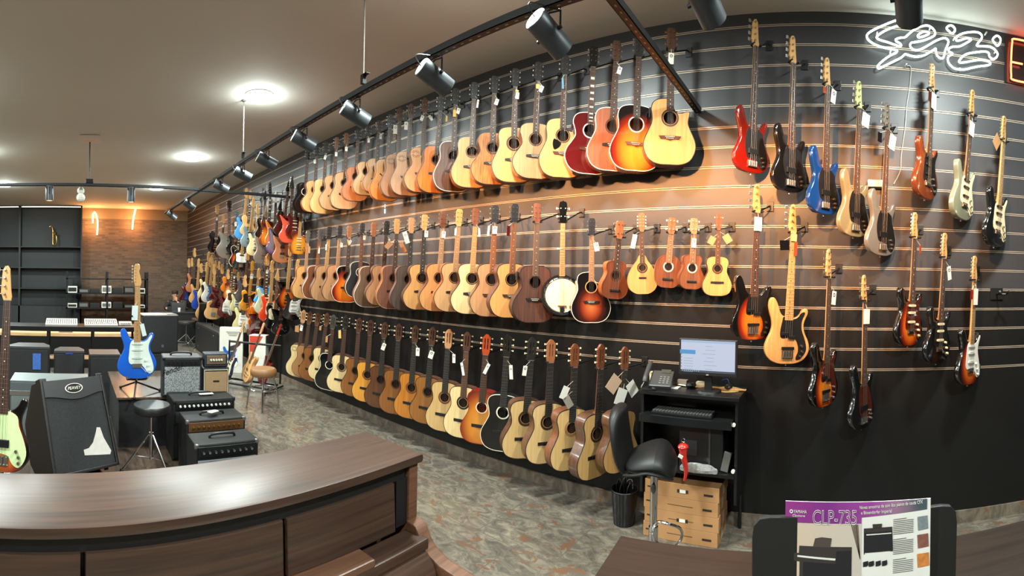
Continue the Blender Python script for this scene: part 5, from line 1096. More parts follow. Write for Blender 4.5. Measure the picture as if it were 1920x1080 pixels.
# sunburst bass cut by the left edge
gb = atR(0, 886, 3.0)
Mb = Matrix.Translation(gb) @ Matrix.Rotation(math.radians(84), 4, 'Z') @ Matrix.Rotation(math.radians(-8), 4, 'X') @ Matrix.Scale(1.17, 4)
SBX = burst('left_burst', [(.0, (222, 130, 32)), (.38, (214, 106, 26)), (.6, (140, 36, 12)), (.78, (12, 9, 8))], .14, .18, .27)
electric('mmbass', Mb, 'sunburst bass with mint green guard at the left edge', 'bass guitar', None, A(top=SBX, pgm=mat('mint_guard', (206, 226, 166), .3), board=ROSE), True)
t = thing('guitar_stand', 'black stand under the sunburst bass at the left edge', 'guitar stand', Vector((gb.x, gb.y, gb.z-.55)))
MB().cyl((-.08, 0, .1), (-.08, 0, .45), .012, seg=8).cyl((-.08, 0, .42), (-.16, 0, 1.1), .012, seg=8).obj('post', BLACKM, t)
MB().tube([(.06, -.1, .55), (.0, -.09, .52), (-.07, 0, .50), (0, .09, .52), (.06, .1, .55)], .011, 8).obj('cradle', BLACKP, t)
for a in (0, 2.1, 4.2):
    l = MB().tube([(-.08, 0, .36), (-.08+math.cos(a)*.26, math.sin(a)*.26, .14)], .011, 6).obj('leg', BLACKM, t)
    MB().sph((-.08+math.cos(a)*.26, math.sin(a)*.26, .135), .018, 8).obj('rubber_foot', BLACKP, l, True)
# speakers behind
SPKT = mat('speaker_top', (52, 54, 56), .4)
def spk(label, px0, px1, pytop, R, ht=None, name='loudspeaker', top=SPKT, taper=True, extra=None):
    p = atR((px0+px1)/2, pytop, R); wd = (px1-px0)/F*R; z = p.z if ht is None else ht
    t = thing(name, label, 'speaker', (p.x, p.y, 0), math.radians(90))
    o_ = [(-wd/2, -.16), (wd/2, -.16), (wd/2, .0), (wd*.32, .2), (-wd*.32, .2), (-wd/2, .0)] if taper else [(-wd/2, -.2), (wd/2, -.2), (wd/2, .2), (-wd/2, .2)]
    m = MB(); m.prism(o_, 0, -z, .008, 2); bmesh.ops.transform(m.bm, matrix=Matrix(((1, 0, 0, 0), (0, 0, 1, 0), (0, -1, 0, 0), (0, 0, 0, 1))), verts=m.bm.verts)
    m.obj('cabinet', TOLEX, t)
    yf = -.16 if taper else -.2
    MB().box((0, yf-.006, z/2), (wd-.03, .012, z-.06), bev=.004).obj('grille', GRB if extra != 'plain' else TOLEX, t)
    m = MB(); m.prism(inset(o_, .004) if taper else o_, 0, -.01); bmesh.ops.transform(m.bm, matrix=Matrix.Translation((0, 0, z)) @ Matrix(((1, 0, 0, 0), (0, 0, 1, 0), (0, -1, 0, 0), (0, 0, 0, 1))), verts=m.bm.verts); m.obj('top_panel', top, t)
    return t, wd, z
t, wd, z = spk('black floor speaker with blue sticker nearest the left edge', 18, 94, 648, 6.1)
st = MB().box((wd*.2, -.175, z-.17), (.1, .004, .2)).obj('spec_sticker', mat('blue_sticker', (58, 96, 168), .5, var=.5, vscale=40.), t)
t, wd, z = spk('black floor speaker with angled top, middle of the three', 102, 158, 656, 6.1)
MB().box((0, -.173, z-.02), (.09, .004, .015)).obj('badge', mat('blue_badge', (40, 70, 150), .4), t)
spk('tallest black floor speaker just left of the blue guitar', 167, 223, 661, 6.0, taper=False)
t, wd, z = spk('large black subwoofer carrying papers behind the blue guitar', 262, 330, 660, 6.6, taper=False, name='subwoofer')
zb = z
p = atR(296, 600, 6.6); wd = 66/F*6.6
t = thing('subwoofer', 'upper black subwoofer stacked on a wider black one', 'speaker', (p.x, p.y, zb+.012), math.radians(90))
hz = atR(296, 592, 6.6-.2).z-zb-.012
MB().box((0, 0, hz/2), (wd, .42, hz), bev=.01).obj('cabinet', TOLEX, t); MB().box((0, -.213, hz/2), (wd-.04, .01, hz-.05)).obj('grille', GRB, t)
MB().box((0, 0, hz+.004), (wd, .42, .008), bev=.002).obj('top_panel', mat('grey_sheet', (120, 112, 106), .35), t); MB().box((.03, -.22, .1), (.035, .006, .035), bev=.002).obj('badge', STEEL, t)
zt = zb+.012+hz+.009
for k, (dx, dy, r_, mm, l_) in enumerate([(-.05, -.05, .3, PAPER, 'white printed sheet left on the upper subwoofer'), (.08, .02, -.4, mat('magazine', (190, 160, 140), .4, var=.4), 'open magazine lying on the upper subwoofer'), (.06, .14, .1, mat('dark_folder', (50, 46, 46), .5), 'dark folder at the back of the upper subwoofer')]):
    o = MB().box((0, 0, .002), (.2, .15, .003)).obj('paper_sheet' if k == 0 else ('magazine' if k == 1 else 'folder'), mm, None); o.location = (p.x+dx, p.y+dy, zt+k*.0005); o.rotation_euler = (0, 0, r_+1.57); tag(o, l_, 'paper')
# mixer table
R_ = 7.4; a = atR(100, 612, R_); b = atR(250, 612, R_); c = (a+b)/2
t = thing('display_table', 'dark metal frame table carrying the mixing consoles', 'table', (c.x-.25, c.y-.35, 0), math.radians(90))
zt = a.z; LT = 2.1; m = MB().box((0, 0, zt-.035), (LT, .55, .07)).obj('table_top', BLACKM, t)
for x in (-LT/2+.03, -.35, .35, LT/2-.03):
    for y in (-.25, .25): MB().box((x, y, (zt-.07)/2), (.035, .035, zt-.07)).obj('leg', BLACKM, t)
MB().box((0, .1, zt*.42), (LT, .3, .02)).obj('shelf', wood('bench_wood', (180, 140, 100), (208, 170, 128), .4, (3, 30, 30)), t)
def mixer(label, y, wd, n=16):
    q = thing('mixing_console', label, 'mixer', (c.x-.2, y, zt), math.radians(90))
    MB().box((0, 0, .04), (wd, .34, .05), Matrix.Rotation(.2, 3, 'X'), .006).obj('body', mat('mixer_grey', (150, 150, 147), .5), q)
    m = MB(); m2 = MB(); Rx = Matrix.Rotation(.2, 3, 'X')
    for k in range(n):
        x = -wd/2+.03+(wd-.06)*k/(n-1); m.box(Rx @ Vector((x, -.10, .027))+Vector((0, 0, .04)), (.006, .05, .004), Rx); m2.box(Rx @ Vector((x, -.10+.01*(k % 3), .033))+Vector((0, 0, .04)), (.01, .014, .01), Rx)
        for j in range(4): m2.cyl(Rx @ Vector((x, -.02+.035*j, .024))+Vector((0, 0, .04)), Rx @ Vector((x, -.02+.035*j, .038))+Vector((0, 0, .04)), .005, seg=6)
    m.obj('fader_pattern', BLACKP, q); m2.obj('knob_pattern', mat('mixer_knobs', (60, 60, 62), .5), q)
ym = atR(191, 590, R_-.1).y
mixer('white mixing console with faders near the blue guitar', ym, .52); mixer('white mixing console partly cut off at the left', ym-.62, .5, 14)
t = thing('effects_unit', 'small white box of controls beside the mixing console', 'effects unit', (c.x-.3, ym+.40, zt), math.radians(90))
MB().box((0, 0, .03), (.2, .12, .05), bev=.004).obj('case', WHITEP, t)
for k in range(6): MB().cyl((-.07+.028*k, -.062, .03), (-.07+.028*k, -.075, .03), .008, seg=8).obj('knob', BLACKP, t)
# long low counter behind the table
t = thing('display_counter', 'long black counter with pale wooden top behind the speakers', 'counter', (-9.0, .05, 0), math.radians(90))
MB().box((0, 0, .29), (3.0, .5, .58)).obj('base', BLACKP, t); MB().box((0, 0, .61), (3.0, .54, .06), bev=.004).obj('counter_top', wood('bench_wood', 0, 0), t)
MB().box((-.2, -.02, .655), (.25, .3, .02)).box((-.2, .1, .74), (.25, .02, .18)).obj('silver_case', STEEL, t)
t = thing('equipment_shelf', 'dark rack shelving filled with gear near the back brick wall', 'shelf', (-13.2, .9, 0), math.radians(90))
for x in (-1.1, 0, 1.1):
    for y in (-.2, .2): MB().box((x, y, .9), (.05, .05, 1.8)).obj('post', BLACKM, t)
for z in (.3, .8, 1.2, 1.6): MB().box((0, 0, z), (2.25, .45, .03)).obj('shelf_board', BLACKM, t)
random.seed(3)
for zi, z in enumerate((.815, 1.215)):
    for k in range(7):
        q = thing('rack_unit', f'{"pale" if k % 3 == 0 else "dark"} audio box on the far rack shelving', 'audio unit', (-13.15+.0*k, .9-.95+.31*k, z+.001), math.radians(90), group='audio boxes on the far shelving '+('pale' if k % 3 == 0 else 'dark'))
        hh = random.uniform(.08, .2)
        MB().box((0, 0, hh/2), (.26, .3, hh), bev=.004).obj('case', WHITEP if k % 3 == 0 else TOLEX, q); MB().box((0, -.153, hh/2), (.22, .006, hh*.6)).obj('front_panel', STEEL if k % 2 else BLACKP, q)
# dark cabinet with lit shelves upper left
t = thing('display_cabinet', 'tall dark wall cabinet with lit glass shelves at far left', 'cabinet', (-13.95, -1.0, 0), math.radians(90))
CABM = mat('cabinet_grey', (42, 46, 48), .5); yc = atX(155, 368, -13.7).y; zc = atX(100, 368, -13.7).z; Wc = 3.6
t.location.y = yc-Wc/2; 
MB().box((0, .21, zc/2), (Wc, .03, zc)).box((-Wc/2+.02, 0, zc/2), (.04, .44, zc)).box((Wc/2-.02, 0, zc/2), (.04, .44, zc)).box((0, 0, zc-.14), (Wc, .44, .28)).box((0, 0, zc/2), (.05, .44, zc)).box((0, 0, .4), (Wc, .44, .8)).obj('carcass', CABM, t)
for z in (1.3, 1.9, 2.5): MB().box((0, 0, z), (Wc-.08, .4, .025)).obj('shelf_board', CABM, t)
for sx_ in (-1, 1): MB().box((sx_*Wc/4, -.17, zc-.29), (Wc/2-.1, .02, .015)).obj('led_strip', emis('strip_light', (255, 236, 200), 4.), t)
t = thing('saxophone', 'small brass saxophone standing on the lit cabinet shelf', 'saxophone', (-13.85, yc-.85, 2.52), math.radians(90))
MB().tube(catmull([(.06, 0, .34), (.1, 0, .28), (.1, 0, .12), (.05, 0, .03), (0, 0, .08), (0, 0, .3), (-.01, 0, .5), (-.05, 0, .58), (-.1, 0, .56)], 5, False), .02, 8, rad=None).obj('body', GOLD, t)
MB().lathe([(.03, 0), (.07, .07), (.075, .072)], (.06, 0, .33), 14).obj('bell', GOLD, t)
# orange neon lettering on the back brick wall (upper tips show)
def backneon(pts, lab):
    P = [atX(x, y, -14.1) for x, y in pts]; c_ = P[0]; t = thing('neon_sign', lab, 'neon sign', c_)
    MB().tube(catmull([tuple(p-c_) for p in P], 5, False), .022, 8).obj('neon_tube', emis('neon_warm', (255, 214, 160), 6.), t)
backneon([(174, 418), (174, 404), (177, 398), (181, 404), (183, 418), (182, 440)], 'warm neon loop on the back brick wall')
backneon([(256, 378), (254, 392), (250, 410), (248, 430)], 'thin warm neon stroke high on the back wall')
for x in (175, 250):
    p = atX(x, 420, -13.9); alight('neon_glow', 'POINT', p, LE[1]*.12, WARM, shadow_soft_size=.2)
# ---------------------------------------------------------------- far desk with person
t = thing('reception_desk', 'black desk near the back brick wall with laptop on it', 'desk', (-12.15, 2.58, 0), math.radians(82))
zt = .80
MB().box((0, 0, zt-.02), (1.15, .65, .04), bev=.004).obj('desk_top', mat('desk_edge', (40, 40, 42), .35), t); MB().box((0, -.28, (zt-.04)/2), (1.1, .03, zt-.04)).box((-.54, 0, (zt-.04)/2), (.03, .6, zt-.04)).box((.54, 0, (zt-.04)/2), (.03, .6, zt-.04)).obj('panel', BLACKP, t)
M0 = Matrix.Translation(t.location) @ Matrix.Rotation(math.radians(82), 4, 'Z')
def onfar(x, y, z=0): return (M0 @ Vector((x, y, z)))
q = thing('laptop', 'open grey laptop seen from behind on the far desk', 'laptop', onfar(.10, -.02, zt), math.radians(82+180))
MB().box((0, 0, .008), (.34, .24, .016), bev=.004).obj('base', STEEL, q); MB().box((0, .165, .12), (.34, .012, .23), Matrix.Rotation(-.35, 3, 'X'), .004).obj('screen_lid', mat('laptop_grey', (104, 102, 104), .35, .5), q)
q = thing('paper_cup', 'white paper cup in front of the laptop on the far desk', 'cup', onfar(.12, -.26, zt)); MB().lathe([(0, 0), (.032, 0), (.042, .1), (.04, .1), (.03, .006), (0, .006)], seg=14).obj('cup', PAPER, q)
q = thing('desk_phone', 'dark desk phone at the right end of the far desk', 'telephone', onfar(.40, -.05, zt), math.radians(82)); MB().box((0, 0, .03), (.2, .2, .05), Matrix.Rotation(.2, 3, 'X'), .008).obj('base', BLACKP, q); MB().box((-.07, 0, .08), (.05, .2, .035), bev=.015).obj('handset', BLACKP, q)
q = thing('speaker_box', 'small black box at the left of the far desk', 'speaker', onfar(-.12, -.1, zt), math.radians(82)); MB().box((0, 0, .06), (.12, .12, .12), bev=.006).obj('case', TOLEX, q); MB().box((0, -.062, .06), (.09, .004, .09)).obj('grille', GRB, q)
# person: one continuous skinned body
SKIN = mat('skin', (196, 142, 112), .55); SHIRT = mat('black_shirt', (26, 27, 30), .8); JEANS = mat('jeans', (58, 64, 78), .8); HAIR = mat('brown_hair', (52, 32, 24), .6)
def skinned(name, joints, edges, m, parent, sub=2):
    me = bpy.data.meshes.new(name); me.from_pydata([j[:3] for j in joints], edges, []); o = bpy.data.objects.new(name, me); COL.objects.link(o)
    o.modifiers.new('skin', 'SKIN'); 
    if not me.skin_vertices: bpy.context.view_layer.objects.active = o
    for i, j in enumerate(joints):
        r = j[3]; me.skin_vertices[0].data[i].radius = (r, r if len(j) < 5 else j[4])
    me.skin_vertices[0].data[0].use_root = True
    s_ = o.modifiers.new('sub', 'SUBSURF'); s_.levels = sub; s_.render_levels = sub
    dg = bpy.context.evaluated_depsgraph_get(); me2 = bpy.data.meshes.new_from_object(o.evaluated_get(dg)); o.modifiers.clear(); o.data = me2
    for p_ in me2.polygons: p_.use_smooth = True
    me2.materials.clear(); me2.materials.append(m); o.parent = parent; return o
pp = onfar(.06, .62, 0)
t = thing('person', 'person in black shirt seated at the far desk, hand on chin', 'person', pp, math.radians(82))
# local: faces -y; pelvis at z .5
J = [(0, .05, .50, .14), (0, .03, .72, .13), (0, -.02, .95, .15), (0, -.03, 1.03, .065), (0, -.06, 1.075, .05), (0, -.09, 1.13, .062), (0, -.10, 1.205, .074), (0, -.09, 1.26, .055),
     (.17, -.04, .98, .065), (.22, -.2, .86, .045), (.10, -.29, .96, .03), (.05, -.245, 1.03, .026),
     (-.17, -.04, .98, .065), (-.27, -.24, .86, .045), (-.20, -.5, .83, .03), (-.18, -.58, .83, .028),
     (.10, .02, .48, .09), (.13, -.38, .50, .07), (.13, -.40, .12, .045), (.13, -.50, .05, .04), (-.10, .02, .48, .09), (-.14, -.36, .50, .07), (-.14, -.34, .12, .045), (-.14, -.45, .05, .04)]
Ed = [(0, 1), (1, 2), (2, 3), (3, 4), (4, 5), (5, 6), (6, 7), (2, 8), (8, 9), (9, 10), (10, 11), (2, 12), (12, 13), (13, 14), (14, 15), (0, 16), (16, 17), (17, 18), (18, 19), (0, 20), (20, 21), (21, 22), (22, 23)]
body = skinned('body', J, Ed, SKIN, t)
# clothes follow the body as slightly larger shells
sh = [(x, y, z, r+.012) for x, y, z, r in (J[1], J[2], (0, -.03, 1.02, .075), J[8], J[9], (.16, -.25, .925, .045), J[12], J[13], (-.235, -.38, .845, .045), (0, .05, .52, .145))]
skinned('shirt', sh, [(0, 1), (1, 2), (1, 3), (3, 4), (4, 5), (1, 6), (6, 7), (7, 8), (0, 9)], SHIRT, t)
tr = [(0, .05, .48, .15)]+[(x, y, z, r+.015) for x, y, z, r in (J[16], J[17], J[18], J[20], J[21], J[22])]
skinned('trousers', tr, [(0, 1), (1, 2), (2, 3), (0, 4), (4, 5), (5, 6)], JEANS, t)
m = MB().sph((0, -.075, 1.248), .086, 16, (1, 1.05, .8)); m.smooth = True
for k in range(14):
    a_ = 2*PI*k/14; m.sph((math.cos(a_)*.055, -.08+math.sin(a_)*.06, 1.285+.01*math.sin(k*2.3)), .034, 8)
m.obj('hair', HAIR, t)
MB().sph((0, -.178, 1.18), .013, 8, (.8, 1, 1.3)).obj('nose', SKIN, t, True)
for sx_ in (-1, 1): MB().sph((sx_*.074, -.095, 1.18), .016, 8, (.5, .8, 1.4)).obj('ear', SKIN, t, True)
for sx_ in (-1, 1):
    MB().sph((sx_*.028, -.162, 1.198), .008, 8, (1.3, .6, .6)).obj('eye', mat('eye_dark', (30, 24, 22), .2), t, True); MB().box((sx_*.029, -.165, 1.216), (.03, .007, .006), bev=.002).obj('eyebrow', HAIR, t)
MB().box((0, -.158, 1.143), (.04, .008, .007), bev=.003).obj('mouth', mat('lips', (150, 86, 76), .5), t)
def hand(base, d, side, curl=.5):
    base = Vector(base); d = Vector(d).normalized(); s_ = Vector(side).normalized(); n_ = d.cross(s_)
    js = [(*base, .026, .016), (*(base+d*.05), .034, .016), (*(base+d*.08), .034, .014)]; es = [(0, 1), (1, 2)]
    for k in range(4):
        r0 = base+d*.085+s_*(.03-.02*k); L_ = (.062, .072, .068, .054)[k]; i0 = len(js)
        js += [(*r0, .009, .009), (*(r0+d*L_*.5-n_*L_*.2*curl), .0085, .0085), (*(r0+d*L_*.8-n_*L_*.55*curl), .0075, .0075)]; es += [(2, i0), (i0, i0+1), (i0+1, i0+2)]
    i0 = len(js); th = base+d*.03+s_*.035; js += [(*th, .011, .011), (*(th+s_*.02+d*.035-n_*.01), .0095, .0095), (*(th+s_*.018+d*.06-n_*.02), .008, .008)]; es += [(0, i0), (i0, i0+1), (i0+1, i0+2)]
    return js, es
for nm_, hh in (('hand', hand((.05, -.245, 1.03), (-.3, .25, 1), (-1, -.3, .1))), ('hand', hand((-.18, -.57, .83), (.15, -1, -.05), (1, .1, 0), .3))):
    skinned(nm_, *hh, SKIN, t, 1)
t = thing('office_chair', 'dark office chair under the seated person', 'chair', onfar(.06, .68, 0), math.radians(82))
MB().box((0, -.02, .33), (.46, .44, .07), bev=.02).obj('seat', BLACKP, t); MB().box((0, .24, .68), (.42, .06, .5), bev=.02).obj('backrest', BLACKP, t); MB().cyl((0, 0, .08), (0, 0, .3), .03).obj('post', BLACKM, t)
for k in range(5): MB().cyl((0, 0, .07), (math.cos(k*1.257)*.27, math.sin(k*1.257)*.27, .05), .016, seg=8).obj('leg', BLACKM, t)
# far stools, music stand, case
throne('drum_throne', 'round dark drum stool in front of the far desk', tuple(atZ(349, 650, 0)), .62, .21, leg=.34, seat=mat('seat_dark', (44, 38, 34), .5))
throne('drum_throne', 'round brown drum stool beside the guitar wall skirting', tuple(atZ(391, 645, 0)+Vector((0, -.25, 0))), .66, .2, leg=.3, seat=mat('seat_brown', (74, 54, 40), .5))
t = thing('music_stand', 'black folded stand beside the far desk by the wall', 'stand', tuple(atZ(378, 648, 0)+Vector((.75, -.1, 0))))
MB().cyl((0, 0, .02), (-.15, .05, 1.1), .02, seg=8).obj('post', BLACKM, t); MB().box((-.13, .03, .85), (.08, .35, .5), Matrix.Rotation(.3, 3, 'Y'), .01).obj('panel', BLACKP, t)
for a in (0, 2.1, 4.2): MB().cyl((0, 0, .3), (math.cos(a)*.3, math.sin(a)*.3, .02), .012, seg=6).obj('leg', BLACKM, t)
# black hard case leaning by the wall
ca, cb = atZ(402, 655, 0), atZ(430, 690, 0); ca = Vector((-10.9, 3.05, 0)); cb = Vector((-8.75, 2.95, 0)); cm = (ca+cb)/2
t = thing('instrument_case', 'large black hard case standing against the skirting', 'case', (cm.x, cm.y-.05, 0), math.atan2(cb.y-ca.y, cb.x-ca.x)+.0)
Lc = (cb-ca).length; hc_ = .62
MB().box((0, 0, hc_/2+.02), (Lc, .34, hc_), bev=.05).obj('shell', mat('case_black', (26, 26, 27), .5), t); MB().box((0, -.005, hc_/2+.02), (Lc+.01, .012, hc_+.01), bev=.004).obj('edge_band', BLACKM, t)
for x in (-.7, .7):
    for z in (.12, .52): MB().cyl((x, -.17, z), (x, -.176, z), .018, seg=10).obj('rivet', STEEL, t)
MB().tube([(-.1, 0, hc_+.02), (-.08, 0, hc_+.07), (.08, 0, hc_+.07), (.1, 0, hc_+.02)], .013, 8).obj('handle', BLACKP, t)
# guitar box with picture
pa, pb_ = atZ(437, 703, 0), atZ(462, 722, 0)
t = thing('guitar_box', 'white printed carton with blue guitar picture by the rack', 'box', (-8.15, 2.80, 0), math.radians(66))
wb, hb = .42, .80
MB().box((0, 0, hb/2), (wb, .2, hb), bev=.004).obj('carton', mat('white_carton', (214, 210, 200), .6), t)
def pic(o_, m_, nm, y=-.1025): MB().prism([(x, z) for x, z in o_], y, y+.002).obj(nm, m_, t)
So = [(x*.9, .1+z*.9) for x, z in outline('strat')]
pic([(x-.02, z) for x, z in So], mat('print_blue', (30, 90, 180), .4), 'printed_guitar'); pic([(x*.7+.02, .1+(z-.1)*.62) for x, z in So], PAPER, 'printed_guard', -.104); pic([(-.05, .38), (.04, .40), (.16, .5), (.18, .56), (.06, .5), (-.03, .47)], mat('print_dark', (50, 46, 46), .5), 'printed_amp', -.104)
for k in range(3): MB().box((.03, -.103, .73-.03*k), (.24-.05*k, .002, .01)).obj('printed_text', mat('print_grey', (130, 128, 124), .6), t)
t = thing('accessory_box', 'small red and white carton behind the guitar rack', 'box', (-7.62, 3.12, 0), math.radians(50))
MB().box((0, 0, .36), (.3, .2, .72), bev=.004).obj('carton', WHITEP, t); MB().prism([(-.14, .3), (.1, .71), (-.14, .71)], -.103, -.1005).obj('red_print', mat('print_red', (200, 60, 40), .5), t)
# floor rack with three guitars
t = thing('guitar_rack', 'black floor rack holding three guitars behind the brown stool', 'guitar rack', (-6.9, 2.63, 0), math.radians(38))
W_ = .95
for z, y in ((.08, -.18), (.08, .12), (.66, .22)): MB().cyl((-W_/2, y, z), (W_/2, y, z), .018, seg=10).obj('rail', BLACKP, t, True)
for sx_ in (-1, 1):
    MB().tube([(sx_*W_/2, .22, .68), (sx_*W_/2, .2, .08)], .014, 8).obj('upright', BLACKM, t); MB().tube([(sx_*W_/2, -.3, .03), (sx_*W_/2, .3, .03)], .014, 8).obj('foot_bar', BLACKM, t); MB().cyl((sx_*W_/2, -.3, .0), (sx_*W_/2, -.3, .06), .02).obj('rubber_foot', BLACKP, t)
R0 = Matrix.Translation((-6.9, 2.63, 0)) @ Matrix.Rotation(math.radians(38), 4, 'Z')
def racked(kind, x, z, lean, desc, f, rz=-20):
    Mr = R0 @ Matrix.Translation((x, -.07, z)) @ Matrix.Rotation(math.radians(rz), 4, 'Z') @ Matrix.Rotation(math.radians(-17), 4, 'X') @ Matrix.Rotation(math.radians(lean), 4, 'Y')
    electric(kind, Mr, desc, 'electric guitar', None, f, True)
racked('strat', -.36, .12, 6, 'dark blue electric guitar leftmost in the floor rack', A(top=lac('rack_navy', (20, 34, 62)), pgm=CREAM, board=ROSE, peg=GOLD), -40)
racked('semi', -.02, .12, 8, 'natural edged black hollow guitar in the floor rack', A(top=NAT, pgm=False, board=ROSE, hs='three', head=TAN, edge=EBO), -40)
racked('sg', .26, .12, 10, 'dark red electric guitar rightmost in the floor rack', A(top=lac('rack_red', (110, 20, 16)), pgm=CREAM, board=ROSE, hs='point', head=RED, peg=GOLD), -40)
# brown padded stool with chrome legs
sp = Vector((-5.75, 2.42, 0)); t = thing('bar_stool', 'tan padded round stool with chrome legs and ring', 'stool', sp)
zs = atR(499, 690, sp.xy.length).z; r_ = .5*50/F*sp.xy.length*.98
MB().lathe([(0, zs-.10), (r_*.93, zs-.10), (r_, zs-.085), (r_*1.02, zs-.05), (r_, zs-.018), (r_*.9, zs), (0, zs+.006)], seg=32).obj('seat', mat('tan_vinyl', (138, 98, 62), .45), t)
for k in range(4):
    a = PI/4+k*PI/2+.35; c_, s_ = math.cos(a), math.sin(a)
    MB().tube(catmull([(c_*r_*.75, s_*r_*.75, zs-.1), (c_*r_*.9, s_*r_*.9, zs-.2), (c_*r_*1.05, s_*r_*1.05, .24), (c_*r_*1.25, s_*r_*1.25, .0)], 5, False), .012, 8).obj('leg', CHROME, t)
rr = r_*1.03; MB().tube([(rr*math.cos(2*PI*k/32), rr*math.sin(2*PI*k/32), .26) for k in range(32)], .01, 8, True).obj('foot_ring', CHROME, t)
# ---------------------------------------------------------------- upright piano, lower left
PW = wood('piano_walnut', (50, 36, 29), (76, 54, 42), .38, (90, 3, 90))
PWL = wood('piano_walnut_light', (88, 58, 42), (116, 80, 58), .4, (90, 3, 90))
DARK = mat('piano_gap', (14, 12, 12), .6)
ZP = 1.15
pr_ = atZ(787, 850, ZP); pl_ = atZ(0, 985, ZP); ax_ = (pl_-pr_).normalized()   # along the lid towards the left of the picture
yaw_p = math.atan2(ax_.y, ax_.x)+PI/2      # local -y runs along the piano, local x points out to the keys
t = thing('upright_piano', 'dark walnut upright piano seen from above, lower left', 'piano', (pr_.x, pr_.y, 0), yaw_p)
# local frame: origin at lid front right corner, +x outwards to the player, -y along the keyboard
LP = 1.48; W0 = -.27
MB().box((W0/2-.005, -LP/2+.0, ZP-.014), (-W0+.03, LP+.02, .028), bev=.009).obj('lid', PW, t, True)
MB().box((W0/2-.03, -LP/2, ZP/2-.02), (.2, LP-.04, ZP-.06)).obj('case', PW, t)
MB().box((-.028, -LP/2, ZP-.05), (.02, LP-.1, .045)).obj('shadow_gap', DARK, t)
for y in (-.022, -LP+.022): MB().box((W0/2+.0, y, ZP/2-.015), (-W0-.01, .04, ZP-.035), bev=.004).obj('side_panel', PWL, t)
zl = .93
ys = [-.10, -.50, -1.02, -1.40]
for k in range(3):
    y0_, y1_ = ys[k]-.006, ys[k+1]+.006
    MB().box((-.012, (y0_+y1_)/2, (ZP-.07+zl)/2), (.02, y0_-y1_, ZP-.07-zl), Matrix.Rotation(-.06, 3, 'Y'), .003).obj('front_panel', PW, t)
MB().box((-.02, -.065, (ZP-.07+zl)/2), (.012, .05, ZP-.07-zl)).obj('front_panel', DARK, t)
MB().box((.035, -.76, zl-.01), (.075, .52+.5, .022), bev=.005).obj('music_ledge', PWL, t)
MB().box((.03, -LP/2, zl-.035), (.09, LP-.06, .035), bev=.006).obj('shelf', PW, t)
MB().box((.076, -.70, zl-.012), (.004, .14, .012)).obj('hinge', GOLD, t)
# fallboard
m = MB(); m.prism([(.03, zl-.05), (.09, zl-.05), (.115, zl-.075), (.135, zl-.12), (.10, zl-.12), (.03, zl-.11)], 0, LP-.1, .004, 2)
bmesh.ops.transform(m.bm, matrix=Matrix.Translation((0, -LP+.05, 0)), verts=m.bm.verts); m.obj('fallboard', PW, t, True)
MB().box((.16, -LP/2, zl-.115), (.06, LP-.12, .012), Matrix.Rotation(.25, 3, 'Y'), .003).obj('fallboard_lip', PWL, t)
MB().box((.30, -LP/2, zl-.17), (.40, LP-.06, .05), bev=.006).obj('key_bed', PWL, t)
MB().box((.185, -LP/2, zl-.128), (.006, LP-.2, .006)).obj('felt_strip', mat('red_felt', (196, 40, 40), .9), t)
kz = zl-.135
for y in (-.085, -LP+.085): MB().box((.26, y, kz+.002), (.17, .07, .03), bev=.004).obj('key_block', PWL, t)
KW = .0236; yk = -.125
for k in range(52):
    MB().box((.262, yk-KW*(k+.5), kz), (.15, KW-.0012, .018), bev=.001).obj('white_key', mat('ivory', (236, 226, 204), .25), t)
    if k % 7 not in (2, 6) and k < 51: MB().box((.232, yk-KW*(k+1), kz+.014), (.095, .011, .014), bev=.002).obj('black_key', BLK, t)
MB().box((.352, -LP/2, kz-.004), (.03, LP-.1, .04), bev=.005).obj('key_slip', PWL, t)
for y in (-.022, -LP+.022):
    m = MB(); pr2 = catmull([(-.01, zl+.012), (.03, zl+.005), (.055, zl-.03), (.08, zl-.055), (.13, zl-.075)], 4, False)+[(.36, kz+.035), (.385, kz+.02), (.39, kz-.07), (-.01, kz-.07)]
    m.prism(pr2, y-.024, y+.024, .004, 2); m.obj('cheek', PWL, t)
MB().box((.04, -LP/2, .32), (.03, LP-.08, .64)).obj('lower_panel', PW, t)
for y in (-.022, -LP+.022): MB().box((.34, y, .36), (.06, .045, .72), bev=.006).obj('leg', PW, t)
# ---------------------------------------------------------------- dark floor mat / digital piano with brochure, lower right
ZD = .88
far_l = atZ(1164, 1004, ZD); far_r = atZ(1800, 1003, ZD); fr = (far_r-far_l).normalized(); yaw_d = math.atan2(fr.y, fr.x)
t = thing('digital_piano', 'dark brown digital piano seen from above behind the brochure', 'piano', (far_l.x, far_l.y, 0), yaw_d)
DB = wood('digital_brown', (40, 31, 26), (54, 42, 35), .35, (3, 90, 90)); LD = 1.45
MB().box((LD/2, -.21, ZD-.015), (LD, .42, .03), bev=.004).obj('top_panel', DB, t)
MB().box((LD/2, -.24, ZD-.10), (LD, .44, .14)).obj('key_case', mat('digital_dark', (30, 27, 26), .4), t)
for x in (.02, LD-.02): MB().box((x, -.24, (ZD-.17)/2), (.04, .42, ZD-.17)).obj('side_panel', DB, t)
MB().box((LD/2, -.05, .45), (LD-.08, .02, .5)).obj('back_panel', DB, t)
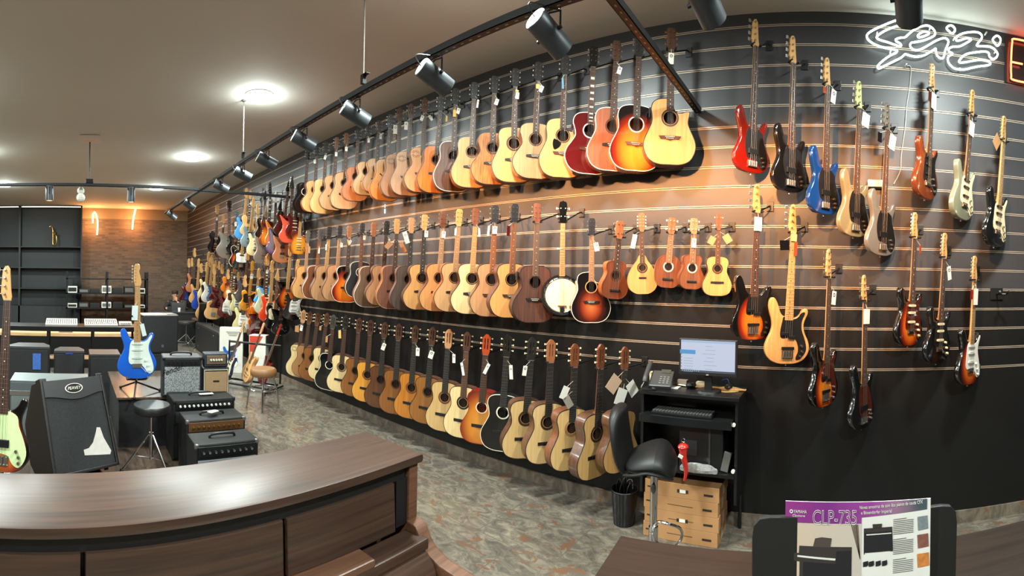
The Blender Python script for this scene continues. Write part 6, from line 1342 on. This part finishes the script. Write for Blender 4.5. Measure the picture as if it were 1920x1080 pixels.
# music rest
Mi = Matrix.Translation((far_l.x, far_l.y, 0)) @ Matrix.Rotation(yaw_d, 4, 'Z')
yr = 1.10
a_ = atY(1412, 975, yr); b_ = atY(1800, 975, yr); zt_ = atY(1600, 962, yr).z; li = Mi.inverted() @ ((a_+b_)/2)
wr = (b_-a_).length; zb_ = ZD+.0; o_ = [(-wr/2+.005, zb_), (wr/2-.005, zb_), (wr/2-.001, zt_-.05), (wr/2-.004, zt_-.022), (wr/2-.018, zt_-.006), (wr/2-.04, zt_-.002), (0, zt_+.003), (-wr/2+.04, zt_-.002), (-wr/2+.018, zt_-.006), (-wr/2+.004, zt_-.022), (-wr/2+.001, zt_-.05)]
o = MB().prism(o_, -.007, .007, .002, 2).obj('music_rest', mat('rest_black', (24, 24, 24), .55), t); o.location = (li.x, li.y, 0)
# brochure: two pages, slight tilt
P_tl = atY(1473, 939, yr-.02); P_tr = atY(1745, 934, yr-.02); P_bl = atY(1467, 1078, yr-.02)
xa = (P_tr-P_tl); wB = xa.length; tiltb = math.atan2(xa.z, xa.x)
t = thing('brochure', 'open piano brochure with purple header on black music rest', 'brochure', mtx=Matrix.Translation(P_tl+Vector((0, 0, 0))) @ Matrix.Rotation(-tiltb, 4, 'Y'))
hB = P_tl.z-zb_-.015
# local: x right, z up (0 = top), front -y
k = wB/1780.  # crop pixels (left page from x=70 to 1810) to metres
def bx(x): return (x-75)*k
def bz(z): return -(z-112)*k
xm = bx(1000)
def wav(nm, m): return m
def gradm(name, stops, axis='X', scale=1., off=0.):
    m, nt, b = newmat(name); L = nt.links; tc = nt.nodes.new('ShaderNodeTexCoord'); sp_ = nt.nodes.new('ShaderNodeSeparateXYZ'); L.new(tc.outputs['Object'], sp_.inputs[0])
    nz_ = nt.nodes.new('ShaderNodeTexNoise'); nz_.inputs['Scale'].default_value = 12.; L.new(tc.outputs['Object'], nz_.inputs['Vector'])
    ma = nt.nodes.new('ShaderNodeMath'); ma.operation = 'MULTIPLY_ADD'; L.new(sp_.outputs[axis], ma.inputs[0]); ma.inputs[1].default_value = scale; ma.inputs[2].default_value = off
    mb = nt.nodes.new('ShaderNodeMath'); mb.operation = 'MULTIPLY_ADD'; L.new(nz_.outputs['Fac'], mb.inputs[0]); mb.inputs[1].default_value = .3; L.new(ma.outputs[0], mb.inputs[2])
    r = ramp(nt, stops); L.new(mb.outputs[0], r.inputs['Fac']); L.new(r.outputs['Color'], b.inputs['Base Color']); b.inputs['Roughness'].default_value = .35; return m
WPG = mat('glossy_page', (226, 224, 218), .35)
MB().box((xm/2, .001, -hB/2), (xm, .0016, hB)).obj('left_page', WPG, t); MB().box(((xm+wB)/2, .001, -hB/2), (wB-xm, .0016, hB)).obj('right_page', WPG, t)
PUR = gradm('purple_header', [(0, (150, 56, 130)), (.35, (120, 44, 128)), (.62, (150, 66, 146)), (.8, (150, 110, 140)), (1., (70, 84, 92))], 'X', 1/wB, -.1)
def flatp(nm, pts, m, y=-.0008, th=.0006): return MB().prism([(bx(x), bz(z)) for x, z in pts], y-th, y).obj(nm, m, t)
flatp('printed_header', [(75, 112), (1000, 112), (1000, 372), (75, 362)], PUR); flatp('printed_header', [(1000, 112), (1810, 112), (1810, 240), (1000, 296)], PUR)
flatp('printed_photo', [(75, 366), (1000, 372), (1000, 1230), (75, 1230)], gradm('beige_photo', [(0, (222, 190, 146)), (.3, (204, 184, 164)), (1, (196, 186, 176))], 'X', 1/wB*1.6, 0))
flatp('printed_lamp', [(78, 370), (125, 372), (120, 520), (78, 520)], WPG, -.0015)
for k_ in range(4): flatp('printed_branch', [(870+20*k_, 380), (885+25*k_, 380), (990, 790), (985, 800)], mat('branch', (110, 96, 84), .6), -.0015)
PB = mat('print_piano', (54, 48, 46), .5); PB2 = mat('print_piano_dark', (30, 30, 34), .5)
flatp('printed_piano', [(250, 640), (885, 650), (885, 1230), (255, 1230), (255, 830), (185, 820), (180, 730), (245, 728)], PB, -.0015)
flatp('printed_rest', [(440, 545), (520, 530), (640, 542), (625, 650), (415, 645)], mat('print_rest', (74, 66, 60), .5), -.0022)
flatp('printed_piano', [(700, 700), (880, 690), (880, 1230), (300, 1230), (300, 830), (690, 850)], PB2, -.0022)
flatp('printed_keys', [(228, 750), (690, 782), (685, 805), (228, 770)], WPG, -.0028)
flatp('printed_piano', [(1030, 430), (1375, 422), (1388, 700), (1385, 720), (1340, 712), (1045, 722), (1038, 745), (1032, 740)], PB2, -.0015)
flatp('printed_rest', [(1135, 380), (1250, 378), (1245, 424), (1140, 426)], PB, -.0022); flatp('printed_keys', [(1060, 498), (1365, 490), (1365, 500), (1060, 510)], WPG, -.0028); flatp('printed_stripe', [(1035, 432), (1375, 424), (1375, 470), (1035, 480)], PB, -.0022)
for x in (1025, 1095, 1178, 1256): flatp('printed_thumbnail', [(x, 835), (x+60, 822), (x+65, 872), (x+50, 885), (x, 892)], PB2, -.0015)
TXG = mat('print_text', (128, 126, 124), .6)
for b0, b1, n_ in ((322, 520, 9), (565, 760, 9), (810, 990, 8)):
    for i in range(n_): z_0 = b0+i*(b1-b0)/n_; flatp('printed_text', [(1390, z_0+12), (1390+(160 if i == 0 else 250), z_0), (1390+(160 if i == 0 else 250), z_0+7), (1390, z_0+19)], TXG, -.0015)
for i, (z_0, c1_) in enumerate(((325, (120, 130, 136)), (545, (130, 84, 70)), (780, (196, 122, 60)))): flatp('printed_photo', [(1690, z_0), (1815+i*10, z_0-8), (1825+i*10, z_0+150), (1700, z_0+165)], mat(f'small_photo{i}', c1_, .4, var=.5, vscale=90.), -.0015)
def tb(s_, x, z, sz, m, **q): return text('lettering', s_, sz*k, m, t, Matrix.Translation((bx(x), -.0035, bz(z))) @ Matrix.Rotation(q.pop('rot', 0), 4, 'Y') @ TXZ, .0003, **q)
tb('YAMAHA', 255, 228, 58, WPG, xs=.66); MB().ring(bx(148), bz(228), 12*k, 22*k, -.0035, -.002, 16).obj('printed_emblem', WPG, t)
tb('Clavinova', 235, 276, 40, WPG, shear=.3)
tb('CLP-735', 675, 300, 250, WPG, outline=.0007, xs=.62)
tb('Novas amostras de som dos pianos de cauda CFX', 1362, 158, 58, WPG, xs=.66, rot=-.04); tb('e Bösendorfer Imperial', 1180, 232, 58, WPG, xs=.7, rot=-.03)
# ---------------------------------------------------------------- computer desk against the slat wall
YF = 3.02; DT = .975
dl = atY(1200, 728, YF).x; dr = atY(1383, 742, YF).x; DT = atY(1300, 741, YF).z
t = thing('computer_desk', 'narrow black computer stand against the slat wall', 'desk', ((dl+dr)/2, 0, 0))
wd = dr-dl; DKM = mat('desk_black', (20, 20, 21), .3); yd = (YF+D-.02)/2; dd = D-.03-YF
MB().box((0, yd, DT-.012), (wd+.02, dd, .024), bev=.002).obj('desk_top', DKM, t)
for sx_ in (-1, 1): MB().box((sx_*(wd/2-.01), yd+.01, (DT-.024+.30)/2), (.018, dd-.02, DT-.024-.30)).obj('side_panel', DKM, t)
MB().box((0, D-.045, .62), (wd-.04, .012, .62)).obj('back_panel', DKM, t)
zs_ = atY(1330, 893, YF).z; MB().box((0, yd, zs_), (wd-.036, dd-.02, .022)).obj('lower_shelf', DKM, t)
zk = atY(1290, 780, YF).z; MB().box((-.01, yd-.05, zk-.02), (wd-.04, dd-.06, .016)).obj('keyboard_tray', DKM, t); MB().box((-.01, YF-.03, zk-.035), (wd-.04, .016, .05)).obj('tray_front', DKM, t)
for z in (zk-.03, zs_+.05): MB().cyl((wd/2-.02, YF+.0, z), (wd/2-.02, YF-.018, z), .012, seg=10).obj('caster_cap', WHITEP, t)
for sx_ in (-1, 1):
    for y in (D-.045,): MB().cyl((sx_*(wd/2-.03), y, 0), (sx_*(wd/2-.03), y, zs_-.01), .012, seg=8).obj('leg', DKM, t)
def onw(px, py, Y): return atY(px, py, Y)
# monitor
ym_ = 3.12; c1 = atY(1273, 632, ym_); c2 = atY(1384, 640, ym_); c3 = atY(1271, 700, ym_)
mw = (c2-c1).length*.985; mh = (c1.z-c3.z)*1.0; mc = (c1+c2)/2
t = thing('monitor', 'flat computer monitor with bright white blue screen', 'monitor', (mc.x, ym_, mc.z-mh/2), 0)
MB().box((0, .012, 0), (mw, .03, mh), bev=.006).obj('bezel', mat('bezel', (30, 30, 31), .35), t)
sh_ = mh-.036; SCR = emis('screen_white', (214, 224, 250), .42)
s_ = MB().box((0, -.0035, .008), (mw-.03, .002, sh_)).obj('screen', SCR, t)
MB().box((0, -.005, .008+sh_/2-.008), (mw-.03, .001, .014)).obj('screen_toolbar', emis('screen_bar', (176, 206, 240), .42), s_)
MB().box((-mw*.345, -.005, sh_*.5*.32), (mw*.27, .001, sh_*.13)).obj('screen_selection', emis('screen_blue', (70, 160, 226), .42), s_)
MB().box((0, -.005, .008-sh_/2+.006), (mw-.03, .001, .010)).obj('screen_taskbar', emis('screen_dark', (30, 50, 80), .5), s_)
for i in range(9): MB().box((-mw/2+.03+i*.014, -.006, .008-sh_/2+.006), (.006, .001, .005)).obj('screen_icon', emis('icon', (200, 220, 240), .4), s_)
for i in range(5): MB().prism(circ(-mw*.455, sh_*(.18-.1*i)-.02, .005, 10), -.0055, -.0045).obj('screen_icon', mat('icon_grey', (110, 110, 116), .5), s_)
for i in range(6): MB().box((-mw*.33, -.005, sh_*(.1-.085*i)-.03), (mw*.16, .001, .0025)).obj('screen_text', emis('scr_text', (160, 190, 200), .4), s_)
for i in range(7): MB().box((mw*.02+.01*(i % 2), -.005, sh_*(.36-.12*i)), (mw*(.12+.05*(i % 3)), .001, .0022)).obj('screen_text', emis('scr_text2', (150, 180, 220), .4), s_)
text('lettering', 'LG', .014, WHITEP, t, Matrix.Translation((0, -.0045, -mh/2+.010)) @ TXZ, .0004)
hz_ = mc.z-mh-DT; MB().box((0, .03, -mh/2-hz_/2+.01), (.05, .02, hz_+.03)).obj('stand_post', BLACKP, t); MB().lathe([(0, 0), (.09, 0), (.085, .012), (0, .014)], (0, .04, -mh/2-hz_), 24).obj('stand_base', BLACKP, t)
# telephone
px_ = atZ(1260, 712, DT); t = thing('desk_phone', 'dark grey corded desk phone left of the monitor', 'telephone', (px_.x, 3.17, DT), .12)
PH = mat('phone_grey', (58, 57, 56), .45); Rt = Matrix.Rotation(.55, 3, 'X')
MB().box((0.015, .0, .05), (.16, .16, .035), Rt, .008).obj('base', PH, t); MB().box((0, .03, .02), (.15, .1, .04), bev=.004).obj('foot', PH, t)
MB().tube(catmull([(-.085, -.085, .05), (-.085, -.07, .075), (-.085, 0, .115), (-.085, .065, .15), (-.085, .085, .14)], 4, False), .018, 10).obj('handset', PH, t)
MB().box((.035, .05, .103), (.07, .035, .004), Rt).obj('display', mat('lcd', (70, 74, 66), .2), t)
for i in range(4):
    for j in range(3): MB().box(Rt @ Vector((.012+.026*j, -.05+.02*i, .019))+Vector((0.0, 0, .05)), (.015, .011, .005), Rt, .001).obj('key', mat('phone_key', (104, 102, 98), .5), t)
MB().tube(catmull([(-.085, -.09, .05), (-.10, -.12, .01), (-.06, -.14, .008), (.0, -.12, .008), (-.03, -.09, .01)], 5, False), .007, 6).obj('cord', BLACKP, t)
def small(name, label, cat, px, py, build, z=None, yaw=0.):
    p = atZ(px, py, DT if z is None else z); p.y = min(p.y, D-.12); q = thing(name, label, cat, p, yaw); build(q); return q
small('paper_cup', 'cream paper cup behind the phone on the black stand', 'cup', 1226, 719, lambda q: MB().lathe([(0, 0), (.03, 0), (.036, .085), (.034, .085), (.028, .005), (0, .005)], seg=20).obj('cup', CREAM, q))
small('note_paper', 'white note sheets in front of the desk phone', 'paper', 1255, 726, lambda q: MB().box((0, 0, .003), (.15, .07, .004), Matrix.Rotation(-.05, 3, 'Z')).obj('sheet', PAPER, q))
small('pen', 'white pen lying beside the note sheets', 'pen', 1283, 725, lambda q: MB().cyl((-.05, .01, .009), (.05, -.012, .009), .005, seg=8).obj('barrel', WHITEP, q))
small('red_pen', 'short red capped pen by the phone base', 'pen', 1279, 719, lambda q: MB().cyl((-.03, .01, .006), (.02, -.01, .012), .005, seg=8).obj('barrel', RED, q))
small('card_box', 'small grey card box under the monitor left corner', 'box', 1290, 716, lambda q: MB().box((0, 0, .022), (.072, .045, .04), bev=.002).obj('box', mat('grey_box', (126, 122, 112), .5), q))
small('card_box', 'small cream card box in front of the monitor stand', 'box', 1322, 722, lambda q: MB().box((0, 0, .02), (.085, .05, .036), bev=.002).obj('box', CREAM, q))
small('fabric_cloth', 'crumpled dark cloth on the black stand', 'cloth', 1294, 727, lambda q: MB().sph((0, 0, .018), .03, 12, (1.1, .8, .6)).sph((.02, .01, .015), .022, 10).obj('cloth', BLACKP, q))
small('mouse_pad', 'round wooden cymbal like mouse pad on the stand', 'mouse pad', 1365, 731, lambda q: MB().lathe([(0, 0), (.088, 0), (.09, .004), (0, .006)], seg=36).obj('pad', wood('pad_wood', (176, 140, 80), (214, 178, 116), .4, (40, 40, 40)), q))
small('computer_mouse', 'black computer mouse on the round wooden pad', 'mouse', 1366, 730, lambda q: (MB().sph((0, 0, .018), .03, 16, (.95, 1.4, .62)).obj('shell', BLACKP, q, True), MB().tube(catmull([(0, .04, .02), (-.03, .1, .05), (-.08, .14, .03)], 5, False), .0025, 6).obj('cable', mat('blue_cable', (30, 50, 100), .4), q)), z=DT+.006)
for i, (zz_, l_) in enumerate(((.0, 'drumstick nearest the monitor, lying on the black stand'), (.014, 'drumstick lying just in front of the other one'))):
    q = thing('drumstick', l_, 'drumstick', (atZ(1380, 716, DT).x-.08, 3.25-.02*i, DT+.009), -.05)
    MB().cyl((-.2, 0, 0), (.16, 0, 0), .0075, seg=10).cyl((.16, 0, 0), (.2, 0, 0), .0075, .003, seg=10).sph((.203, 0, 0), .0055, 8).obj('stick', SPR, q, True)
q = thing('computer_keyboard', 'black computer keyboard on the sliding tray', 'keyboard', (atY(1282, 765, YF+.07).x, YF+.075, zk-.012), .0)
MB().box((0, 0, .01), (.42, .14, .016), bev=.003).obj('base', BLACKP, q); KM = mat('key_dark', (66, 64, 62), .5)
for i in range(5):
    for j in range(19):
        MB().box((-.195+.0215*j, -.052+.026*i, .022), (.017, .019, .008), bev=.0015).obj('key', KM, q)
q = thing('computer_tower', 'black computer tower on the lower shelf', 'computer', (atY(1315, 860, YF+.08).x, YF+.17, zs_+.012))
th_ = min(.40, zk-.04-zs_-.03); MB().box((0, 0, th_/2), (.30, .22, th_), bev=.006).obj('case', mat('tower', (26, 26, 27), .4), q); MB().box((.06, -.112, th_/2), (.012, .006, th_*.8)).obj('silver_strip', mat('strip_grey', (84, 84, 84), .35, .4), q); MB().box((-.07, -.112, .14), (.09, .004, .10)).obj('vent', mat('vent', (48, 48, 48), .6), q)
q = thing('plastic_bag', 'crumpled clear plastic bag on the lower shelf', 'plastic bag', (atY(1308, 886, YF).x, YF+.02, zs_+.011))
t_ = bmesh.new(); bmesh.ops.create_icosphere(t_, subdivisions=3, radius=1)
random.seed(5)
for v in t_.verts: v.co = Vector((v.co.x*.13, v.co.y*.035, max(0, v.co.z)*.045))+Vector((0, 0, abs(math.sin(v.co.x*9+v.co.y*7))*.012*(1 if v.co.z > -.2 else 0))); v.co += Vector((random.uniform(-.006, .006), random.uniform(-.003, .003), random.uniform(0, .006)))
m = MB(); m.add(t_); m.obj('bag', mat('clear_plastic', (150, 148, 144), .12, .2, .5, 60., coat=1.), q)
q = thing('packet', 'clear packets standing at the right end of lower shelf', 'packet', (atY(1358, 870, YF).x, YF+.06, zs_+.012))
MB().box((0, 0, .07), (.05, .02, .13), Matrix.Rotation(.2, 3, 'Y'), .004).obj('packet', mat('packet_grey', (110, 108, 104), .2, .2), q)
q = thing('horn', 'red hanging horn shaped case beside the stand shelf', 'horn', atY(1281, 828, YF-.06))
MB().tube(catmull([(0, 0, -.03), (.0, 0, -.06), (.003, 0, -.10), (.018, 0, -.15), (.022, 0, -.2), (.012, 0, -.25)], 4, False), .02, 12, rad=[.032-.0012*i*1.0 if i > 3 else .03 for i in range(21)]).obj('body', mat('red_gloss', (206, 40, 28), .25, coat=.6), q)
MB().lathe([(0, 0), (.036, 0), (.03, .014), (.012, .024), (0, .026)], (0, 0, -.035), 20).obj('cap', mat('red_gloss'), q); MB().tube([(.012*math.cos(a*PI/6), 0, .008+.012*math.sin(a*PI/6)) for a in range(12)], .002, 6, True).obj('key_ring', CHROME, q); MB().box((-.006, -.034, -.085), (.03, .003, .022), Matrix.Rotation(.4, 3, 'Y')).obj('sticker', PAPER, q)
# cardboard boxes
KR = mat('cardboard', (176, 128, 82), .75, vscale=6.); b1 = atY(1207, 990, 3.06); b2 = atY(1346, 1012, 3.06); wb_ = b2.x-b1.x
hb_ = atY(1280, 908, 3.06).z/4
for i in range(4):
    lbl = ['bottom', 'second lowest', 'second highest', 'topmost'][i]
    q = thing('cardboard_box', f'{lbl} flat brown cardboard box of the stack under the black stand', 'cardboard box', ((b1.x+b2.x)/2+(.004 if i % 2 else -.003), 3.20, hb_*i+.0005), 0, group=None)
    MB().box((0, 0, hb_/2), (wb_, .28, hb_-.001), bev=.0015).obj('carton', KR, q); PI_ = mat('print_ink', (44, 34, 28), .6)
    MB().box((.0, -.1405, hb_*.5), (wb_*.34, .001, .0025)).obj('printed_line', PI_, q) if i != 3 else None
    MB().box((wb_*.36, -.1405, hb_*(.45)), (wb_*.12, .001, .014)).obj('printed_mark', PI_, q); MB().box((-wb_*.42, -.1405, hb_*.5), (wb_*.09, .001, .009)).obj('printed_mark', PI_, q)
    if i in (1, 3): MB().box((.01, -.1405, hb_*.5), (wb_*.15, .001, .022)).obj('label_back', PI_, q); MB().box((.01, -.1415, hb_*.5), (wb_*.08, .001, .022)).obj('label', PAPER, q)
    MB().box((wb_/2+.0005, 0, hb_/2), (.001, .05, hb_*.8)).obj('tape', mat('tape', (200, 190, 170), .4), q)
# waste bin with cables
q = thing('waste_bin', 'small black bin full of cables beside the cardboard boxes', 'bin', (atZ(1180, 972, 0).x-.01, 3.16, 0))
hbn = atY(1180, 918, 3.16).z; MB().lathe([(0, 0), (.078, 0), (.098, hbn), (.094, hbn), (.075, .01), (0, .01)], seg=28).obj('bucket', mat('bin_black', (18, 18, 19), .25), q)
MB().tube([(.097*math.cos(2*PI*k/24), .097*math.sin(2*PI*k/24), hbn) for k in range(24)], .005, 6, True).obj('rim', BLACKP, q)
random.seed(11)
for i in range(7):
    a = i*.9; o = MB().tube(catmull([(.03*math.cos(a), .03*math.sin(a), .05), (.06*math.cos(a), .06*math.sin(a), hbn), (.05*math.cos(a+.6), .05*math.sin(a+.6), hbn+.06+.02*(i % 3)), (.01*math.cos(a+1.2), .02*math.sin(a+1.2), hbn+.03), (.0, .0, .1)], 5, False), .004, 6).obj('cable', BLACKP if i else CHROME, q)
# saddle stool in front
sp_ = atZ(1225, 1064, 0); sp_ = Vector((-.965, 2.64, 0)); RS = sp_.xy.length
LEA = mat('black_leather', (15, 15, 15), .5, bump=.3, bscale=300.)
zsb = atR(1225, 886, RS).z; zst = atR(1240, 826, RS).z; zbt = atR(1165, 765, RS).z
t = thing('saddle_stool', 'black leather bar stool with high curled back and chrome post', 'bar stool', sp_, math.radians(12))
U = RS/F  # metres per pixel here
# seat shell as a lofted saddle: local x runs to the right of the picture
def loft(name, secs, m, parent):
    mb = MB(); rings = []
    for (c_, ax, ay, ang) in secs:
        R3 = Matrix.Rotation(ang, 3, 'Y'); rings.append([mb.bm.verts.new(Vector(c_)+R3 @ Vector((0, math.cos(2*PI*k/20)*ay, math.sin(2*PI*k/20)*ax))) for k in range(20)])
    for a, b in zip(rings, rings[1:]):
        for k in range(20): mb.bm.faces.new((a[k], a[(k+1) % 20], b[(k+1) % 20], b[k]))
    mb.bm.faces.new(rings[0][::-1]); mb.bm.faces.new(rings[-1]); bmesh.ops.recalc_face_normals(mb.bm, faces=mb.bm.faces[:]); mb.smooth = True
    o = mb.obj(name, m, parent, True); sm = o.modifiers.new('sub', 'SUBSURF'); sm.levels = 1; sm.render_levels = 1; return o
def sx(px): return (px-1225)*U
def sz(py): return atR(1225, py, RS).z
loft('seat', [((sx(1172), 0, sz(862)), .02, .12, 0), ((sx(1185), 0, sz(862)), .052, .19, .1), ((sx(1205), 0, sz(858)), .068, .215, 0), ((sx(1235), 0, sz(852)), .085, .22, 0), ((sx(1250), 0, sz(859)), .07, .20, 0), ((sx(1261), 0, sz(870)), .045, .17, 0), ((sx(1267), 0, sz(878)), .018, .12, 0)], LEA, t)
loft('backrest', [((sx(1180), 0, sz(880)), .02, .15, -1.4), ((sx(1170), 0, sz(868)), .045, .19, -1.3), ((sx(1163), 0, sz(840)), .046, .20, -1.35), ((sx(1158), 0, sz(810)), .044, .2, -1.5), ((sx(1154), 0, sz(785)), .05, .175, -1.5), ((sx(1157), 0, sz(768)), .046, .12, -1.3), ((sx(1163), 0, sz(763)), .02, .06, -1.1)], LEA, t)
MB().tube(catmull([(sx(1178), -.17, sz(874)), (sx(1200), -.205, sz(868)), (sx(1222), -.215, sz(862)), (sx(1246), -.195, sz(868)), (sx(1264), -.14, sz(878))], 6, False), .008, 8).obj('seam_piping', LEA, t)
MB().cyl((0, 0, .03), (0, 0, zsb+.02), .022, seg=18).cyl((0, 0, .03), (0, 0, .3), .028, seg=18).obj('post', CHROME, t, True)
MB().sph((0, -.03, sz(912)), .02, 12, (.8, .5, 1.6)).obj('lever', mat('lever_grey', (70, 70, 72), .4), t, True)
zr_ = .32; MB().tube(catmull([(.0, -.03, zr_-.03), (.03, -.05, zr_+.03), (.10, -.09, zr_+.045), (.165, -.05, zr_+.0), (.16, 0, zr_-.09), (.1, .0, zr_-.14), (.02, -.02, zr_-.1)], 6, True), .009, 8, True).obj('foot_ring', CHROME, t)
MB().lathe([(0, 0), (.2, 0), (.195, .012), (.04, .03), (0, .035)], seg=36).obj('base', CHROME, t)
